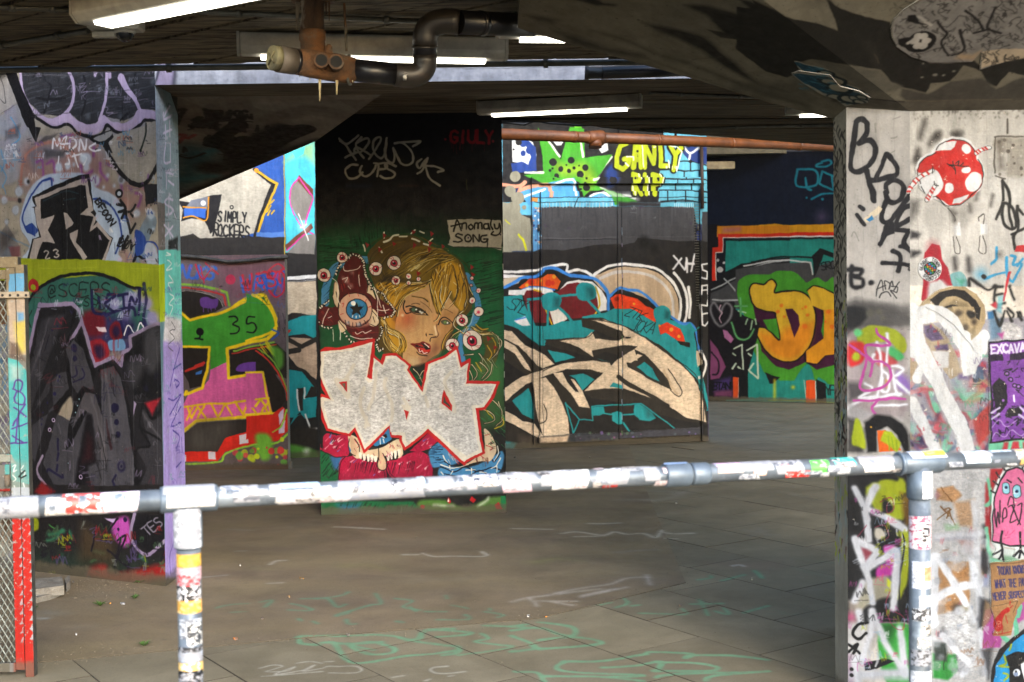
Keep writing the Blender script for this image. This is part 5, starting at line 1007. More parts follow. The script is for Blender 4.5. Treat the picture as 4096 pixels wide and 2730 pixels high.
P('8f9a1e', '270 210 350 130 480 130 600 170 680 260 670 340 600 340 540 270 400 260 280 300', so=8, sm=1); P('b8262a', '190 260 300 250 340 330 300 420 190 440', so=14, sm=1); D('5fc07a', '280 180 32 250 330 0', so=12); D('9aa81e', '250 370 36', so=14); P('3f9a5a', '520 290 660 360 640 410 560 400', so=12, sm=1); P('b0242a', '420 330 560 380 600 440 440 460', so=14, sm=1, a=.8)
P('2b2a30', '180 580 300 600 360 700 200 760', so=30, a=.8); P('7f5fae', '600 500 700 560 720 660 620 640', so=24, sm=1, a=.9)
LS('d3d6de', 26, '430 260 460 420 470 560 430 760/510 190 520 300 510 440/400 360 390 400 430 420/480 500 520 530 540 620 520 670 470 640 480 560/560 460 620 460 660 490 580 540 560 500 600 660 620 690/600 580 720 680 790 740/340 600 400 640 290 720 420 700/180 820 330 740 520 700 640 680', so=9)
LS('d3d6de', 22, '420 790 500 780 680 770', so=8); P('b08a5a', '510 560 540 580 520 640 500 620', so=8)
LS('a8458e', 22, '425 150 440 190 500 240 530 290 380 280 330 290 345 360 390 420 380 540/200 270 330 370 400 430/340 400 320 520 300 640 380 655 480 630 550 570 540 480 480 430 400 420', so=4); L('a8458e', 22, '245 750 400 740 560 720 670 720/460 730 400 800 420 850', so=6)
P('9a9a9c', '180 780 320 800 420 860 300 920 180 900', so=24, a=.8)
P('0b0b0d', '330 920 420 860 560 870 660 930 712 1030 712 1180 660 1170 600 1040 520 970 450 1000 440 1180 350 1180', so=14, sm=0); P('0b0b0d', '180 880 260 900 330 1000 330 1180 180 1180', so=24, a=.9); P('9aa81a', '250 920 280 890 320 960 340 1130 280 1120 220 1090', so=10, sm=1); P('e0641a', '445 990 510 990 640 1160 450 1180', so=5); P('a8b81c', '500 1000 560 1010 640 1100 600 1180 470 1080', so=8); LS('8fa81a', 10, '530 1050 535 1160/560 1060 570 1150/600 1080 600 1160', so=3); D('d9a02a', '395 960 8')
V(3300, 1950, 796, 1600)
P('17181a', '170 -200 700 -200 700 1100 170 1100', so=10); P('8f9a1a', '330 0 620 -60 640 200 560 260 420 200', so=14, sm=1); LS('15161a', 40, '380 -60 470 -80 560 -60/480 120 540 170 470 190', so=12)
P('8fa01c', '420 20 560 60 640 180 620 260 560 200 540 60', so=8, sm=1, a=.8); D('17181a', '500 150 40', so=12); P('6b4a1c', '600 40 690 60 690 300 640 300', so=20, a=.8)
P('8f9a1a', '600 330 680 380 670 700 600 900 560 840 620 600', so=12, sm=1); LS('101113', 12, '600 300 640 480 600 700 590 980', so=4)
P('a8328e', '420 640 560 580 590 620 560 700 420 720', so=12, sm=1); P('c04aa0', '480 470 560 460 600 540 500 600 480 540', so=12, sm=1); P('9b3a4a', '290 470 380 470 360 620 300 600', so=12, sm=1, a=.8)
P('a8a48f', '230 860 300 760 420 720 520 720 540 860 440 900 330 960 260 1000', so=16, sm=1, a=.85); P('b5c02a', '500 730 540 760 520 810 500 790', so=8)
P('b9b4a8', '400 330 450 330 490 380 440 420 400 390', so=10, sm=1); P('9a8f86', '180 900 250 900 300 1060 200 1200', so=20, a=.8); D('b04a78', '205 1040 44', so=30, a=.7)
P('2f8a34', '420 1100 700 1100 700 1700 560 1700 460 1500 430 1300', so=12); P('17401c', '430 1100 560 1120 520 1300', so=24, a=.7); D('101113', '450 990 70 640 1000 60', so=40)
P('b9bcc0', '180 1080 330 1100 350 1400 200 1700 170 1700', so=24, a=.8); P('8e6a8a', '180 1330 260 1360 240 1700 180 1700', so=20, a=.7)
w = 'bcc0c8'
LS(w, 58, '235 0 290 130 330 260/400 0 350 90 330 170/340 170 480 230 640 330/330 260 355 420/240 410 300 600 350 760 380 930/250 430 400 500 390 560 330 640 480 560 580 500 570 700 545 980', so=12)
LS(w, 56, '380 1000 370 1160 320 1360/390 1040 480 1240 580 1400 640 1500/600 1140 620 1300 640 1480/230 900 290 760/270 1000 290 1100/300 1360 240 1400 280 1600/300 1500 480 1500 640 1490', so=14)
drips(w, 8, 320, 400, 330, 220, 4, 3); drips(w, 8, 570, 620, 330, 90, 3, 4)
P('a8aeb8', '180 1480 700 1450 700 1560 180 1560', so=20, a=.7); P('15161a', '320 1410 480 1370 560 1400 420 1460 330 1470', so=6); D('17181a', '215 1460 16 215 1510 16', so=6)
L('101113', 22, '340 1090 260 1110 230 1180 270 1220 330 1180/190 1320 260 1260 230 1330/190 1260 280 1330', so=5)
LS('8e2f48', 5, '440 110 520 80 560 160 510 200 500 120/520 820 490 960 540 1120 620 1150 630 1060 560 1010/260 400 330 300/400 320 480 300 520 380 480 420', so=2)
hatch('8fa8c8', 5, 440, 420, 640, 620, 44, 50, -20, 8, .7); hatch('b9c0cc', 4, 220, 560, 330, 640, 14, 60, -20, 9, .6)
for k in range(6): L('dfe2e8', 7, [420 + k * 4, 1370 + k, 410 + k * 2, 1440], so=6, sm=0, a=.3)

tags(('d9dbe2', '8fa8c8', 'c04a6a', '9aa81e', '17181a', 'a8458e'), 190, 40, 660, 1480, 60, 24, 80, 6, 64, .55)
# ------------------------------------------------------------------ sticker pillar, bright face
use(CPB)
under(CPB, 14, 26, ('b9b4ad', 'c4bfb8', 'aaa59e'), .8, .4)
V(3300, 400, 796, 1387)
P('c9c4bb', '588 60 1900 60 1900 1300 588 1300', so=2, n=.06, a=.85)
r_ = random.Random(13)
for k in range(120): D(r_.choice(('2d261f', '4a4036')), '%f %f %f' % (r_.uniform(590, 1800), 75 + r_.random() ** 2 * 60, r_.uniform(2, 8)), so=8, a=.5)
for k in range(240): D('5a5247', '%f %f %f' % (r_.uniform(600, 1800), r_.uniform(80, 1300), r_.uniform(.8, 2.6)), so=2.5, a=.6)
for x in (640, 862, 1135, 1275, 1560): L('8f887c', 3, [x, 90, x + 4, 1100], sm=0, a=.6)
LS('3a322a', 10, '1275 140 1278 240/1190 270 1180 400 1185 520/1185 265 1380 262/1190 540 1260 560', so=5, a=.8); P('8d8272', '1205 275 1500 268 1700 280 1660 420 1500 520 1270 540 1280 400 1210 370', so=20, sm=1, a=.6, n=.2); P('4b3f33', '1195 290 1240 290 1250 490 1205 510', so=24, a=.5)
scatter(('3a3028', '9b917f', '5b5044', 'cfc9bd'), 1200, 280, 1800, 540, 60, 3, 14, 6, 6, .7)
d = '2a2522'
LS(d, 34, '690 150 660 260/800 230 750 270 730 300/640 350 620 430/900 230 950 240', so=28, a=.85); D(d, '780 250 30 640 400 30 920 238 26', so=26, a=.8)
P(bk, '590 900 640 915 660 930 640 960 590 965', so=14, a=.9); P(bk, '590 1040 650 1040 665 1060 620 1090 590 1090', so=16, a=.9); P('33302e', '590 690 660 700 650 780 600 840 590 850', so=30, a=.7)
LS('23211f', 20, '1240 570 1250 700 1200 830/1240 570 1290 650 1300 740/1240 760 1250 860 1290 900 1330 870 1320 760 1260 720 1240 800/1300 900 1290 740/1350 740 1340 900 1310 960 1320 1040/1387 800 1350 760 1345 850/1387 900 1300 940', so=7)
LS('2a2522', 22, '1170 670 1155 740/1070 650 1060 700/1020 780 1010 740/905 800 880 780 900 850', so=18, a=.7); P('5b5550', '920 800 1040 690 1080 760 960 880', so=50, a=.4)
P('e3e0dc', '925 860 945 860 945 950 900 950 900 880 925 880', so=4); P('e3e0dc', '1080 870 1130 870 1130 940 1080 940', so=4); LS('2a2522', 5, '1075 850 1075 820 1110 800 1100 870/890 960 895 1060 935 1065 915 960/1080 950 1070 1055 1120 1060 1100 950/860 760 900 820 905 850', so=3)
LS('9a9690', 10, '905 880 902 1050/1120 820 1125 1050', so=12, a=.6); LS('232021', 40, '900 1110 910 1170/1000 1110 1010 1190', so=22, a=.9)
P('a81c2c', '690 1060 740 1000 790 1020 820 1120 860 1180 900 1290 860 1300 800 1240 700 1420 680 1400 690 1180', so=6, sm=0); D('a81c2c', '740 1020 34', so=40, a=.6); P('cfcbc6', '730 1260 820 1250 870 1300 720 1380', so=16)
P('5fa0a0', '880 1210 960 1200 1000 1290 930 1320 890 1280', so=6, sm=1, a=.8); P('3f9a78', '920 1240 980 1250 960 1300', so=10, a=.7)
LS('3a9ac4', 18, '1195 1030 1190 1110 1160 1140/1110 1240 1170 1220 1250 1200/1260 1100 1270 1240 1300 1270/1290 1090 1320 1100 1300 1150 1360 1150 1300 1260/1370 1110 1330 1160', so=4); D('3a9ac4', '1090 1210 40', so=40, a=.8); D('23211f', '1105 1225 18', so=6)
P('c8262a', '1315 1060 1330 1020 1400 1020 1400 1070', so=6); D('23211f', '1215 1080 18', so=24, a=.7)
LS('1c1b1b', 24, '1190 1300 1180 1380 1200 1430 1250 1420/1180 1300 1230 1300/1190 1360 1230 1350/1280 1300 1310 1400/1250 1480 1240 1540 1280 1560 1310 1500 1270 1460/1340 1560 1350 1480 1380 1550/1180 1290 1130 1320 1020 1240 1010 1290', so=8)
L('c02a34', 16, '1280 1200 1250 1330 1240 1400', so=5); P('b8303a', '1150 1430 1190 1400 1240 1460 1200 1470', so=8); P('2f6a9a', '1130 1480 1200 1470 1180 1560 1130 1560', so=10); P('5fb8c0', '1200 1370 1240 1360 1230 1500 1200 1480', so=8, a=.8)
V(3300, 1250, 796, 1664)
P('a39ca0', '712 120 2200 0 2200 1500 712 1560', so=8, n=.08)
LS('b8404a', 60, '800 620 900 760 960 900/1150 720 1250 640 1330 440/1240 1000 1330 880 1380 760/760 1080 840 1150', so=18, a=.85); P('b04a52', '1200 620 1300 430 1360 460 1360 660 1300 680', so=14, n=.3)
P('2f2548', '720 580 780 600 800 700 720 660', so=16, a=.9); P('a83a44', '740 1060 790 1030 880 1150 720 1160', so=10); P('2f2548', '770 1060 810 1050 850 1120 800 1120', so=10)
LS('74c49c', 46, '880 640 900 720 940 820/1150 700 1370 700/1240 600 1370 500/1200 850 1230 1000 1260 860/1280 1120 1380 900/1010 1060 1040 940', so=8); P('74c49c', '1120 660 1370 680 1370 740 1150 740', so=8); P('7fc0a8', '712 940 760 960 760 1150 712 1160', so=30, a=.7)
rq = random.Random(88)
for k in range(70):
    x, y = rq.uniform(720, 1500), rq.uniform(300, 1180); q = [x, y, x + rq.uniform(-90, 90), y + rq.uniform(-90, 90), x + rq.uniform(-160, 160), y + rq.uniform(-120, 120)]
    L(rq.choice(('a83a44', '74c49c', '6b5a80', 'b04a52', '8f8ea0', '3f5f7a', 'c98a8a', '4a3a58', '9fb8b0', 'a89070')), rq.uniform(16, 60), q, so=rq.choice((4, 10, 18)), a=.75)
D('d9606a', '940 960 36', so=10); P('b83a34', '1230 900 1370 780 1370 1000 1290 1110 1250 1000', so=10, a=.9)
LS('9a9aa8', 40, '830 700 840 820 900 900/1000 980 1080 1100', so=30, a=.7)
P('a89478', '830 120 900 110 980 160 1040 240 1110 380 1130 520 1060 560 1000 500 900 360 840 240', so=4, n=.08); P('5a4a68', '830 130 890 120 960 180 1000 240 900 250 850 220', so=8, n=.2); P('5a4a68', '920 290 1030 280 1040 330 940 330', so=10, n=.2); P('cfcbc6', '900 330 1040 340 1040 470 960 480', so=8); P('6b5a80', '1120 520 1180 500 1200 560 1120 560', so=14)
P('a89070', '712 320 740 420 800 420 770 480 760 560 712 570', so=6, n=.1); L('201c1c', 7, '710 365 706 560')
wh = 'dfddd9'
LS(wh, 120, '740 -20 800 60 960 30 1080 160 1190 300', so=6); LS(wh, 130, '760 60 770 240 860 430 960 620 1060 820 1150 1000 1190 1180', so=7); LS(wh, 110, '1160 200 1190 380 1200 480', so=8); L(wh, 86, '1200 330 1330 210', so=6); P(wh, '1130 200 1230 290 1310 160 1365 200 1360 320 1280 440 1260 520 1160 530 1120 300', so=6)
L(wh, 70, '770 560 800 500 840 460', so=6); L(wh, 100, '720 760 800 900 900 1100 940 1180', so=8); P(wh, '712 120 800 100 830 200 800 300 712 300', so=5)
D('4a4a4c', '1113 965 27', so=5); D('c9c9c9', '1122 960 18', so=10); L('9a917f', 4, '1042 0 1044 1160', sm=0, a=.7)
hatch('b0aca6', 4, 730, 100, 1200, 1100, 120, 22, 5, 7, .5)
P('c9c6c2', '1080 1000 1180 1020 1260 1150 1100 1150', so=10, n=.25)
V(3300, 1950, 796, 1600)
P('b9b7b5', '690 -150 2100 -150 2100 1700 690 1700', so=2, n=.14)
P('b0845a', '900 0 1040 -20 1100 60 1040 120 900 100', so=10, n=.2); P('b0845a', '1030 120 1200 100 1190 320 1080 310', so=20, n=.2, a=.8); LS('7a5228', 9, '940 -10 1020 120/950 180 1000 170 980 250/930 150 1000 230/1000 200 1050 300/900 260 1010 180', so=4)
P('8fb08a', '960 300 1070 290 1080 340 970 350', so=16, a=.8); P('9b6a78', '880 60 900 20 940 60 900 100', so=12, a=.6); P('a8784a', '920 600 1160 600 1160 920 1000 1000 900 1020', so=10, n=.2); P('a88078', '1060 420 1190 420 1190 560', so=16, a=.8); P('a8784a', '1230 600 1300 640 1260 760', so=16, a=.8)
P('aaa8ae', '880 380 1240 350 1230 430 880 440', so=14); LS('d9dbdf', 58, '900 560 960 640 1060 800 1130 930 1200 1060/900 880 1060 800 1240 770/880 560 880 1100/1180 560 1240 900 1260 1200 1300 1500/950 1180 1040 1290 1150 1400 1100 1500', so=10)
D('26272b', '1080 970 50 1230 1050 0 980 1150 34 1210 700 0', so=24, a=.8); D('7b6a3a', '1120 960 30', so=24, a=.7)
P('c3c2c1', '990 990 1160 1010 1240 1300 1180 1500 1060 1340 960 1120', so=20, n=.35, a=.9); P('2f8f3a', '860 1330 1040 1330 1060 1460 980 1540 860 1530', so=12); P('3c4440', '870 1230 970 1240 970 1390 870 1390', so=12, n=.3); L('1c2a1c', 6, '960 1280 945 1460', so=3)
P('1d1d22', '1270 300 1310 290 1320 640 1290 720 1240 640', so=20, a=.9); P('1d1d22', '1240 880 1320 900 1290 1130 1240 1120', so=20, a=.9); P('8f9ac0', '1260 700 1320 700 1300 790 1220 780', so=16, a=.7); P('26272b', '1260 1300 1350 1280 1320 1560 1300 1560', so=20, a=.8)
P('a8262c', '1290 -40 1360 -60 1350 560 1300 400 1280 150', so=10); LS('74c49c', 34, '1310 -60 1330 100 1290 150/1300 330 1330 500 1400 560 1600 570', so=8); P('a8262c', '1320 -150 1480 -150 1400 -40 1330 0', so=8); P('a8262c', '1440 -200 2100 -200 2100 900 1340 560 1400 -40', so=8); P('74c49c', '1330 480 1900 500 2100 620 1330 620', so=16, a=.8); P('dfe0dd', '1330 430 1380 470 1600 500 1600 560 1400 540 1330 500', so=14, a=.8)
P('b8509a', '1290 980 1400 940 1600 900 1600 1060 1440 1160 1410 1280 1270 1290', so=8); P('9a7a58', '1280 900 1360 950 1330 1060 1270 1140', so=12, a=.8); LS('6fc09a', 34, '1560 960 1540 1040/1500 1010 1530 1140 1500 1260 1430 1190', so=5)
P('15161a', '1330 1480 1400 1300 1500 1210 1600 1130 2100 1100 2100 1400 1450 1600 1330 1600', so=5); P('1f93d0', '1350 1600 1370 1440 1450 1310 1560 1200 1700 1130 2100 1100 2100 1700 1350 1700', so=4); P('101216', '1450 1360 1520 1330 1700 1340 2000 1360 2000 1700 1470 1700 1480 1480', so=4); D('e9eaec', '1535 1500 30', so=3); P('e9eaec', '1570 1430 1620 1400 1900 1420 1900 1700 1600 1600', so=4); D('8f9fc0', '1530 1510 18', so=4); D('17181c', '1528 1490 8 1540 1530 7'); LS('9aa82a', 16, '1440 1350 1450 1420 1400 1440 1470 1450/1430 1500 1470 1520 1440 1560/1490 1270 1480 1310', so=6)
V(3300, 1250, 796, 1664); P('74c49c', '1370 1040 2200 1040 2200 1200 1370 1200', so=10); P('b8303a', '1500 1080 2200 1070 2200 1150 1480 1150', so=12); LS('74c49c', 30, '1560 1060 1540 1160/1640 1060 1650 1160', so=8)
P('3a6a8a', '1370 0 1470 0 1480 200 1380 230', so=20, a=.6); P('cfc9c4', '1480 100 1560 90 1640 140 1640 220 1470 220', so=12, n=.3); P('b04a8a', '1440 180 1500 170 1480 220', so=10); LS('1c1b1b', 26, '1420 0 1460 120 1480 60/1520 0 1560 80/1600 0 1640 70', so=8)
rq = random.Random(5)
for k in range(90):
    x, y = rq.uniform(1700, 2750), rq.uniform(-900, 2700); q = [x, y]
    for i in range(rq.randint(2, 4)): x += rq.uniform(-160, 160); y += rq.uniform(-160, 160); q += [x, y]
    L(rq.choice(('23211f', 'b8303a', '4fa07a', '2f5a8a', 'd9d5d0', 'b8609a', '8a8f98', '3a7aa0')), rq.uniform(12, 60), q, so=rq.choice((3, 6, 14)), a=.8)
tags(('23211f', 'e9e9ec', 'b8303a', '3a7aa0'), 1700, -700, 2750, 2600, 60, 40, 160, 9, 66, .75)
scatter(('b8303a', '4fa07a', '2f5a8a', 'd9d5d0', '26272b', 'd9b83a', 'b8609a'), 1700, -400, 2200, 1500, 120, 10, 70, 8, 12, .8)

tags(('23211f', 'b8303a', '3a7aa0', 'e9e9ec', '4f8f6a', '6b4a86'), 1180, 1000, 1700, 1560, 26, 20, 60, 6, 61, .7) if 0 else None
V(3300, 1250, 796, 1664); tags(('e9e9ec', '23211f', 'b8303a', '6b5a80', '4fa07a'), 730, 100, 1340, 1120, 44, 20, 70, 6, 62, .55)
V(3300, 1950, 796, 1600); tags(('e3e4e8', '3a3a40', '8f9ab0', '8a5a3a', 'b8606a'), 860, 100, 1290, 1500, 26, 20, 90, 7, 63, .5); LS('e6e7ea', 52, '905 560 960 650 1060 810 1130 930/900 890 1060 805 1240 770/885 560 885 1090/960 1180 1050 1300 1150 1400', so=8); LS('c9cacd', 44, '890 400 1240 370/1190 120 1230 500 1240 760', so=12, a=.8); scatter(('c9cace', '9a9ca2', 'e0e1e4'), 880, 300, 1280, 1500, 40, 16, 50, 9, 12, .5)
# ------------------------------------------------------------------ paste-ups (painted where they are pasted)
ZP1, ZP2, ZP3 = (3300, 400, 796, 1387), (3300, 1250, 796, 1664), (3300, 1950, 796, 1600)
V(*ZP1)
red = '568 640 600 560 640 520 625 470 650 410 700 380 740 360 770 310 820 270 890 252 960 258 1020 290 1050 340 1080 345 1130 318 1160 322 1168 345 1140 365 1075 385 1070 410 1100 440 1115 500 1112 570 1080 640 1010 690 960 735 880 755 840 740 800 705 760 690 740 705 700 710 700 690 720 670 660 620 650 580 610 620 585 655 570 655'
P('e9e6e2', red, so=2)
P('c8241e', '640 500 650 450 700 400 760 370 790 320 860 280 940 280 1010 310 1050 370 1060 420 1095 460 1105 540 1090 610 1040 670 990 700 930 735 870 740 830 710 780 680 800 560 740 510', so=3, sm=1)
P('e9e6e2', '770 360 780 320 830 292 918 286 900 330 870 350 820 358', so=2); D('e9e6e2', '0 0 1'); L('e9e6e2', 66, '978 340 988 350', so=2, sm=0); L('e9e6e2', 44, '970 495 998 498', so=2, sm=0); L('e9e6e2', 54, '862 610 864 628', so=2, sm=0); L('e9e6e2', 104, '1030 590 1048 565', so=3, sm=0); P('e9e6e2', '885 735 900 700 950 680 1005 665 990 695 940 725', so=2); P('e9e6e2', '660 590 650 540 700 500 760 485 800 530 820 600 800 660 750 675 700 650', so=2, sm=1)
L('16130f', 5, '660 580 650 540 640 510 650 450 700 400 770 372 745 380/770 350 800 305 880 276 960 284 1020 325 1045 370/1070 420 1095 460 1106 540 1085 615 1020 670 1010 690 940 735 880 745 840 735 790 685 760 678/700 650 665 600', so=2)
LS('201310', 6, '845 448 870 462 890 470 860 465/870 460 930 466 1000 468/885 435 890 465 900 490 905 525/905 450 925 430 920 462/940 460 955 445/875 470 900 500', so=2)
for t in ('580 640 610 580 660 530 740 490', '715 700 740 650 765 605', '1050 380 1100 355 1150 340'):
    L('16130f', 30, t, so=2); L('efece8', 24, t, so=2)
    q = [float(k) for k in t.split()]
    for i in range(0, len(q) - 2, 2):
        for f in (.2, .6): x, y = q[i] + (q[i + 2] - q[i]) * f, q[i + 1] + (q[i + 3] - q[i + 1]) * f; L('c8241e', 11, [x - 8, y - 9, x + 9, y + 8], so=1.5, sm=0)
LS('16130f', 5, '755 570 765 600 790 605/742 465 740 510', so=2)
PASTE.append(('spotted_sticker', ZP1, red, CPB, 'CPB', 'round red cut-out sticker with white spots and striped straws near the top of the pillar', 'sticker'))
gl = ' '.join('%.1f %.1f' % (732 + 83 * math.cos(k * .3142), 1178 + 83 * math.sin(k * .3142)) for k in range(20))
D('e6e4e0', '732 1178 83', so=2); D('1b1d1c', '732 1178 47', so=2)
for i in range(-3, 4):
    for j in range(-3, 4):
        x, y = i * 15 + j * 3, j * 15 - i * 3
        if x * x + y * y < 1700: D(('c9a81e', '2f9a4a', '2f8ac8', 'c8402a')[(i * 3 + j * 5) % 4], '%f %f 7' % (732 + x, 1178 + y), so=3)
for k, ch in enumerate('GLOBE TOWN RECORDS '):
    if ch == ' ': continue
    an = math.radians(175 + k * 18.4); tx = 732 + 64 * math.cos(an); ty = 1178 + 64 * math.sin(an); ro = math.degrees(an) + 90
    hx, hy = -7, -11; cr_, sr_ = math.cos(math.radians(ro)), math.sin(math.radians(ro))
    TX('17181a', 4.2, ch, tx + hx * cr_ - hy * sr_, ty + hx * sr_ + hy * cr_, 22, 18, ro, wd=.62, so=1.5)
PASTE.append(('round_sticker', ZP1, gl, CPB, 'CPB', 'round white sticker lettered GLOBE TOWN RECORDS around a coloured globe', 'sticker'))
fc_ = '640 1480 690 1410 770 1340 880 1300 980 1300 1060 1350 1110 1430 1120 1500 1110 1568 900 1568 780 1470 700 1440'
P('b39a72', fc_, so=2, n=.06); P('1e1a17', '730 1400 800 1350 900 1320 980 1330 1050 1390 1085 1470 1090 1568 1060 1568 1040 1480 1000 1410 920 1370 850 1380 800 1420 780 1460 760 1430', so=4)
P('8e7a58', '830 1450 900 1400 990 1420 1030 1500 1030 1568 880 1568', so=10); LS('1e1a17', 16, '820 1470 880 1445 930 1460 910 1500/1000 1500 1040 1510', so=6); D('1e1a17', '1020 1515 26', so=10)
V(*ZP2); P('b39a72', '1060 -40 1330 -40 1335 100 1300 160 1220 280 1180 220 1100 80', so=2, n=.06)
P('1e1a17', '1240 -40 1300 -40 1290 80 1260 60', so=6); D('1e1a17', '1225 35 32 1200 20 26', so=12); D('4a3c2c', '1175 140 30 1245 90 26 1110 20 30', so=16); P('8e7a58', '1190 160 1260 120 1230 240', so=12)
P('d8d5d0', '900 -60 1000 20 1080 120 1140 200 1200 300 1140 320 1060 160 960 60', so=4)
LS(wh, 118, '760 330 750 120 800 30 900 0 1000 40 1090 140 1185 300', so=6); LS(wh, 118, '770 120 800 300 880 460 980 640 1070 830 1150 1010 1190 1170', so=6); LS(wh, 96, '1165 210 1195 380 1200 470', so=7); L(wh, 84, '1205 320 1330 200', so=6)
drips(wh, 8, 760, 1180, 480, 120, 8, 31, .7); LS('cfccc8', 16, '800 60 900 20 1000 70 1090 170/860 420 960 610 1050 800', so=10, a=.6)
PASTE.append(('portrait_paste_up', ZP1, '640 1480 690 1410 770 1340 880 1300 980 1300 1060 1350 1110 1430 1125 1500 1125 1640 1090 1700 1040 1745 1015 1700 960 1640 900 1568 780 1480 700 1445', CPB, 'CPB', 'tan and black paste-up of a face, partly covered by a thick white paint stroke', 'paste-up'))
# purple poster
V(*ZP2)
pp = '1368 240 1664 220 2160 186 2170 1010 1664 1062 1376 1088'
P('15121a', pp, so=2); P('7a3f96', '1382 252 2150 200 2156 1000 1390 1072', so=2, n=.16)
P('17131c', '1385 345 2150 290 2150 350 1385 400', so=2, a=.85); P('7a3f96', '1480 330 1540 320 1530 600 1600 540 1640 700 1600 760 1520 700 1500 520', so=5)
rr = random.Random(21)
for k in range(150):
    x, y = rr.uniform(1390, 2140), rr.uniform(380, 1040); L('17131c', rr.uniform(4, 12), [x, y, x + rr.uniform(-30, 30), y + rr.uniform(-30, 30), x + rr.uniform(-50, 50), y + rr.uniform(-40, 40)], so=2)
P('17131c', '1390 620 1450 540 1500 600 1510 760 1440 860 1400 780', so=6); P('17131c', '1520 800 1640 780 1640 850 1500 880', so=6)
for x, y in ((1515, 510), (1540, 560), (1570, 610), (1470, 740), (1600, 620)): D('17131c', '%f %f 22' % (x, y)); D('a06ab8', '%f %f 12' % (x, y))
LS('c9b8d4', 16, '1385 840 1440 800/1390 890 1445 850/1620 790 1664 830/1610 850 1664 890', so=2); L('e6dcea', 14, '1570 700 1568 740', so=3)
LS('cdb0dc', 5, '1390 1050 1420 1000 1500 1040 1560 980 1640 1030 1700 960/1390 960 1450 900 1520 950 1600 900', so=2)
TX('dcd2e2', 15, 'EXCAVATION', 1390, 268, 68, 46, -3.4, wd=.56, so=2)
PASTE.append(('purple_poster', ZP2, pp, CPB, 'CPB', 'purple and black poster headed EXCAVATION with a crowded drawing, on the right pillar', 'poster'))
# pink creature
V(*ZP3)
pk = '1335 60 1380 -60 1430 -140 1470 -200 1560 -200 1620 -150 1700 20 1740 200 1720 400 1660 480 1600 540 1590 590 1520 560 1530 490 1440 480 1440 580 1350 560 1380 490 1340 440 1330 260'
P('dde0da', pk, so=2)
P('15151a', '1345 430 1340 250 1350 80 1400 -60 1450 -140 1530 -160 1590 -140 1650 -30 1700 200 1680 420 1600 470 1480 475', so=3, sm=0); P('df6f98', '1352 420 1350 250 1362 80 1410 -50 1456 -125 1530 -146 1580 -128 1640 -20 1688 200 1668 410 1600 455 1480 462', so=3, sm=0, n=.04)
LS('15151a', 13, '1400 -80 1370 -120/1440 -140 1420 -185/1480 -160 1475 -210/1530 -165 1535 -215/1580 -150 1600 -200/1620 -100 1660 -140/1385 -20 1350 -50/1365 50 1330 30', so=3)
for x, y in ((1448, 10), (1535, 35)): L('15151a', 60, [x, y - 22, x + 2, y + 22], so=2); L('8fc8d4', 50, [x, y - 22, x + 2, y + 22], so=2); D('dfe9ee', '%f %f 17' % (x, y)); D('1f5a8a', '%f %f 14' % (x + 3, y - 3)); D('0c0d10', '%f %f 8' % (x + 3, y - 3))
LS('15151a', 9, '1455 -60 1490 -40/1545 -70 1580 -30/1465 145 1475 90 1490 78 1508 90 1510 130', so=3)
LS('15151a', 9, '1360 170 1375 320 1385 200 1400 290/1400 110 1405 240/1420 280 1430 180 1450 170 1455 240 1420 260/1470 160 1520 150 1480 280 1530 260/1540 150 1570 140 1560 260 1540 300/1500 150 1560 300', so=2)
LS('c23a6a', 4, '1440 340 1450 390 1470 350/1480 380 1520 340/1440 410 1480 400', so=2)
LS('15151a', 16, '1420 355 1418 440 1425 520 1400 570/1425 520 1435 580/1418 500 1360 530/1560 360 1565 480 1555 560/1565 500 1610 560/1560 500 1515 545', so=3)
PASTE.append(('pink_paste_up', ZP3, pk, CPB, 'CPB', 'pink cut-out creature with blue eyes pasted over the cardboard quote on the pillar', 'paste-up'))
# quote on brown card
br = '1325 605 1345 600 2040 540 2060 850 1600 900 1530 990 1490 1190 1360 1185 1350 1170 1380 1100 1330 960'
P('a87c50', br, so=2, n=.05); LS('2a2118', 3, '1330 940 1328 610 1600 595 2000 560/1330 948 1535 912 1500 1005', so=1.5, sm=0)
TX('2f2f6a', 7, 'TODAY KNOWS', 1385, 632, 62, 19.5, -3.4, wd=.26, so=2); TX('2f2f6a', 7, 'WHAT THE PAST', 1360, 738, 62, 20.5, -3.4, wd=.27, so=2); TX('2f2f6a', 7, 'NEVER SUSPECTED', 1342, 840, 56, 20.2, -3.2, wd=.27, so=2)
P('b0201c', '1360 1110 1370 1050 1410 1000 1460 960 1475 975 1470 1000 1440 1020 1420 1080 1430 1120 1400 1150 1380 1140', so=3, sm=1); D('d0a078', '1400 1080 14', so=3); D('b0201c', '1400 1080 9', so=3); LS('b0201c', 6, '1355 1165 1400 1170 1490 1155/1450 1030 1460 1090/1480 910 1478 940/1430 1130 1425 1165/1495 950 1480 965', so=3)
PASTE.append(('quote_card', ZP3, br, CPB, 'CPB', 'brown card on the pillar reading TODAY KNOWS WHAT THE PAST NEVER SUSPECTED', 'poster'))

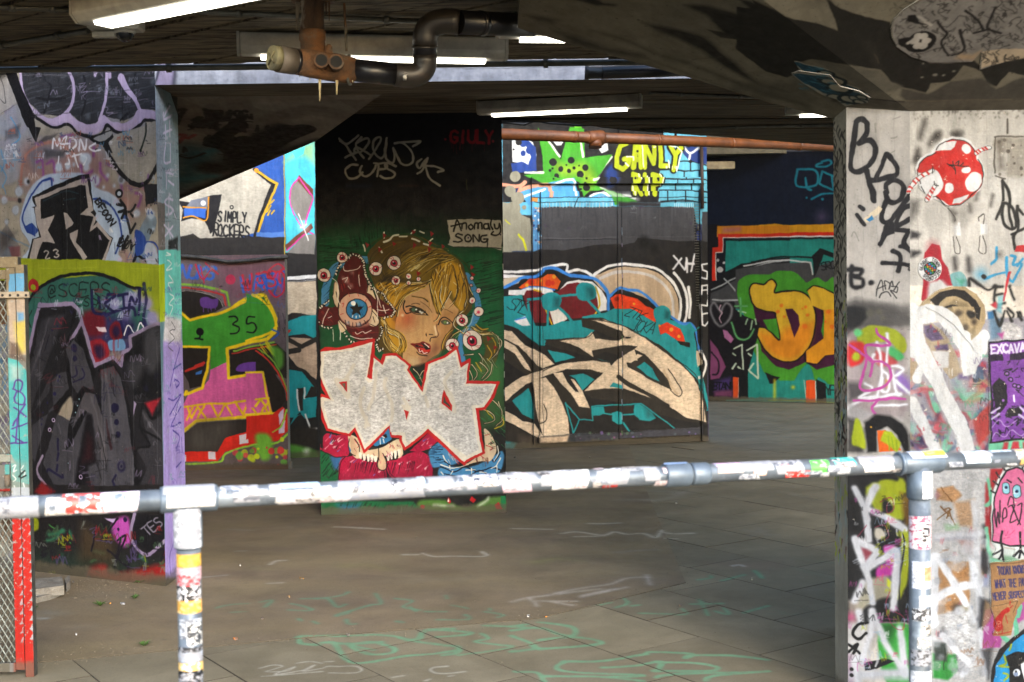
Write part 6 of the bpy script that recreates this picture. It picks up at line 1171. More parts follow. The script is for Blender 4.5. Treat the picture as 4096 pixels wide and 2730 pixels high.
# ------------------------------------------------------------------ capital: dark waves of camouflage
for cv in (CK1, CK2):
    use(cv)
    under(cv, 40, 20, ('6b675c', '746f63', '5f5b50'), 1.4, .4)
    V(2048, 0, 1024, 1568)
    kd = '24231f'
    P(kd, '250 -200 420 -60 560 20 650 30 640 40 520 40 380 0 200 -200', so=8); P(kd, '60 90 180 100 300 125 250 130 230 140 150 130', so=14, a=.8); P(kd, '1060 35 1200 40 1400 90 1568 130 1800 220 1800 440 1568 300 1500 210 1440 255 1300 220 1180 90', so=12)
    P(kd, '800 140 900 155 1100 200 1190 230 1260 290 1400 420 1520 520 1700 570 1500 520 1300 420 1160 310 1020 240 920 200', so=14); P(kd, '1180 175 1270 230 1500 260 1400 220 1290 200', so=5, a=.9); P(kd, '1380 -10 1480 20 1568 50 1900 200 1700 220 1520 120', so=8)
    P(kd, '250 190 400 225 600 300 800 330 830 360 600 320 380 270', so=18, a=.8); LS('3b392f', 26, '480 190 700 250 880 330 1100 400 1400 520 1800 650', so=16, a=.7); L('3c3a33', 4, '1100 370 1280 350', a=.7)
    LS('4a4638', 8, '0 190 300 250 700 330 900 390 1200 500 1568 620', so=12, a=.8)
    V(3072, 0, 1024, 1568)
    P(kd, '-100 60 100 90 380 160 420 190 350 0 420 60 520 90 740 130 790 230 760 300 700 420 820 520 980 570 1100 500 1200 400 1350 520 1500 480 1900 440 1900 380 1300 430 900 360 760 200 740 130 900 100 560 -60 1900 -300 1900 -400 -100 -400 0 -60', so=5, a=0)
    P(kd, '-200 40 60 80 300 150 420 195 400 130 345 -10 420 50 500 85 745 140 750 220 790 290 890 345 960 370 1270 375 1300 420 1568 350 1900 330 1900 500 1568 460 1480 440 1400 530 1330 510 1300 440 1200 400 1120 500 1000 515 970 570 820 535 760 500 690 430 440 400 280 400 120 480 -20 440 -200 300', so=5)
    P('67645a', '280 410 340 395 440 400 690 440 760 500 830 530 780 560 600 570 440 480', so=8, n=.08); P('56534a', '-200 500 0 510 180 500 260 560 300 640 -200 560', so=20, a=.7); P('3a3833', '560 250 620 260 700 430 660 420', so=20, a=.7)
    P('4e4b45', '800 590 820 540 980 575 1120 500 1300 480 1400 540 1568 470 1900 480 1900 620 860 640', so=8, n=.1); P('5b564d', '380 640 800 620 1900 600 1900 700 400 700', so=8, n=.1); L('121110', 5, '470 640 830 625'); L('8a7a60', 3, '500 88 830 88/800 620 1500 610/640 340 680 390', a=.6); D('a8a59a', '1030 460 10 1080 462 7 955 388 5 950 475 6 1140 435 6', so=6, a=.8)
# oval paste-up and small blue one
use(CK2)
ov = '750 180 770 120 830 60 940 -10 1060 -60 1300 -90 1568 -100 1900 -80 1900 180 1568 350 1420 390 1295 430 1310 320 1250 380 1000 385 880 350 790 290 760 240'
P('8d8a88', ov, so=2, n=.1)
rr = random.Random(77)
V(3072, 0, 1024, 1568)
for k in range(260):
    x, y = rr.uniform(770, 1880), rr.uniform(-60, 340); q = [x, y]
    for i in range(3): x += rr.uniform(-34, 34); y += rr.uniform(-26, 26); q += [x, y]
    L('2b2927', rr.uniform(2, 5), q, so=2, a=.8)
P('141312', '860 90 900 85 920 130 980 150 900 140 850 125', so=3); P('141312', '790 240 830 230 880 225 840 260 900 300 850 290 800 270', so=3)
D('141312', '935 255 62', so=2); 
for k in range(6): D('bdb9b4', '%f %f 20' % (935 + 34 * math.cos(k * 1.05), 250 + 34 * math.sin(k * 1.05)), so=3)
LS('bdb9b4', 16, '860 260 890 240/960 130 1000 150/920 100 960 120', so=3); P('c9b8a0', '1300 420 1312 320 1440 300 1568 290 1568 350 1420 385', so=3); P('b59c80', '1150 350 1180 320 1250 335 1310 310 1260 370', so=12)
for k in range(26): x = rr.uniform(1310, 1560); y = rr.uniform(310, 380); L('2b2927', 3.5, [x, y, x + rr.uniform(-20, 20), y + 14, x + rr.uniform(-20, 20), y + 30], so=1.5)
LS('1c1a19', 9, '1040 130 1100 200 1060 260 1110 330/1210 60 1290 120 1320 180/1400 40 1340 160 1420 200/1180 180 1200 300 1130 330/1260 200 1350 170', so=3)
PASTE.append(('oval_paste_up', (3072, 0, 1024, 1568), ov, CK2, 'CK2', 'large oval paste-up with dense black line drawing on the sloping capital', 'paste-up'))
for cv in (CK2, CK1):
    use(cv)
    bp_ = '145 452 185 436 380 462 440 530 560 560 625 600 610 632 540 640 470 655 420 610 320 580 215 510 190 490'
    V(3072, 0, 1024, 1568)
    P('b0aca0', bp_, so=2); P('20495e', '158 452 190 444 370 472 430 536 550 568 610 602 590 622 480 642 430 600 330 568 220 500', so=2)
    for x, y, r in ((370, 495, 20), (430, 535, 26), (425, 600, 24), (500, 605, 22), (535, 600, 14), (570, 590, 12), (590, 615, 12), (560, 620, 12)): L('12242c', r * 2.3, [x - r, y, x + r * .8, y + r * .3], so=2, sm=0); L('a8a494', r * 1.5, [x - r * .9, y, x + r * .7, y + r * .3], so=2, sm=0)
    hatch('4f8fa8', 5, 190, 455, 380, 560, 40, 26, 10, 3, .8)
PASTE.append(('blue_paste_up', (3072, 0, 1024, 1568), bp_, None, 'CK', 'small blue leaf-shaped paste-up on the lower slope of the capital', 'paste-up'))

# ------------------------------------------------------------------ cage gate paint
use(CG)
V(0, 1000, 1024, 1568)
P('8f7f62', '-1500 -100 300 -100 300 400 -1500 400', so=2, n=.15); P('6aa8d0', '55 145 155 140 155 280 60 280', so=4); P('b8a890', '-1500 255 200 255 200 300 -1500 300', so=2, n=.1)
P('b8a48f', '55 300 160 300 165 640 60 640', so=6, n=.1); P('c9b84a', '90 440 160 420 160 620 110 640', so=16, a=.8); P('6a9ac0', '110 380 150 380 150 420 110 430', so=8); P('5b4a40', '60 560 110 570 165 690 60 660', so=10, a=.8)
P('52b0ac', '40 660 110 680 185 770 185 1440 40 1400', so=5, n=.05); P('c9cfc9', '60 700 130 720 130 800 60 800', so=20, a=.7)
LS('5a3a8a', 9, '75 850 100 800 140 810 120 860 80 850/80 900 100 860 140 880 140 940 90 930 80 900/80 960 160 1020/150 940 80 1080/75 1100 170 1060/80 1140 150 1180/110 1000 100 1180/70 1185 170 1180', so=3)
P('a8a89a', '-1500 1250 70 1255 100 1310 -1500 1310', so=4, n=.2); P('8fa8a0', '60 1280 180 1300 180 1480 60 1480', so=20, a=.7)
LS('e9ebe9', 6, '80 1330 100 1320 85 1360 105 1350/80 1380 100 1400 85 1420/90 1450 100 1480/150 1320 130 1350 160 1360 140 1400/150 1430 160 1480', so=2); LS('141516', 7, '120 1390 160 1350/130 1400 165 1380', so=2)
V(0, 1706, 1024, 1568)
P('a8281e', '-1500 385 190 385 190 470 -1500 470', so=5); P('b5bcc2', '70 380 210 380 215 1568 60 1568', so=4, n=.05)
rr = random.Random(3)
for k in range(16):
    y = 570 + k * 58; L('c0281e', 34, [84 + k, y, 110 + k, y + 24, 96 + k, y + 50], so=3); L('c0281e', 34, [170 + k, y + 10, 150 + k, y + 40, 180 + k, y + 52], so=3)
    L('c0281e', 22, [84 + k, y + 40, 130 + k, y + 10], so=3)
P('c0281e', '95 1330 215 1300 215 1568 80 1568', so=10); P('6a9ab0', '-1500 470 80 470 80 560 -1500 560', so=8)
P('4a3f34', '-1500 1500 150 1510 150 1568 -1500 1568', so=8)

# ------------------------------------------------------------------ chalky paint marks on the floor
use(CF)
V(1024, 1706, 1024, 1568)
gn = '70aa84'
LS(gn, 13, '250 1300 300 1290 560 1285 720 1275 850 1285 920 1305 1130 1340 1230 1350 1230 1385 1150 1400/400 1325 470 1325 520 1380 600 1450 900 1410 1100 1390 1230 1370/400 1325 600 1330 780 1318/560 1330 620 1370 720 1395 830 1385 840 1355 720 1320 620 1330 600 1345 720 1365/930 1310 1000 1300 1050 1250 1290 1260 1290 1275 1100 1290/1050 1245 1200 1240/260 1300 280 1330 380 1340', so=6, a=1)
LS(gn, 11, '1400 1220 1568 1225 1750 1240/1380 1270 1420 1300 1340 1320 1568 1345/1240 1400 1568 1355', so=6, a=1)
LS('5f9a7c', 9, '30 1080 100 1070 60 1110/220 1090 330 1120 320 1135 200 1130/280 1060 440 1060 500 1110 550 1095/380 1060 520 1040 560 1020/560 1140 500 1160 490 1170 560 1150/730 1030 760 1090 700 1100 560 1140/850 1060 960 1075 900 1110 1000 1130/950 1110 980 1140/1040 1140 1160 1140/1160 1040 1170 1060/1200 1100 1300 1120/1280 1160 1290 1190 1110 1190/1430 1120 1440 1130/1400 1140 1510 1160 1480 1175/350 1200 380 1215/260 1185 280 1195/550 1190 560 1215 610 1215/860 1200 900 1205', so=7, a=.95)
LS('c9c6b8', 6, '20 1480 100 1460 160 1470 60 1500 180 1500 240 1470 120 1520 300 1490 360 1460 280 1500 400 1480 430 1470 500 1470 600 1470 640 1490 600 1510 440 1510/40 1530 200 1520 400 1500/250 1450 330 1440 400 1450/420 1440 470 1440', so=5, a=1)
LS('c9c6b8', 8, '830 1535 900 1525/1170 1470 1080 1480 1070 1500 1130 1515 1290 1500/1180 1530 1210 1525/1030 1560 1060 1550', so=6, a=1)
LS('c4c0b4', 9, '905 790 990 790/1020 780 1080 800 1200 800 1400 800 1390 770/90 850 120 830 180 825/70 965 160 963/480 620 620 625 780 635', so=6, a=.95)
L('a3a850', 34, '550 860 680 855 810 880', so=24, a=.7, w2=14); L('a3a850', 16, '0 875 90 880', so=16, a=.5); LS('8a8578', 20, '200 625 300 605/1000 945 1240 940/340 680 380 690', so=20, a=.5)
V(2048, 1706, 1024, 1568)
L('a3a850', 34, '150 835 280 815 430 830', so=24, a=.75, w2=12); LS('c9c3b4', 9, '0 630 240 635/300 660 400 650 560 670 620 650 700 665 800 660 880 685 920 640/380 680 560 675/920 650 1000 660 1110 655/940 690 1010 690/470 600 560 600 660 595', so=7, a=.95)
LS('cfc8c2', 9, '0 1080 100 1055 220 1040 400 1000 600 970 700 935 820 930/820 915 850 975/110 1060 150 1105/170 1075 400 1075/430 1050 560 1020 700 990/300 1030 540 1000/440 1040 620 1000/250 1080 370 1100', so=8, a=1)
LS('9a9a94', 12, '850 395 980 400 1020 415 960 440 860 455/660 455 850 450/1020 410 1120 390', so=10, a=.85); LS('9a968c', 9, '1430 635 1500 650 1568 640/1510 620 1530 650/1450 670 1550 665/1300 430 1370 430/640 775 760 765 890 760', so=9, a=.85)
P('8f5048', '1150 830 1250 830 1350 820 1568 840 1568 890 1400 880 1200 850', so=34, a=.5); L('c9c5ba', 9, '1350 855 1390 848 1420 856', so=5, a=1)
LS(gn, 10, '1140 940 1210 930 1215 915/1490 885 1530 930/1290 945 1420 910/530 1095 600 1080/630 1110 700 1085 690 1055/730 1100 770 1095/780 1145 1060 1150 1040 1120/1100 1090 1280 1085/1140 1060 1200 1155/1290 1110 1330 1150 1240 1130/1420 1140 1568 1100', so=7, a=1)
LS(gn, 13, '0 1225 80 1215/0 1250 170 1235 280 1270 380 1280 390 1245 330 1220 160 1200/0 1285 120 1330 180 1360 550 1330 380 1290 160 1310/0 1375 170 1360/120 1340 180 1365', so=6, a=1)
LS(gn, 14, '820 1395 860 1383 1100 1395 1060 1420 1100 1405 1350 1405 1568 1430/320 1440 310 1495 800 1525 600 1535/320 1440 560 1435 790 1400/560 1475 760 1465 900 1440 900 1490 870 1495/900 1445 1100 1450 1260 1475 1200 1500 880 1500/20 1505 160 1510 190 1568/190 1530 500 1530 800 1560/880 1540 1000 1520 1568 1500/1190 1560 1240 1530 1568 1500', so=6, a=1)
V(3072, 1706, 1024, 1568)
LS(gn, 9, '200 810 420 840/160 870 400 930/0 1150 180 1150/0 1120 100 1140', so=8, a=.5); P('8f4a44', '0 820 120 830 100 870 0 860', so=30, a=.4); LS('9a968c', 9, '250 1000 300 998/0 665 60 665/100 400 200 430/270 20 380 18', so=8, a=.85)
V(0, 1706, 1024, 1568)
P('8a8a86', '210 1140 300 1125 400 1150 300 1165 220 1160', so=24, a=.95); L('aab0b2', 12, '215 1180 280 1182', so=8, a=1); LS('8a8a86', 24, '560 1045 700 1035 820 1050/430 1235 560 1228', so=24, a=.45); L('a8a59f', 8, '1230 930 1390 915', so=6, a=.95); LS('8f8d85', 8, '1400 635 1540 640/1440 770 1500 768', so=6, a=.85); LS('5f9a7c', 9, '1330 1120 1400 1100 1520 1090/1420 1145 1500 1140', so=7, a=.85)
scatter(('6b6558', '3a342a', '807a6c'), 200, 900, 1560, 1500, 160, 1.5, 5, 5, 4, .5)
V(2048, 900, 1024, 1568)
scatter(('8a8578', '55504a', '9a9488'), 100, 1350, 1540, 1560, 60, 3, 10, 6, 10, .4); scatter(('8a8578', '55504a'), 1220, 1120, 1568, 1500, 60, 3, 14, 6, 14, .35)

# ------------------------------------------------------------------ materials
def nt(name):
    m = bpy.data.materials.new(name); m.use_nodes = True
    t = m.node_tree; b = t.nodes['Principled BSDF']
    return m, t, b
def N(t, k, **kw):
    n = t.nodes.new(k)
    for a, v in kw.items():
        if a.startswith('i_'): n.inputs[a[2:].replace('_', ' ')].default_value = v
        else: setattr(n, a, v)
    return n
def lk(t, a, b): t.links.new(a, b)
def rgb(c): 
    l = tolin(srgb(c)); return (float(l[0]), float(l[1]), float(l[2]), 1)
def coords(t, sc=(1, 1, 1), rot=0):
    g = N(t, 'ShaderNodeNewGeometry'); mp = N(t, 'ShaderNodeMapping')
    mp.inputs['Scale'].default_value = sc; mp.inputs['Rotation'].default_value = (0, 0, rot)
    lk(t, g.outputs['Position'], mp.inputs['Vector']); return mp.outputs[0]
def noise(t, vec, s, det=4, rough=.6, dist=0):
    n = N(t, 'ShaderNodeTexNoise'); n.inputs['Scale'].default_value = s; n.inputs['Detail'].default_value = det
    n.inputs['Roughness'].default_value = rough; n.inputs['Distortion'].default_value = dist
    lk(t, vec, n.inputs['Vector']); return n.outputs[0]
def ramp(t, fac, stops):
    r = N(t, 'ShaderNodeValToRGB'); e = r.color_ramp.elements
    while len(e) < len(stops): e.new(.5)
    for k, (p, c) in zip(e, stops):
        k.position = p; k.color = rgb(c) if isinstance(c, str) else (c, c, c, 1)
    lk(t, fac, r.inputs[0]); return r.outputs[0]
def mix(t, fac, a, b, mode='MIX'):
    m = N(t, 'ShaderNodeMix', data_type='RGBA', blend_type=mode)
    for s_, v in ((0, fac), (6, a), (7, b)):
        if isinstance(v, (int, float)): m.inputs[s_].default_value = v
        elif isinstance(v, (tuple, list)): m.inputs[s_].default_value = v
        else: lk(t, v, m.inputs[s_])
    return m.outputs[2]
def bump(t, b, h, st, d=.01):
    n = N(t, 'ShaderNodeBump'); n.inputs['Strength'].default_value = st; n.inputs['Distance'].default_value = d
    lk(t, h, n.inputs['Height']); lk(t, n.outputs[0], b.inputs['Normal'])
def mat(name, c1, c2=None, sc=6, rough=.8, metal=0, bs=.3, bd=.004, stretch=(1, 1, 1), rot=0, lo=.35, hi=.65, c3=None, c3at=.62):
    m, t, b = nt(name); v = coords(t, stretch, rot)
    n1 = noise(t, v, sc, 6, .65)
    c = ramp(t, n1, [(lo, c1), (hi, c2 or c1)])
    if c3:
        n3 = noise(t, v, sc * .35, 5, .7); c = mix(t, ramp(t, n3, [(c3at, 0.0), (c3at + .1, 1.0)]), c, rgb(c3))
    lk(t, c, b.inputs['Base Color'])
    b.inputs['Roughness'].default_value = rough; b.inputs['Metallic'].default_value = metal
    if bs:
        n2 = noise(t, v, sc * 6, 5, .7); bump(t, b, n2, bs, bd)
    return m
def painted(cv, gain, c1='8f8a80', c2='6e6a62', rough=.62, bs=.35, chip=.0, world_uv=False, grime=.25, bd=.004, bsc=60, tint=(1, 1, 1), spec=.18):
    """concrete with the canvas' paint over it; chips, dirt and relief are procedural"""
    m, t, b = nt(cv.name + '_painted_concrete')
    v = coords(t)
    base = ramp(t, noise(t, v, 7, 7, .7), [(.3, c2), (.7, c1)])
    pits = ramp(t, noise(t, v, 55, 3, .6), [(.30, .35), (.38, 1.0)])
    base = mix(t, .8, base, pits, 'MULTIPLY')
    im = N(t, 'ShaderNodeTexImage', image=cv.image(gain, tint), extension='EXTEND', interpolation='Linear')
    if world_uv:
        mp = N(t, 'ShaderNodeMapping'); g = N(t, 'ShaderNodeNewGeometry')
        mp.inputs['Location'].default_value = (-cv.o.x / cv.w, -cv.o.y / cv.h, 0)
        mp.inputs['Scale'].default_value = (1 / cv.w, 1 / cv.h, 1)
        lk(t, g.outputs['Position'], mp.inputs[0]); lk(t, mp.outputs[0], im.inputs[0]); im.extension = 'CLIP'
    else:
        uv = N(t, 'ShaderNodeUVMap'); uv.uv_map = 'UVMap'; lk(t, uv.outputs[0], im.inputs[0])
    fac = im.outputs['Alpha']
    if chip:
        w = ramp(t, noise(t, v, 38, 6, .75), [(chip - .03, 0.0), (chip + .03, 1.0)])
        mm = N(t, 'ShaderNodeMath', operation='MULTIPLY'); lk(t, fac, mm.inputs[0]); lk(t, w, mm.inputs[1]); fac = mm.outputs[0]
    c = mix(t, fac, base, im.outputs['Color'])
    gr = ramp(t, noise(t, coords(t, (1, 1, .35)), 9, 7, .72), [(.32, 1 - grime), (.6, 1.0)])
    c = mix(t, 1.0, c, gr, 'MULTIPLY')
    sz = N(t, 'ShaderNodeSeparateXYZ'); g2 = N(t, 'ShaderNodeNewGeometry'); lk(t, g2.outputs['Position'], sz.inputs[0])
    ad = N(t, 'ShaderNodeMath', operation='MULTIPLY_ADD'); lk(t, noise(t, v, 12, 6, .7), ad.inputs[0]); ad.inputs[1].default_value = -.11; lk(t, sz.outputs[2], ad.inputs[2])
    c = mix(t, ramp(t, ad.outputs[0], [(.0, .7), (.025, 0.0)]), c, rgb('4a4438'))      # splashed dirt along the foot
    lk(t, c, b.inputs['Base Color'])
    b.inputs['Specular IOR Level'].default_value = spec
    rr = ramp(t, noise(t, v, 20, 4), [(.3, rough - .12), (.7, rough + .15)]); lk(t, rr, b.inputs['Roughness'])
    h = mix(t, .35, noise(t, v, bsc, 5, .7), noise(t, v, bsc * .2, 4, .6)); bump(t, b, h, bs, bd)
    return m
def emis(name, c, s):
    m, t, b = nt(name); b.inputs['Base Color'].default_value = (.8, .8, .8, 1)
    b.inputs['Emission Color'].default_value = c; b.inputs['Emission Strength'].default_value = s
    return m

M = {}
M['concrete'] = mat('bare_concrete', '8b8478', '6b665d', 5, .9, bs=.5, bd=.006)
M['board'] = mat('board_marked_concrete', '8f8168', '453c2f', 3, .92, bs=1, bd=.02, stretch=(1.4, 12, 12), rot=-.65, c3='a3967a', lo=.4, hi=.6)
M['board_x'] = mat('board_marked_concrete_lengthwise', '776a57', '3a332a', 3, .92, bs=1, bd=.012, stretch=(.8, 9, 9), c3='7d7260')
M['dark'] = mat('near_black', '1d1b18', '121110', 6, .95)  # plain near-black for pillar sides, slab edges, brackets and hole discs
M['white_lamp'] = mat('lamp_housing_grey_white', 'b5b2ab', '8f8c86', 9, .45, c3='6f6b66', c3at=.66, bs=.1)
M['tube'] = emis('fluorescent_tube', (1, .95, .80, 1), 2.2)
M['black_pipe'] = mat('black_plastic_pipe', '17161a', '0e0d0f', 8, .32, bs=.12, c3='2b2622')
M['brown_pipe'] = mat('brown_plastic_elbow', '2b2622', '1b1815', 6, .42, bs=.15, c3='3d3128')
M['rust'] = mat('rusty_scaled_pipe', '58402c', '35281e', 22, .9, bs=1, bd=.01, c3='8f8474', c3at=.52, stretch=(1, 1, .4))
M['rust2'] = mat('rusty_orange_fitting', '6e4826', '403124', 14, .85, bs=.8, bd=.008, c3='5d574c', c3at=.5)
M['cream_pipe'] = mat('grimy_cream_cap', '8a8360', '665f45', 12, .7, bs=.4, c3='45402f', c3at=.5)
M['grey_pipe'] = mat('grey_brown_plastic_pipe', '5a5147', '453d35', 10, .6, bs=.2)
M['orange_pipe'] = mat('orange_painted_pipe', '7c4720', '543015', 7, .5, bs=.15, c3='4d2a15')
M['conduit'] = mat('galvanised_conduit', '66665f', '484842', 9, .5, .4, bs=.2)
M['lime'] = mat('limescale_drip', 'b9ab84', '8b7a55', 30, .7)
M['rail'] = mat('galvanised_rail', '777f86', '565e66', 14, .38, .35, bs=.15, c3='8b949b', c3at=.55)
M['fit'] = mat('grey_tube_clamp', '6b7884', '55606b', 16, .42, .25, bs=.2)
M['wire'] = mat('galvanised_mesh', '8a8f88', '5c5b52', 30, .5, .6, bs=.2, c3='4b3a2c')
M['cable'] = mat('black_cable', '121214', '0b0b0c', 9, .5)
M['glass'] = mat('smoked_dome', '0d0d0e', '0b0b0c', 4, .06, bs=0)
M['brownpost'] = mat('brown_conduit', '3b2a22', '2a1e19', 9, .6)
M['steel'] = mat('scratched_steel', '5b5a56', '3d3c3a', 20, .5, .6)
M['slab_rubble'] = mat('broken_slab', '8b877f', '6d675d', 10, .95, bs=1, bd=.01)
M['leaf'] = mat('small_weed', '3d5c1e', '2c4416', 20, .7)

# ------------------------------------------------------------------ mesh helpers
def mesh(name, verts, faces, mats, parent=None, mi=None, uvc=None, smooth=False, loc=None, bevel=0):
    me = bpy.data.meshes.new(name)
    if parent is not None and loc is None: pl = parent.location
    else: pl = Vector((0, 0, 0))
    me.from_pydata([tuple(Vector(v)) for v in verts], [], faces)
    for m in (mats if isinstance(mats, (list, tuple)) else [mats]): me.materials.append(m)
    if mi: me.polygons.foreach_set('material_index', mi)
    if uvc is not None:
        ul = me.uv_layers.new(name='UVMap'); d = []
        for lp in me.loops: d += uvc.uv(me.vertices[lp.vertex_index].co)
        ul.data.foreach_set('uv', d)
    if smooth: me.polygons.foreach_set('use_smooth', [True] * len(me.polygons))
    me.update()
    if bevel:
        bm = bmesh.new(); bm.from_mesh(me)
        bmesh.ops.bevel(bm, geom=[e for e in bm.edges], offset=bevel, segments=1, affect='EDGES', clamp_overlap=True)
        bm.to_mesh(me); bm.free()
    return obj(name, me, parent, loc)
def centre(o):
    """move a mesh thing's origin to its base"""
    me = o.data; n = len(me.vertices); c = np.empty(n * 3, np.float32); me.vertices.foreach_get('co', c); c = c.reshape(-1, 3)
    k = np.array([c[:, 0].mean(), c[:, 1].mean(), c[:, 2].min()], np.float32)
    me.vertices.foreach_set('co', (c - k).ravel()); me.update()
    k = Vector([float(q) for q in k]); o.location = Vector(o.location) + k
    for ch in o.children: ch.location = ch.location - k
    return o
BOXF = [(0, 1, 2, 3), (7, 6, 5, 4), (0, 4, 5, 1), (1, 5, 6, 2), (2, 6, 7, 3), (3, 7, 4, 0)]
def prism(name, poly, off, mats, parent=None, uvc=None, bevel=0):
    """front polygon (seen counter-clockwise from outside), extruded by off"""
    n = len(poly); off = Vector(off)
    vs = [Vector(p) for p in poly] + [Vector(p) + off for p in poly]
    fs = [tuple(range(n)), tuple(range(2 * n - 1, n - 1, -1))] + [(i, i + n, (i + 1) % n + n, (i + 1) % n) for i in range(n)]
    ml = mats if isinstance(mats, (list, tuple)) else [mats]
    mi = [0] + [min(1, len(ml) - 1)] * (len(fs) - 1)
    return mesh(name, vs, fs, ml, parent, mi, uvc, bevel=bevel)
def cvface(cv, u0=0, u1=None, v0=0, v1=None, out=0):
    u1 = cv.w if u1 is None else u1; v1 = cv.h if v1 is None else v1
    f = lambda a, b: cv.o + cv.u * a + cv.v * b + cv.n * out
    return [f(u0, v0), f(u1, v0), f(u1, v1), f(u0, v1)]
def onpoly(cv, t, out=0.0, view=None):
    """pixel polygon laid on the canvas' plane, pushed out of it"""
    q = pts(t); r = []
    for x, y in q: r.append(onplane(x, y, cv.o + cv.n * out, cv.n))
    a = sum((r[i] - r[0]).cross(r[(i + 1) % len(r)] - r[0]).dot(cv.n) for i in range(len(r)))
    return r if a > 0 else r[::-1]
def box(name, a, b, m, parent=None, uvc=None, bevel=0):
    x0, y0, z0 = a; x1, y1, z1 = b
    f = [(x0, y0, z0), (x1, y0, z0), (x1, y0, z1), (x0, y0, z1)]
    return prism(name, f, (0, y1 - y0, 0), m, parent, uvc, bevel)
def frame_for(d):
    d = d.normalized(); a = Vector((0, 0, 1)) if abs(d.z) < .9 else Vector((1, 0, 0))
    s_ = d.cross(a).normalized(); return s_, s_.cross(d).normalized() * 1.0
def tubeg(path, r, seg=20, cap=True):
    rs = r if isinstance(r, (list, tuple)) else [r] * len(path)
    vs, fs = [], []; n = len(path); s_ = None
    for i, p in enumerate(path):
        t = (path[min(i + 1, n - 1)] - path[max(i - 1, 0)]).normalized()
        if s_ is None: s_, w = frame_for(t)
        else:
            s_ = (s_ - t * s_.dot(t)).normalized(); w = s_.cross(t).normalized()
        for k in range(seg):
            a = 2 * math.pi * k / seg; vs.append(p + (s_ * math.cos(a) + w * math.sin(a)) * rs[i])
        if i:
            for k in range(seg):
                a0 = (i - 1) * seg + k; a1 = (i - 1) * seg + (k + 1) % seg
                fs.append((a0, a0 + seg, a1 + seg, a1))
    if cap: fs.append(tuple(range(seg))); fs.append(tuple(range((n - 1) * seg, n * seg))[::-1])
    return vs, fs
def tube(name, path, r, m, parent=None, seg=20, cap=True, uvc=None):
    vs, fs = tubeg([Vector(p) for p in path], r, seg, cap)
    o = mesh(name, vs, fs, m, parent, uvc=uvc)
    me = o.data; me.polygons.foreach_set('use_smooth', [len(p.vertices) == 4 for p in me.polygons])
    return o
def arc(a, b, c, k=10):            # quadratic bend from a to c round corner b
    return [a * (1 - t) ** 2 + b * 2 * t * (1 - t) + c * t * t for t in [i / k for i in range(k + 1)]]

# ------------------------------------------------------------------ painted materials
PM = dict(
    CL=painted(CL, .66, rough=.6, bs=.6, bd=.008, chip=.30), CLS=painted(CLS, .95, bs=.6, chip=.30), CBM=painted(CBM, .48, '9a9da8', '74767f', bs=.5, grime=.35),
    CB=painted(CB, 1.15, bs=.6, chip=.28), CC=painted(CC, .88, bs=.5, bsc=45, bd=.006), CD=painted(CD, .75, bs=.4),
    CM=painted(CM, .85, bs=.6, chip=.27), CPB=painted(CPB, .46, 'b5afa5', '8a8379', bs=.9, bd=.008, grime=.4, chip=.33, tint=(.95, 1, 1.06)),
    CPA=painted(CPA, .56, 'a09d98', '7c7974', bs=.7, grime=.35, chip=.31), CPS=painted(CPS, .72, bs=.7),
    CK1=painted(CK1, .55, '6b675c', '565247', bs=.4), CK2=painted(CK2, .55, '6b675c', '565247', bs=.4),
    CR=painted(CR, 1.25, '8b7d6c', '6b6052', bs=.6), CG=painted(CG, .5, bs=.5, chip=.38))

def faces(name, items, parent=None):
    """one mesh from polygons that each carry their own material and paint plane"""
    vs, fs, ms, mi, uv = [], [], [], [], []
    for poly, m, cv in items:
        b = len(vs); vs += [Vector(p) for p in poly]; fs.append(tuple(range(b, b + len(poly))))
        if m not in ms: ms.append(m)
        mi.append(ms.index(m)); uv += [cv.uv(Vector(p)) if cv else (0, 0) for p in poly]
    me = bpy.data.meshes.new(name); me.from_pydata([tuple(v) for v in vs], [], fs)
    for m in ms: me.materials.append(m)
    me.polygons.foreach_set('material_index', mi)
    ul = me.uv_layers.new(name='UVMap'); ul.data.foreach_set('uv', [k for lp in me.loops for k in uv[lp.vertex_index]])
    me.update(); return obj(name, me, parent)
def block(name, foot, z0, z1, sides, top, parent=None):
    """upright block on a footprint; sides = {edge index: (material, canvas)}"""
    n = len(foot); it = []
    for i in range(n):
        a, b = foot[i], foot[(i + 1) % n]; m, cv = sides.get(i, (M['concrete'], None))
        it.append(([(a[0], a[1], z0), (b[0], b[1], z0), (b[0], b[1], z1), (a[0], a[1], z1)], m, cv))
    it.append(([(p[0], p[1], z1) for p in foot], top, None)); it.append(([(p[0], p[1], z0) for p in foot][::-1], top, None))
    return faces(name, it, parent)

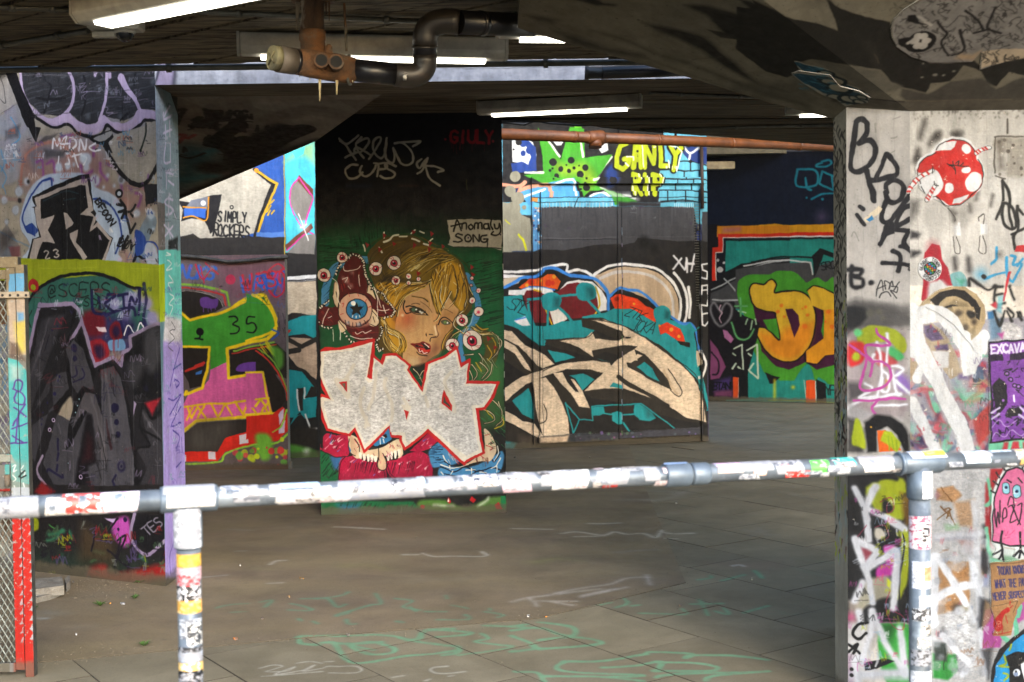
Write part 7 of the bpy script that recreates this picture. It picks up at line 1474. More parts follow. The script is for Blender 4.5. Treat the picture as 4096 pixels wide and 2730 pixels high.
# ------------------------------------------------------------------ the ground
def floor_mat(name, c1, c2, c3, sc=2.0, bs=.3, paint=.9, per=0.0):
    m, t, b = nt(name); v = coords(t)
    base = ramp(t, noise(t, v, sc, 7, .62, .6), [(.32, c2), (.66, c1)])
    base = mix(t, ramp(t, noise(t, coords(t, (1, 2.2, 1)), .8, 5, .6), [(.35, 0.0), (.75, .6)]), base, rgb(c3))
    speck = ramp(t, noise(t, v, 120, 2, .5), [(.30, .62), (.42, 1.0), (.68, 1.0), (.76, 1.25)])
    base = mix(t, .7, base, speck, 'MULTIPLY')
    if per:
        oi = N(t, 'ShaderNodeObjectInfo'); r = ramp(t, oi.outputs['Random'], [(0, 1 - per), (1, 1 + per * .4)]); base = mix(t, 1, base, r, 'MULTIPLY')
    im = N(t, 'ShaderNodeTexImage', image=FLOORIM, extension='CLIP')
    mp = N(t, 'ShaderNodeMapping'); g = N(t, 'ShaderNodeNewGeometry')
    mp.inputs['Location'].default_value = (-CF.o.x / CF.w, -CF.o.y / CF.h, 0); mp.inputs['Scale'].default_value = (1 / CF.w, 1 / CF.h, 1)
    lk(t, g.outputs['Position'], mp.inputs[0]); lk(t, mp.outputs[0], im.inputs[0])
    w = ramp(t, noise(t, v, 28, 5, .8), [(.34, .3), (.5, paint * .85)])
    mm = N(t, 'ShaderNodeMath', operation='MULTIPLY'); lk(t, im.outputs['Alpha'], mm.inputs[0]); lk(t, w, mm.inputs[1])
    c = mix(t, mm.outputs[0], base, im.outputs['Color']); lk(t, c, b.inputs['Base Color'])
    lk(t, ramp(t, noise(t, v, 3, 5), [(.35, .62), (.65, .9)]), b.inputs['Roughness'])
    bump(t, b, noise(t, v, 70, 4, .7), bs, .004)
    return m
FLOORIM = CF.image(.75)
M['paving'] = floor_mat('olive_paving_concrete', '857c66', '706853', '655d4b', 3, .45, per=.2)
M['asphalt'] = floor_mat('worn_brown_asphalt', '796b58', '574c3e', '857857', 1.6, .7)
M['ground'] = floor_mat('trodden_concrete_ground', '3f3a30', '2f2b24', '37332a', 1.5, .3)
M['joint'] = mat('sandy_joint', '4b4436', '3a342a', 30, .95)
gr = mesh('ground', [(-150, -150, -.035), (150, -150, -.035), (150, 150, -.035), (-150, 150, -.035)], [(0, 1, 2, 3)], M['ground']); tag(gr, kind='structure')
asph_px = [(82, 2659), (1187, 2557), (2146, 2477), (2743, 2333), (2603, 2006), (2515, 1784)]
ap = [atz(x, y) for x, y in asph_px]
foot = [(-6, 5.0)] + [(p.x, p.y) for p in ap] + [(ap[-1].x, 13.6), (-6, 13.6)]
me_v = [(x, y, .004) for x, y in foot]; nf = len(foot)
asp = mesh('asphalt_patch', me_v + [(x, y, -.034) for x, y in foot], [tuple(range(nf))] + [(i + nf, (i + 1) % nf + nf, (i + 1) % nf, i) for i in range(nf)], [M['asphalt'], M['joint']], None, [0] + [1] * nf)
tag(asp, kind='structure')
pv = bpy.data.objects.new('pavement', None); COL.objects.link(pv); tag(pv, kind='structure')
dn, dd = Vector((.82, .573, 0)).normalized(), Vector((.573, -.82, 0)).normalized()
def inside(p, poly):
    r = False
    for i in range(len(poly)):
        a, b = poly[i], poly[i - 1]
        if (a[1] > p[1]) != (b[1] > p[1]) and p[0] < (b[0] - a[0]) * (p[1] - a[1]) / (b[1] - a[1]) + a[0]: r = not r
    return r
slab_me = None; ns = 0
SW, SL, GP = .5, .76, .005
for i in range(-2, 40):
    for j in range(-12, 16):
        c = dn * (4.05 + .25 + (i - 4) * SW) + dd * ((j + (.5 if i % 2 else 0)) * SL - 2.0)
        if not (4.3 < c.y < 13.2 and -3.6 < c.x < 4.9) or abs(c.x) > c.y * .42 + .9: continue
        cs = [c + dn * a * SW / 2 + dd * b_ * SL / 2 for a in (-1, 1) for b_ in (-1, 1)]
        if all(inside((q.x, q.y), foot) for q in cs) or ns >= 290: continue
        if slab_me is None:
            hw, hl, h = SW / 2 - GP / 2, SL / 2 - GP / 2, .04; b2 = .0012
            q = [(-1, -1), (1, -1), (1, 1), (-1, 1)]
            vs = [(x * hw, y * hl, -h) for x, y in q] + [(x * hw, y * hl, -b2) for x, y in q] + [(x * (hw - b2), y * (hl - b2), 0) for x, y in q]
            fs = [(8, 9, 10, 11)] + [(k, (k + 1) % 4, (k + 1) % 4 + 4, k + 4) for k in range(4)] + [(k + 4, (k + 1) % 4 + 4, (k + 1) % 4 + 8, k + 8) for k in range(4)]
            slab_me = bpy.data.meshes.new('paving_slab'); slab_me.from_pydata(vs, [], fs); slab_me.materials.append(M['paving']); slab_me.materials.append(M['joint']); slab_me.polygons.foreach_set('material_index', [0] + [1] * 8)
        o = bpy.data.objects.new('paving_slab', slab_me); COL.objects.link(o); o.parent = pv
        o.rotation_euler = (random.uniform(-.002, .002), random.uniform(-.002, .002), math.atan2(dn.y, dn.x)); o.location = (c.x, c.y, random.uniform(-.0015, .0005)); ns += 1

o = mesh('rear_paving', [(-6, 12.2, -.008), (9.5, 12.2, -.008), (9.5, 20, -.008), (-6, 20, -.008)], [(0, 1, 2, 3)], M['paving']); tag(o, kind='structure')
# ------------------------------------------------------------------ ceilings
def clip(poly, a, n):
    out = []
    for i in range(len(poly)):
        p, q = poly[i], poly[(i + 1) % len(poly)]; dp, dq = (p - a).dot(n), (q - a).dot(n)
        if dp >= 0: out.append(p)
        if (dp > 0) != (dq > 0) and dp != dq: out.append(p + (q - p) * (dp / (dp - dq)))
    return out
def boards(parent, region, z, d, w, m, seed):
    r = random.Random(seed); d = Vector((d[0], d[1])).normalized(); n = Vector((-d.y, d.x))
    lo = min(p.dot(n) for p in region); hi = max(p.dot(n) for p in region); s_ = lo
    while s_ < hi:
        g = .007; c = clip(clip(region, n * (s_ + g), n), n * (s_ + w - g), -n)
        if len(c) > 2:
            ar = abs(sum(c[i].cross(c[(i + 1) % len(c)]) for i in range(len(c)))) / 2
            if ar > .004:
                if sum(c[i].cross(c[(i + 1) % len(c)]) for i in range(len(c))) > 0: c = c[::-1]
                dz = r.uniform(0, .014)
                prism('board', [(p.x, p.y, z - dz) for p in c], (0, 0, .03), m, parent)
        s_ += w
FE = 6.25
fc = box('front_ceiling', (-6, 3.8, 2.82), (7, FE, 3.15), M['concrete']); tag(fc, kind='structure')
boards(fc, [Vector((-5.2, 4.05)), Vector((6.2, 4.05)), Vector((6.2, FE - .002)), Vector((-5.2, FE - .002))], 2.8, (.79, -.61), .158, M['board'], 1)
E1, E2 = atz(2010, 470, 3.0), atz(3333, 583, 3.0); dE = (E2 - E1) / (E2.x - E1.x)
Y2 = _c.y + .43
rg = [Vector((-5.4, Y2)), Vector((7, Y2)), Vector((7, E1.y + dE.y * (7 - E1.x))), Vector((E1.x, E1.y)), Vector((-5.4, E1.y))]
rc = prism('rear_ceiling', [(p.x, p.y, 3.02) for p in rg[::-1]], (0, 0, .3), M['concrete']); tag(rc, kind='structure')
boards(rc, rg, 3.0, (1, .05), .21, M['board_x'], 2)

# ------------------------------------------------------------------ walls
FR = CLS.u * CLS.w
lw = faces('graffiti_wall', [
    (cvface(CL), PM['CL'], CL),
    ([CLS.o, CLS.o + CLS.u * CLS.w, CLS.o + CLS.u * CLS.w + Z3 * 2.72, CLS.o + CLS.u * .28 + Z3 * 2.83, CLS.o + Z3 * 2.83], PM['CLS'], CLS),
    ([CL.o + FR, CL.o, CL.o + Z3 * 3, CL.o + FR + Z3 * 3], M['concrete'], None),
    ([CL.o + Z3 * 3, CL.o + CL.u * CL.w + Z3 * 3, CLS.o + CLS.u * CLS.w + Z3 * 3, CL.o + FR + Z3 * 3], M['concrete'], None),
    ([CLS.o + CLS.u * CLS.w, CL.o + FR, CL.o + FR + Z3 * 3, CLS.o + CLS.u * CLS.w + Z3 * 3], M['concrete'], None)])
V(0, 0, 1024, 1568)
for x in (216, 398, 486, 595, 708, 782, 876):
    a_ = onplane(x / 1.53125, 1400, CL.o, CL.n); uu = (a_ - CL.o).dot(CL.u)
    prism('formwork_seam', cvface(CL, uu - .002, uu + .002, .02, 2.98, .002), -CL.n * .003, PM['CL'], lw, CL)
tag(lw, 'concrete wall under the white beam, covered in dark grey and lilac graffiti above a lime band', 'wall'); centre(lw)
bm_ = faces('concrete_beam', [
    (cvface(CBM), PM['CBM'], CBM),
    ([CBM.o + Y3 * .42, CBM.o + Y3 * .42 + X3 * 5.6, CBM.o + X3 * 5.6, CBM.o], M['board_x'], None),
    ([CBM.o + Y3 * .42 + Z3 * 1.1, CBM.o + Z3 * 1.1, CBM.o + X3 * 5.6 + Z3 * 1.1, CBM.o + X3 * 5.6 + Y3 * .42 + Z3 * 1.1][::-1], M['concrete'], None),
    ([CBM.o + X3 * 5.6 + Y3 * .42, CBM.o + Y3 * .42, CBM.o + Y3 * .42 + Z3 * 1.1, CBM.o + X3 * 5.6 + Y3 * .42 + Z3 * 1.1], M['concrete'], None),
    ([CBM.o + X3 * 5.6, CBM.o + X3 * 5.6 + Y3 * .42, CBM.o + X3 * 5.6 + Y3 * .42 + Z3 * 1.1, CBM.o + X3 * 5.6 + Z3 * 1.1], M['concrete'], None)])
tag(bm_, 'whitewashed concrete beam in daylight across the gap between the two ceilings', 'beam'); centre(bm_)
# raking slab behind the left wall
rs = faces('raking_slab', [([r1, r4, r3, r2], PM['CR'], CR), ([r4, r4 + Z3 * .12, r3 + Z3 * .12, r3], M['dark'], None),
    ([r1 + Z3 * .12, r2 + Z3 * .12, r3 + Z3 * .12, r4 + Z3 * .12], M['concrete'], None), ([r2, r3, r3 + Z3 * .12, r2 + Z3 * .12], M['dark'], None), ([r1, r1 + Z3 * .12, r4 + Z3 * .12, r4], M['concrete'], None)])
tag(rs, 'sloping concrete slab with brown and black scrawls, under the rear ceiling at left', 'slab'); centre(rs)
# low wall with metal coping
lo = prism('low_graffiti_wall', cvface(CB), (.0, .12, 0), [PM['CB'], M['concrete']], None, CB)
tag(lo, 'low wall with green and pink striped graffiti letter outlined in yellow', 'wall'); centre(lo)
V(0, 1000, 1024, 1568)
cop = [onplane(*q, CB.o + CB.n * .02, CB.n) for q in pts('700 60 1095 38 1165 42 1240 50 1320 62 1390 74 1450 72 1568 62 1640 50 1765 46')]
tube('coping_strip', cop, .018, M['steel'], lo, 8)
xr = CB.o.x + CB.w
box('plinth', (-2.9, YB - .035, .0), (xr + .02, YB - .002, .075), M['rubblep'] if 'rubblep' in M else M['concrete'], lo)
# back wall with metal double doors
bw = prism('back_wall', cvface(CC), -CC.n * .35, [PM['CC'], M['concrete']], None, CC)
tag(bw, 'long back wall painted with silver letters on teal, and lime lettering above', 'wall'); centre(bw)
def onback(name, t, out, depth, parent, mats=None, bev=0):
    p = onpoly(CC, t, out); return prism(name, p, -CC.n * depth, mats or [PM['CC'], M['steel']], parent, CC, bev)
V(2048, 900, 1024, 1568)
dr = thing('metal_double_door', 'metal double doors in the back wall, dark grey above and silver graffiti below', 'door', onplane(*pts('650 1335')[0], CC.o, CC.n))
onback('door_leaf', '178 -205 645 -208 655 1296 172 1310', .05, .045, dr, bev=.004)
onback('door_leaf', '672 -206 1112 -208 1150 1268 670 1290', .05, .045, dr, bev=.004)
onback('frame', '122 -252 166 -254 168 1340 134 1344', .035, .03, dr)
onback('frame', '122 -292 1190 -292 1192 -255 122 -253', .06, .055, dr)
onback('frame', '1152 -220 1196 -220 1204 1326 1166 1326', .035, .03, dr)
onback('kick_plate', '165 1290 652 1272 652 1322 165 1338', .062, .011, dr)
onback('kick_plate', '676 1262 1152 1246 1154 1284 676 1308', .062, .011, dr)
onback('door_edge', '646 -205 671 -206 680 1306 658 1308', .066, .015, dr)
hp = onplane(*pts('700 690')[0], CC.o + CC.n * .05, CC.n)
tube('handle', [hp, hp + CC.n * .05, hp + CC.n * .06 + X3 * .03], .011, M['steel'], dr, 10)
for k, (a, b_) in enumerate(((160, 640), (680, 1140))):
    hn = [onplane(*pts('%f %f' % (a + 4 if k == 0 else b_ - 2, y))[0], CC.o + CC.n * .055, CC.n) for y in (0, 40)]
    tube('hinge', hn, .012, M['steel'], dr, 8)
# security mesh round the doors: small bars
mv, mf = [], []
def minibar(a, b, r=.003):
    vs, fs = tubeg([a, b], r, 4, False); k = len(mv); mv.extend(vs); mf.extend([tuple(i + k for i in f) for f in fs])
V(2048, 0, 1024, 1568)
for k in range(48):
    x = 130 + k * 21
    a, b_ = [onplane(*q, CC.o + CC.n * .03, CC.n) for q in pts([x, 1244, x, 1272])]; minibar(a, b_)
for k in range(40):
    y = 1250 + k * 16
    a, b_ = [onplane(*q, CC.o + CC.n * .03, CC.n) for q in pts([128, y, 166, y])]; minibar(a, b_)
    a, b_ = [onplane(*q, CC.o + CC.n * .03, CC.n) for q in pts([1116, y, 1150, y])]; minibar(a, b_)
o = mesh('security_mesh', mv, mf, M['wire'], dr); o['kind'] = 'stuff'
a, b_ = [onplane(*q, CC.o + CC.n * .05, CC.n) for q in pts('1160 860 1166 1278')]
o = tube('wall_conduit', [a, b_], .02, M['brownpost'], None, 10); tag(o, 'thin brown conduit running down the blue brick graffiti to the door frame', 'pipe'); centre(o)
# far wall
fw_ = prism('far_wall', cvface(CD), (0, .4, 0), [PM['CD'], M['concrete']], None, CD)
tag(fw_, 'far wall with yellow bubble letters on green under a dark blue field', 'wall'); centre(fw_)
V(2048, 0, 1024, 1568)
p0, p1 = [onplane(*q, CD.o + CD.n * .5, CD.n) for q in pts('1150 945 1980 930')]
p0.x -= 1.0; p1.x += 3
o = box('far_beam', (p0.x, p0.y - .0, p0.z), (p1.x, p0.y + .7, p0.z + .42), M['conduit']); 
o = centre(o); o.name = 'far_beam'; tag(o, 'grey beam above the dark blue field of the far wall', 'beam')
q0, q1 = [onplane(*q, CD.o + CD.n * .15, CD.n) for q in pts('1208 1010 1640 1000')]
lt = thing('wall_batten_light', 'unlit white strip light high on the dark blue far wall', 'lamp', q0)
box('lamp_body', (q0.x - .3, q0.y, q0.z - .07), (q1.x, q0.y + .12, q0.z + .05), M['white_lamp'], lt, bevel=.01)
box('end_cap', (q1.x + .001, q0.y + .005, q0.z - .065), (q1.x + .03, q0.y + .115, q0.z + .045), M['steel'], lt)
# outer left wall and roof slab, unseen, added to block daylight
o = box('light_block_wall', (-5.9, 4.2, 0), (-5.55, 14, 4.6), M['concrete']); tag(o, kind='structure')
o = box('light_block_roof', (-5.9, 11.2, 4.62), (9, 17.6, 4.9), M['concrete']); tag(o, kind='structure')

# ------------------------------------------------------------------ mural pillar
m0, m1 = CM.o, CM.o + CM.u * CM.w
sidep = at(1271, 2060, m0.y + .45)
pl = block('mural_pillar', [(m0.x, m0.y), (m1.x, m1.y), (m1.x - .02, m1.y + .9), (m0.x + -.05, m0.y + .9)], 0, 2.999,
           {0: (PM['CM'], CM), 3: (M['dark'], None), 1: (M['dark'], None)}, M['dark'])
tag(pl, 'square pillar with a blonde woman and eyeball mural below a black top', 'pillar'); centre(pl)
# ------------------------------------------------------------------ sticker pillar and its capital
pe = Vector((pB.x + 1.25, pB.y, 0))
sp = block('sticker_pillar', [(pS.x, pS.y), (pA.x, pA.y), (pB.x, pB.y), (pe.x, pe.y), (pe.x + .25, pe.y + .3), (pe.x + .25, pe.y + 1.1), (pS.x + .30, pS.y + 1.0)], 0, ZP + .3,
           {0: (PM['CPS'], CPS), 1: (PM['CPA'], CPA), 2: (PM['CPB'], CPB)}, M['concrete'])
tag(sp, 'wide white concrete pillar at right, tagged in black and plastered with stickers', 'pillar'); centre(sp)
n1, n2 = CK1.n, CK2.n
k3u = onplane(2084, -90, CK1.o, CK1.n); kr = onplane(4700, -90, CK2.o, CK2.n)
TOPZ = 2.82
def up(p): return Vector((p.x, p.y, TOPZ))
edge = [k3, onplane(2260, 172, CK1.o, n1), onplane(2780, 318, CK1.o, n1), onplane(3080, 412, CK1.o, n1), k1]
kqq = kq
its = [([*edge[::-1], k3u, kqq][::1], PM['CK1'], CK1), ([k1, kqq, kB], PM['CK2'], CK2), ([kB, kqq, kr, k2], PM['CK2'], CK2)]
ring = edge + [Vector((k1.x + .3, k1.y + 1.0, ZP)), Vector((k2.x + .3, k1.y + 1.1, ZP)), Vector((kr.x, kr.y + .4, kr.z)), kr, kqq, k3u]
for i in range(len(ring)):
    a, b_ = ring[i], ring[(i + 1) % len(ring)]
    its.append(([a, b_, up(b_), up(a)][::-1], PM['CK1'] if i >= len(ring) - 2 else M['concrete'], CK1 if i >= len(ring) - 2 else None))
cap = faces('pillar_capital', its)
tag(cap, 'sloping concrete capital with dark wavy camouflage, flaring from the sticker pillar to the ceiling', 'capital'); centre(cap)

# ------------------------------------------------------------------ lamps
def batten(a, b, label, w=.13, h=.085, name='strip_light', caps=True):
    """a, b: ends of the underside's middle line"""
    d = (b - a); ln = d.length; d.normalize(); s_ = Vector((-d.y, d.x, 0)).normalized()
    t = thing(name, label, 'lamp', a, 'fluorescent strip lights under the ceilings')
    def P_(x, y, z): return a + d * x + s_ * y + Z3 * z
    hw = w / 2
    sec = [(-hw * .62, 0), (-hw, .03), (-hw, h), (hw, h), (hw, .03), (hw * .62, 0)]
    vs = [P_(0, y, z) for y, z in sec] + [P_(ln, y, z) for y, z in sec]
    fs = [tuple(range(6))[::-1], tuple(range(6, 12))] + [(i, (i + 1) % 6, (i + 1) % 6 + 6, i + 6) for i in range(6)]
    mesh('lamp_body', vs, fs, M['white_lamp'], t, bevel=.006)
    vs = [P_(x, y, z) for x in (.09, ln - .09) for y, z in ((-hw * .56, -.001), (-hw * .50, -.014), (hw * .50, -.014), (hw * .56, -.001))]
    mesh('diffuser', vs, [(0, 1, 2, 3)[::-1], (4, 5, 6, 7)] + [(i, (i + 1) % 4, (i + 1) % 4 + 4, i + 4) for i in range(4)], M['tube'], t)
    for x0, x1 in ((-.012, .0), (ln, ln + .012)) if caps else ():
        vs = [P_(x, y * .97, z + .001) for x in (x0, x1) for y, z in sec]
        mesh('end_cap', vs, [tuple(range(6))[::-1], tuple(range(6, 12))] + [(i, (i + 1) % 6, (i + 1) % 6 + 6, i + 6) for i in range(6)], M['white_lamp'], t)
    return t
zl = 2.69
a = atz(352, 104, zl); b_ = atz(875, 0, zl); dl = (b_ - a).normalized()
batten(a, a + dl * 1.5, 'lit strip light nearest the camera, running out of the top left', w=.16, h=.1)
batten(atz(960, 222, zl), atz(2018, 243, zl), 'lit strip light crossing behind the rusty drain pipe, above the white beam', w=.10, h=.095)
batten(atz(1920, 461, 2.9), atz(2560, 432, 2.9), 'lit strip light under the rear ceiling, over the top right corner of the mural pillar', w=.13, h=.09)
a = atz(1995, 152, 2.70); batten(a, a + Vector((1.2, .12, 0)), 'lit strip light half hidden by the black pipe and the pillar capital', w=.1, h=.06)
a = atz(3150, 462, 2.9); batten(a, a + Vector((1.2, -.1, 0)), 'lit strip light at right, its far end hidden behind the sticker pillar', w=.12, h=.09)
# dome camera
V(250, 0, 800, 2353)
c0 = atz(*pts('735 380')[0], 2.70)
dc = thing('dome_camera', 'small dome security camera on a grey bracket below the top left lamp', 'camera', c0)
box('bracket', (c0.x - .14, c0.y - .05, c0.z + .005), (c0.x + .07, c0.y + .05, c0.z + .1), M['white_lamp'], dc, bevel=.008)
def lathe(name, c, prof, m, parent=None, seg=24):
    vs = [c + Vector((r * math.cos(2 * math.pi * k / seg), r * math.sin(2 * math.pi * k / seg), z)) for r, z in prof for k in range(seg)]
    fs = [(i * seg + k, i * seg + (k + 1) % seg, (i + 1) * seg + (k + 1) % seg, (i + 1) * seg + k) for i in range(len(prof) - 1) for k in range(seg)]
    return mesh(name, vs, fs, m, parent, smooth=True)
lathe('dome', c0, [(.036, .0), (.034, -.018), (.026, -.03), (.014, -.037), (.0005, -.039)], M['glass'], dc)
lathe('ring', c0, [(.036, .006), (.042, .004), (.042, -.004), (.0362, -.008)], M['white_lamp'], dc)
box('junction_arm', (c0.x - .13, c0.y - .015, c0.z - .022), (c0.x - .035, c0.y + .015, c0.z + .003), M['white_lamp'], dc, bevel=.004)
# conduits clipped to the ceilings
def conduit(p, label, r=.011, m='conduit', clips=3):
    t = thing('ceiling_conduit', label, 'conduit', p[0], 'thin conduits clipped to the ceilings')
    tube('tube', p, r, M[m], t, 10)
    for k in range(clips):
        f = (k + .5) / clips; q = p[0].lerp(p[-1], f) if len(p) == 2 else p[min(len(p) - 1, int(f * len(p)))]
        d = (p[-1] - p[0]).normalized()
        tube('clip', [q - d * .012, q + d * .012], r * 1.5, M[m], t, 8)
conduit([Vector((-5, FE + .02, 2.782)), Vector((1.6, FE + .02, 2.782))], 'long grey conduit along the front ceiling edge, above the white beam', .016, clips=7)
conduit([atz(-300, 232, 2.775), atz(353, 124, 2.775)], 'grey conduit ending behind the dome camera bracket', .013)
conduit([atz(-200, 22, 2.78), atz(294, 40, 2.78)], 'thin conduit in the top left corner running to the near lamp')
conduit([atz(800, 48, 2.78), atz(1690, 86, 2.78)], 'thin conduit crossing the ceiling behind the vertical rusty pipe')
conduit([atz(2600, 372, 2.98), atz(3300, 402, 2.98)], 'dark conduit under the rear ceiling beside the capital', .012)
conduit([atz(2560, 520, 2.98), atz(3340, 500, 2.98)], 'conduit under the rear ceiling above the orange pipe', .012)

# ------------------------------------------------------------------ drain pipes
V(1000, 0, 1100, 2353)
def Q(x, y, Y): return at(*pts([x, y])[0], Y)
dp = thing('drain_pipe', 'black drain pipe with a rusty scaled downpipe, double inlet tee and cream end cap', 'pipe', Q(540, 420, 4.95))
RP = .049
tube('downpipe', [Q(536, -60, 4.95), Q(538, 20, 4.95), Q(536, 140, 4.95), Q(532, 270, 4.95)], [RP * .9, RP * .93, RP * .9, RP], M['rust'], dp, 24)
tube('pipe_socket', [Q(533, 266, 4.95), Q(534, 345, 4.95), Q(536, 352, 4.95), Q(545, 480, 4.95)], [RP * 1.06, RP * 1.08, RP, RP * 1.02], M['rust2'], dp, 24)
lathe('flange', Q(537, 6, 4.95), [(RP, -.006), (.085, -.004), (.085, .004), (RP, .008)], M['rust2'], dp)
ca = [Q(200, 498, 4.80), Q(385, 528, 4.86)]
tube('end_cap', [Q(186, 496, 4.795), Q(240, 505, 4.812)], [.047, .05], M['cream_pipe'], dp, 28)
for an in (45, 135):                         # ribs of the cap
    ax = (ca[1] - ca[0]).normalized(); s_, w_ = frame_for(ax); e = s_ * math.cos(math.radians(an)) + w_ * math.sin(math.radians(an))
    c_ = Q(184, 496, 4.793); tube('cap_rib', [c_ - e * .032 - ax * .002, c_ + e * .032 - ax * .002], .004, M['cream_pipe'], dp, 6)
tube('pipe_section', [Q(238, 505, 4.813), Q(372, 526, 4.855)], .0515, M['grey_pipe'], dp, 28)
tube('seal', [Q(368, 525, 4.854), Q(400, 530, 4.864)], .0505, M['black_pipe'], dp, 28)
tube('tee', [Q(398, 530, 4.863), Q(520, 548, 4.90), Q(680, 572, 4.945), Q(790, 590, 4.975), Q(880, 606, 5.0)], [.05, .054, .056, .055, .052], M['rust2'], dp, 28)
for x, y in ((612, 538), (738, 550)):
    c_ = Q(x, y, 4.90); fwd = (ORG - c_); fwd.z *= .3; fwd.normalize()
    t_ = tube('inlet', [c_ + fwd * .0, c_ + fwd * .074], .029, M['rust2'], dp, 24)
    tube('inlet_mouth', [c_ + fwd * .0745, c_ + fwd * .076], .0225, M['dark'], t_, 24)  # dark disc stands in for the shade inside the mouth
tube('small_branch', [Q(672, 470, 4.93), Q(674, 400, 4.93), Q(676, 380, 4.93)], [.018, .014, .006], M['rust2'], dp, 12)
tube('pipe_section', [Q(880, 600, 4.99), Q(1262, 640, 5.05)], .0455, M['black_pipe'], dp, 28)
p1, p2, p3 = Q(1240, 638, 5.045), Q(1500, 668, 5.08), Q(1496, 400, 5.05)
tube('elbow', [p1] + arc(p1.lerp(p2, .25), p2, p2.lerp(p3, .55)) + [p2.lerp(p3, .75)], .048, M['brown_pipe'], dp, 28)
tube('pipe_joint', [p2.lerp(p3, .95), p2.lerp(p3, 1.02)], .053, M['brown_pipe'], dp, 28)
tube('pipe_section', [p2.lerp(p3, .70), p2.lerp(p3, 1.3)], .0475, M['black_pipe'], dp, 28)
p4 = Q(1508, 170, 5.03); p5 = Q(1790, 192, 5.02)
tube('elbow', [Q(1497, 395, 5.05), Q(1500, 330, 5.04)] + arc(Q(1500, 320, 5.04), p4, Q(1740, 186, 5.02)) + [p5], .0505, M['brown_pipe'], dp, 28)
tube('pipe_section', [Q(1785, 192, 5.02), Q(2420, 222, 5.22)], .0475, M['black_pipe'], dp, 28)
tube('pipe_joint', [Q(1960, 200, 5.07), Q(2000, 202, 5.085)], .050, M['black_pipe'], dp, 28)
hr = tube('hanger_ring', [Q(850, 600, 4.99) + Vector((.004 * math.cos(a_), -.01 * math.cos(a_ + .3), .0)) + Vector((0, math.cos(a_) * .057, math.sin(a_) * .057)) for a_ in [k * math.pi / 12 for k in range(25)]], .006, M['conduit'], dp, 8)
tube('hanger_rod', [Q(806, 30, 4.97), Q(826, 440, 4.98)], .005, M['rust2'], dp, 8)
tube('pipe_label', [Q(1312, 660, 4.992), Q(1340, 662, 4.992)], .014, M['white_lamp'], dp, 4)
for x, y0, y1, r_ in ((597, 650, 868, .007), (743, 690, 812, .006), (512, 640, 690, .004), (425, 640, 665, .003), (880, 690, 708, .003)):
    tube('limescale_drip', [Q(x, y0, 4.93), Q(x, (y0 + y1) / 2, 4.93), Q(x, y1, 4.93)], [r_, r_ * .6, r_ * .35], M['lime'], dp, 8)
rnd = random.Random(4)
for k in range(6):
    x = rnd.choice((400, 412, 425, 650, 662, 672, 680)) + rnd.uniform(-3, 3)
    tube('rust_drip', [Q(x, 0, 4.95), Q(x + 1, rnd.uniform(60, 290), 4.95)], [.005, .002], M['rust'], dp, 6)
V(2048, 0, 1024, 1568)
def Q(x, y, Y): return at(*pts([x, y])[0], Y)
bp = thing('black_pipe', 'short black pipe with flanged end hanging in the gap before the white beam', 'pipe', Q(560, 440, 6.6))
tube('pipe', [Q(548, 447, 6.6), Q(1180, 425, 6.7)], .034, M['black_pipe'], bp, 24)
tube('flange', [Q(446, 446, 6.6), Q(470, 447, 6.6), Q(474, 447, 6.6), Q(556, 446, 6.6)], [.037, .037, .033, .033], M['brown_pipe'], bp, 24)
# orange pipe
V(2000, 380, 1400, 2353)
op = thing('orange_pipe', 'long orange pipe with collars below the rear ceiling, in front of the lime lettering', 'pipe', at(*pts('20 262')[0], 10.7))
oa, ob = at(*pts('-160 258')[0], 10.6), at(*pts('2500 360')[0], 13.3)
tube('pipe', [oa, ob], .049, M['orange_pipe'], op, 24)
def ox(x):
    best = min((abs((((oa.lerp(ob, f)) - ORG).dot(RT) / ((oa.lerp(ob, f)) - ORG).dot(fw)) * FPX + 2048 - pts([x, 0])[0][0]), f) for f in [k / 400 for k in range(401)]); return oa.lerp(ob, best[1])
dxo = (ob - oa).normalized()
tube('coupling', [ox(640) - dxo * .09, ox(640) - dxo * .03, ox(640) + dxo * .05, ox(640) + dxo * .075], [.056, .062, .07, .07], M['orange_pipe'], op, 24)
c_ = ox(640) - Z3 * .02; tube('access_cap', [c_, c_ - Z3 * .07 - Y3 * .01], .06, M['orange_pipe'], op, 20)
for x in (500, 1060, 1560, 2010): tube('collar', [ox(x) - dxo * .018, ox(x) + dxo * .018], .0525, M['orange_pipe'], op, 24)
for x in (800, 1180, 1670): 
    c_ = ox(x); tube('bracket', [c_ + Z3 * .045, c_ + Z3 * .30], .012, M['dark'], op, 6)
cb_ = [at(*q, 10.4) for q in pts('0 185 80 190 160 200 240 172 330 190 420 195 520 205 620 200 700 214 900 235 1100 250')]
o = tube('black_cable', [Vector(p) for p in cb_], .012, M['cable'], None, 6); tag(o, 'sagging black cable looping above the orange pipe', 'cable'); centre(o)

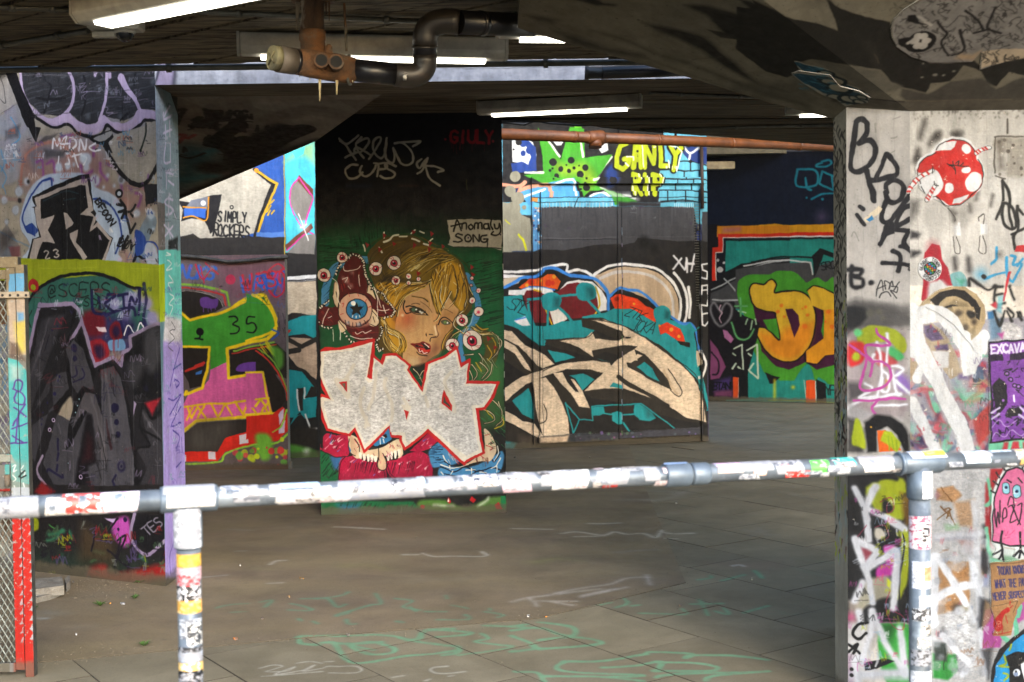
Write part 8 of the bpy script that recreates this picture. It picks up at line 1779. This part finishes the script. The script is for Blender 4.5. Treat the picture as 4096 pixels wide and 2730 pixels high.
# ------------------------------------------------------------------ cage gate at left
cg = thing('cage_gate', 'rusty mesh cage gate at the left edge, post painted teal above and red below', 'gate', at(80, 2715, YG))
cg.location.z = 0
xg = [at(x, 1784, YG).x for x in (40, 79, 114)]
zt = at(90, 1031, YG).z
GM = [PM['CG'], M['steel']]
box('gate_stile', (xg[0], YG, .03), (xg[1] - .003, YG + .04, zt), GM, cg, CG, .002)
box('frame_post', (xg[1] + .001, YG - .004, 0), (xg[2], YG + .04, zt - .03), GM, cg, CG, .002)
def gz(y): return at(40, y, YG).z
box('top_rail', (-3, YG - .003, gz(1072)), (xg[1] + .012, YG + .035, zt + .004), GM, cg, CG, .002)
box('rail', (-3, YG + .002, gz(1118)), (xg[0] - .001, YG + .03, gz(1080)), GM, cg, CG, .002)
box('rail', (-3, YG + .002, gz(1850)), (xg[0] - .001, YG + .03, gz(1818)), GM, cg, CG, .002)
box('bottom_rail', (-3, YG + .002, .02), (xg[0] - .001, YG + .03, .06), GM, cg, CG, .002)
lb = box('latch_bar', (-3, YG - .02, gz(1193)), (at(124, 1180, YG).x, YG - .006, gz(1168)), GM, cg, CG, .002)
for x in (10, 40, 72, 104): 
    p = at(x, 1182, YG - .021); tube('bolt_hole', [p, p - Y3 * .001], .006, M['dark'], lb, 8)  # flat dark discs, the holes' inner shade given as colour
hs = box('lock_box', (at(-40, 1900, YG).x, YG - .012, gz(1965)), (xg[0] - .001, YG + .002, gz(1858)), GM, cg, CG, .003)
p = at(28, 1900, YG - .03); tube('padlock', [p, p - Z3 * .05], .012, M['rust2'], hs, 8)
mv, mf = [], []
x0, x1 = -2.9, xg[0] - .002
def clipseg(a, b, za, zb):
    pts_ = []
    for t in range(2): pass
    (ax, az), (bx, bz) = a, b
    t0, t1 = 0, 1
    for p_, q_ in ((ax - bx, ax - x0), (bx - ax, x1 - ax), (az - bz, az - za), (bz - az, zb - az)):
        if p_ == 0: continue
        r_ = q_ / p_
        if p_ < 0: t0 = max(t0, r_)
        else: t1 = min(t1, r_)
    if t0 < t1: return (ax + (bx - ax) * t0, az + (bz - az) * t0), (ax + (bx - ax) * t1, az + (bz - az) * t1)
for za, zb in ((.06, gz(1850)), (gz(1818), gz(1118))):
    hgt = zb - za; kx = .027; kz = .046; sl_ = kx / kz
    for k in range(int(-hgt * sl_ / kx) - 2, int((x1 - x0) / kx) + 2):
        for sg in (1, -1):
            xs = x0 + k * kx if sg > 0 else x1 - k * kx
            s_ = clipseg((xs, za), (xs + sg * hgt * sl_, zb), za, zb)
            if s_ and s_[1][0] + .9 > x1 - .9 and s_[0][0] > x1 - 1.6:
                minib = tubeg([Vector((s_[0][0], YG + .015, s_[0][1])), Vector((s_[1][0], YG + .017, s_[1][1]))], .0028, 4, False)
                k0 = len(mv); mv.extend(minib[0]); mf.extend([tuple(i + k0 for i in f) for f in minib[1]])
o = mesh('wire_mesh', mv, mf, M['wire'], cg); o['kind'] = 'stuff'
# rubbish stacked inside the cage
for (y0_, y1_, c_) in ((2060, 2200, 'rust'), (1120, 1300, 'rust2')):
    o = box('stored_board', (-3, YG + .15, gz(y1_)), (xg[0] - .03, YG + .17, gz(y0_)), M[c_], cg)

# ------------------------------------------------------------------ tube railing in the foreground with its stickers
RA, RB = at(0, 2033, 2.75), at(4096, 1832, 3.53)
rd = (RB - RA); RA2, RB2 = RA - rd * .5, RB + rd * .4
RR = .0245
rl = thing('tube_railing', 'grey tube railing across the foreground, plastered with stickers', 'railing', (RA2 + RB2) / 2)
rl.location.z = 0
tube('top_rail', [RA2, RB2], RR, M['rail'], rl, 40)
def rx(x):
    lo_, hi_ = -.4, 1.35
    for _ in range(40):
        f = (lo_ + hi_) / 2; p = RA + rd * f - ORG
        if p.dot(RT) / p.dot(fw) * FPX + 2048 < x: lo_ = f
        else: hi_ = f
    return RA + rd * lo_
ru = rd.normalized()
def sleeve(nm, xa, xb, r):
    a, b = rx(xa), rx(xb); tube(nm, [a, a + ru * .004, b - ru * .004, b], [r * .93, r, r, r * .93], M['fit'], rl, 32)
sleeve('tee_clamp', 640, 870, .0305); sleeve('sleeve_clamp', 2655, 2755, .0315); sleeve('sleeve_clamp', 2762, 2830, .0295)
sleeve('tee_clamp', 3596, 3760, .0300); sleeve('clamp_ring', 3590, 3604, .033)
for xp, rp, zs in ((750, .0272, .115), (3678, .0290, .10)):
    p = rx(xp); q = Vector((p.x, p.y, 0))
    po = tube('post', [q, p - Z3 * .01], rp, M['rail'], rl, 32)
    tube('post_clamp', [p - Z3 * zs, p - Z3 * (zs - .004), p - Z3 * .02], [rp + .002, rp + .005, rp + .005], M['fit'], rl, 32)
    tube('base_flange', [q, q + Z3 * .01], .06, M['fit'], rl, 24)
SK = {}
def sticker_mat(c1, c2, sc=40, th=.52):
    k = (c1, c2, sc)
    if k in SK: return SK[k]
    m, t, b = nt('sticker_print'); v = coords(t, (1, 1, 1.6))
    f = ramp(t, noise(t, v, sc, 2, .5, 1.0), [(th, 0.0), (th + .03, 1.0)])
    c = mix(t, f, rgb(c1), rgb(c2)); g = ramp(t, noise(t, coords(t), 25, 5, .7), [(.3, .78), (.6, 1.0)])
    lk(t, mix(t, 1, c, g, 'MULTIPLY'), b.inputs['Base Color']); b.inputs['Roughness'].default_value = .38
    SK[k] = m; return m
def patch(a, ax, up_, r, l, a0, a1, m, parent, skew=0, nm='sticker'):
    """a piece of sticker wrapped round a tube; angle 0 = top, 90 = towards the camera"""
    side = ax.cross(up_).normalized()
    if side.y > 0: side = -side
    vs, fs = [], []; k = 10
    for i in range(k + 1):
        t = i / k; an = math.radians(a0 + (a1 - a0) * t); d = up_ * math.cos(an) + side * math.sin(an)
        s_ = skew * t * l
        vs += [a + ax * s_ + d * r, a + ax * (l + s_) + d * r]
        if i: fs.append((2 * i - 2, 2 * i - 1, 2 * i + 1, 2 * i))
    o = mesh(nm, vs, fs, m, parent, smooth=True); return o
W = '9a9ba0'
rl_st = [(-60, 40, W, 'b9b9bb', 20, 150), (40, 155, W, 'd9b8bb', 15, 170), (190, 300, 'd9d4cf', '9a9692', 40, 140), (250, 400, 'c8473f', 'e6e6ea', 20, 130), (300, 370, '8fb4dd', 'e8ecf2', 30, 90),
    (330, 430, 'd8d4d0', 'a8a49f', 60, 150), (405, 560, 'efe6ee', 'c79bc4', 20, 140), (455, 505, '6d7a84', 'c9cfd4', 30, 80), (655, 860, W, 'c7cbd6', -20, 60), (668, 860, 'd7d5d2', 'a8a5a0', 62, 118),
    (885, 930, 'b9d2e8', 'e9eef4', -5, 60), (925, 1030, W, 'dfe3ea', 5, 115), (1075, 1120, W, 'f0f0f0', -5, 90), (1118, 1270, 'a9c8e2', 'dfeaf4', -10, 50), (1105, 1345, 'c9c7c6', '9b9a9b', 65, 135),
    (1120, 1400, 'cfcbd0', 'a09ca2', 108, 150), (1345, 1660, W, '8f93a0', -10, 150), (1350, 1480, W, 'a8a8b4', 20, 110), (1520, 1655, W, 'cfd2da', 0, 100), (1665, 1695, 'c6e0ee', W, -10, 60), (1700, 1800, W, '24262c', 0, 62), (1700, 1850, W, 'b8bac2', 75, 108),
    (1860, 1900, W, 'd9d9dc', 20, 110), (1830, 1990, 'b9bcc6', '3b3f4a', 10, 85), (1980, 2130, W, 'c9ccd4', 0, 85), (1995, 2110, 'e9c3d0', W, 90, 150), (2160, 2240, W, 'ececf0', 5, 110), (2210, 2350, 'e4e2e2', 'b1aeb0', 10, 140),
    (2380, 2510, W, 'a9a9a9', 30, 125), (2400, 2460, 'c2382c', W, 125, 155), (2450, 2600, W, 'b5cbe4', -10, 45), (2560, 2620, W, 'dfe1ea', 20, 110), (2660, 2750, '8fa9cf', '7d8fa9', -15, 20), (2845, 2950, 'caa5bd', '9aa9c0', 0, 45), (2860, 2960, 'd9b3a2', 'e6d9d2', 50, 85),
    (2955, 3080, W, 'e9eaf2', -10, 80), (3000, 3050, 'e6b79d', 'efe2da', 80, 110), (3080, 3190, W, 'b9bcc8', 10, 110), (3110, 3140, W, 'd05a50', 50, 110), (3125, 3222, 'd23a33', 'e9d3d2', 95, 140), (3228, 3300, '57b94a', 'a4dd9a', 25, 120),
    (3315, 3400, '3fb5a8', '8fdcd2', 0, 75), (3330, 3380, 'c9cbd0', 'a8abb0', 90, 130), (3420, 3560, W, 'b2b4bc', -5, 70), (3430, 3550, 'efe9e4', 'c2bcb8', 72, 130), (3620, 3760, 'c9cfdd', 'b0b6c6', -10, 60), (3680, 3765, 'e9d24a', 'efe08a', 10, 50),
    (3838, 3935, 'cfe3f2', 'e9f2f8', 5, 100), (3925, 3950, W, 'b5cbe4', -10, 60), (3950, 4030, 'c9d6e4', '9fb3c8', 0, 30), (4045, 4150, W, 'e9b36d', -10, 90), (4060, 4120, 'c9a062', '8a8a8a', 90, 130)]
for k, (xa, xb, c1, c2, a0, a1) in enumerate(rl_st):
    a, b = rx(xa), rx(xb); onfit = (640 < xa < 870) or (3596 < xa < 3760) or (2650 < xa < 2760)
    patch(a, ru, Z3, (RR if not onfit else .0317) + .0006 + .00035 * (k % 4), (b - a).length, a0, a1, sticker_mat(c1, c2 if c1 != W else random.choice((c2, '8b8d94', '5d6068', 'a39a96')), random.choice((45, 70, 100)), .55), rl, random.uniform(-.12, .12))
rr_ = random.Random(15)
for k in range(60):
    xa = rr_.uniform(-60, 4100); a, b = rx(xa), rx(xa + rr_.uniform(24, 90)); a0 = rr_.uniform(-10, 120)
    if 2640 < xa < 2840 or 560 < xa < 880 or 3560 < xa < 3770: continue
    patch(a, ru, Z3, RR + .0022 + .0002 * (k % 3), (b - a).length, a0, a0 + rr_.uniform(14, 46), sticker_mat(*rr_.choice((('3a3d45', 'c9cace'), ('7d828c', 'b9bcc4'), ('c9cacd', '6b6e76'), ('a8a29e', '4b4a4c'), ('56606c', '9aa2ac'), ('b8a0a4', 'd9d0d2'), ('8fa2b8', 'd0d6dc'))), rr_.choice((50, 90)), .52), rl, rr_.uniform(-.3, .3))
p = rx(750); pst = [(0.02, .11, W, 'd5d7dc', -75, 75), (.125, .155, 'd09c3c', 'e6b85a', -90, 90), (.156, .185, 'e2a9b0', W, -90, 90), (.172, .198, W, 'b8323a', -60, 70), (.188, .232, '1b1c20', 'e9e6e8', -90, 80), (.232, .262, 'cf9a45', 'e7c58a', -90, 90),
    (.275, .32, 'b5bac2', '6b6f77', -40, 80), (.285, .335, '3a3d42', 'dcdcd8', 0, 80), (.34, .352, '2a2b2e', W, -80, 85), (.352, .375, W, 'a9b8cc', -90, 90), (.377, .40, 'd9b56a', 'dfe3ea', -60, 90), (.395, .43, '1f2024', W, -85, 80),
    (.44, .455, 'c8a36a', 'd9d9dc', -85, 60), (.455, .47, W, 'c9cfe0', -90, 90), (.48, .515, 'c2c6cb', 'a9adb2', -70, 70), (.54, .565, 'dfa9b5', W, -85, 85), (.56, .60, W, 'c9cfc4', -50, 90), (.60, .63, 'c9ca9a', W, -70, 80), (.64, .68, W, 'dde2ee', -90, 90), (.70, .9, 'b5b9c0', W, -80, 80)]
for k, (z0_, z1_, c1, c2, a0, a1) in enumerate(pst):
    patch(p - Z3 * z1_, Z3, -Y3, (.0272 if z0_ > .115 else .0325) + .0006 + .0003 * (k % 4), z1_ - z0_, a0, a1, sticker_mat(c1, c2, 75), rl)
p = rx(3678); pst = [(.02, .095, 'dfe0e2', 'a9abb0', -5, 65), (.045, .075, '8f9297', 'c9c9cc', 10, 48), (.145, .235, 'e6d9dd', 'c0526a', -85, 70), (.165, .215, '1b1b20', 'd9d2d4', -5, 45), (.27, .345, 'dfe1ee', W, -60, 75), (.285, .325, 'd9855f', 'e3a27f', 5, 60), (.365, .395, 'c4cdd6', 'd9dde2', -20, 80),
    (.40, .435, '3a3a3c', 'd5d6d8', -60, 60), (.445, .475, 'c9c2b8', '55524c', -10, 70), (.48, .51, '8d8a85', 'e0e0e0', -30, 75), (.515, .56, W, '3a3a3a', -70, 60), (.575, .61, 'dcdde0', 'b0b2b5', -70, 75), (.62, .69, 'd9dff0', 'eef0f6', -40, 80), (.70, .80, 'e6e8f0', 'f2f2f4', -80, 60)]
for k, (z0_, z1_, c1, c2, a0, a1) in enumerate(pst):
    patch(p - Z3 * z1_, Z3, -Y3, (.029 if z0_ > .10 else .0345) + .0006 + .0003 * (k % 4), z1_ - z0_, a0, a1, sticker_mat(c1, c2, 75), rl)

# ------------------------------------------------------------------ paste-ups and stickers on the pillar (flat prints 1-2 mm thick)
def pasted(name, view, t, cv, pm, label, cat, out=.003, sm=0, kind='paste-up'):
    V(*view)
    if sm:
        q = spline(np.array(pts(t)), True); V(0, 0, 1, 1); t = [float(k) for p in q for k in p]
    p = onpoly(cv, t, out); o = prism(name, p, -cv.n * (out - .0006), [pm, M['white_lamp']], None, cv)
    tag(o, label, cat); return centre(o)
ZP1, ZP2, ZP3 = (3300, 400, 796, 1387), (3300, 1250, 796, 1664), (3300, 1950, 796, 1600)
for nm, vw, t, cv, pm, lb, ct in PASTE:
    if cv is None:                       # lies on the left slope of the capital
        cv, pm = CK1, 'CK1'
    pasted(nm, vw, t, cv, PM[pm], lb, ct)

# ------------------------------------------------------------------ rubble and litter
V(0, 1706, 1024, 1568)
def flat(name, t, z, m, label, cat, h, group=None):
    p = [atz(*q, z) for q in pts(t)]
    if name == 'litter':
        m_ = sum(p, Vector()) / len(p); p = [m_ + (q - m_) * random.uniform(.45, .75) for q in p]
    a = sum(p[i].cross(p[(i + 1) % len(p)]).z for i in range(len(p)))
    if a < 0: p = p[::-1]
    o = prism(name, p, (0, 0, -h), m); tag(o, label, cat, group); o = centre(o); return o
flat('broken_slab', '120 940 378 921 392 975 180 1003', .07, M['slab_rubble'], 'grey broken paving slab lying at the foot of the dark graffiti wall', 'slab', .05)
flat('broken_slab', '120 990 195 1000 330 960 392 978 385 1000 300 1030 190 1056 110 1060', .035, M['slab_rubble'], 'brown broken slab lying under the grey slab by the wall', 'slab', .033)
flat('stone', '395 930 425 912 432 945 405 968', .05, M['slab_rubble'], 'small upright stone chip beside the broken slabs', 'stone', .048)
lit = [('0 1706', 'e6e6e2', '440 945 455 942 458 956 442 958'), ('0 1706', 'b5b8bd', '730 1078 770 1074 776 1086 738 1088'), ('0 1706', 'c98a2c', '665 1074 686 1072 688 1082 668 1084'),
    ('0 1706', 'e9e6e0', '458 1262 474 1264 474 1276 460 1277'), ('0 1706', 'c97a3a', '1420 1292 1464 1290 1468 1302 1424 1304'), ('0 1706', 'e0ddd6', '1462 842 1476 840 1478 850 1464 852'),
    ('1024 1706', 'b98a2a', '258 922 296 918 300 932 262 936'), ('1024 1706', 'd09a55', '190 1036 212 1034 214 1044 192 1046'), ('1024 1706', 'c98a5a', '22 1168 48 1166 50 1176 26 1178'),
    ('1024 1706', 'c7bfae', '550 1268 578 1266 578 1280 552 1280'), ('1024 1706', 'cdbb94', '978 672 990 672 990 682 978 682'), ('2048 1706', 'ece8df', '84 1150 114 1152 114 1164 86 1164'),
    ('2048 1706', 'c9822c', '200 1156 222 1154 222 1164 202 1166'), ('2048 1706', 'c99a6a', '1016 1088 1042 1086 1044 1096 1020 1098'), ('2048 1706', 'd9d0b0', '1464 926 1476 926 1476 938 1465 938'),
    ('2048 1706', 'e0dac8', '998 460 1016 460 1018 470 1000 472'), ('2048 1706', 'dcd2bd', '468 184 482 184 482 192 468 192'), ('2048 1706', '3a332b', '4 184 26 182 28 192 6 194')]
LM = {}
for org, c, t in lit:
    a, b = [float(k) for k in org.split()]; V(a, b, 1024, 1568)
    if c not in LM: LM[c] = mat('litter_paper', c, '55504a', 60, .9, bs=0, lo=.45, hi=.5)
    flat('litter', t, .012, LM[c], 'small scrap of paper or rubbish lying on the undercroft floor', 'litter', .006, 'scraps of litter on the floor')
V(0, 1706, 1024, 1568)
WL = ['green weed on the asphalt between the railing post and the cage gate', 'small weed nearest the camera, left of the railing post', 'weed at the foot of the graffiti wall', 'weed beside the foot of the cage gate', 'weed between the graffiti wall and the railing post']
for w_i, (x, y) in enumerate(((615, 1105), (880, 1350), (855, 965), (205, 1130), (830, 1060))):
    c0 = atz(*pts([x, y])[0]); vs, fs = [], []
    for k in range(9):
        an = k * 2.4; l_ = random.uniform(.02, .05); d = Vector((math.cos(an), math.sin(an), 0)); s_ = Vector((-d.y, d.x, 0)) * .007
        b0 = len(vs); vs += [c0 + Z3 * .004, c0 + d * l_ * .5 + s_ + Z3 * .02, c0 + d * l_ + Z3 * random.uniform(.012, .03), c0 + d * l_ * .5 - s_ + Z3 * .02]; fs.append((b0, b0 + 1, b0 + 2, b0 + 3))
    o = mesh('weed', vs, fs, M['leaf']); tag(o, WL[w_i], 'weed', 'small weeds in the asphalt'); centre(o)

# grit and dust flecks too many to count
rg_ = random.Random(17); vs, fs = [], []
for k in range(2400):
    x, y = rg_.uniform(-3.4, 4.2), 4.6 + 8.5 * rg_.random() ** 1.4
    if k % 3 == 0:                       # drifts along the edge of the asphalt and the wall foot
        a, b = ap[rg_.randrange(3)], None; i = rg_.randrange(4); a, b = ap[i], ap[i + 1]; f = rg_.random(); x, y = a.x + (b.x - a.x) * f + rg_.gauss(0, .06), a.y + (b.y - a.y) * f + rg_.gauss(0, .06)
    elif k % 3 == 1: f = rg_.random(); q = CL.o + CL.u * (CL.w * f) + CL.n * abs(rg_.gauss(0, .2)); x, y = q.x, q.y
    r = rg_.uniform(.0012, .0035); c = Vector((x, y, .0045 + r * .5)); b0 = len(vs)
    vs += [c + Vector((r * rg_.uniform(.6, 1.4), 0, -r * .5)), c + Vector((-r, r * rg_.uniform(.6, 1.4), -r * .5)), c + Vector((-r * .6, -r * 1.1, -r * .5)), c + Vector((0, 0, r * rg_.uniform(.4, .9)))]
    fs += [(b0, b0 + 1, b0 + 3), (b0 + 1, b0 + 2, b0 + 3), (b0 + 2, b0, b0 + 3)]
M['grit'] = mat('pale_grit', '7d7362', '4a4236', 90, .95, bs=0)
o = mesh('grit', vs, fs, M['grit']); tag(o, 'loose grit and dust drifted over the floor', 'grit', kind='stuff')
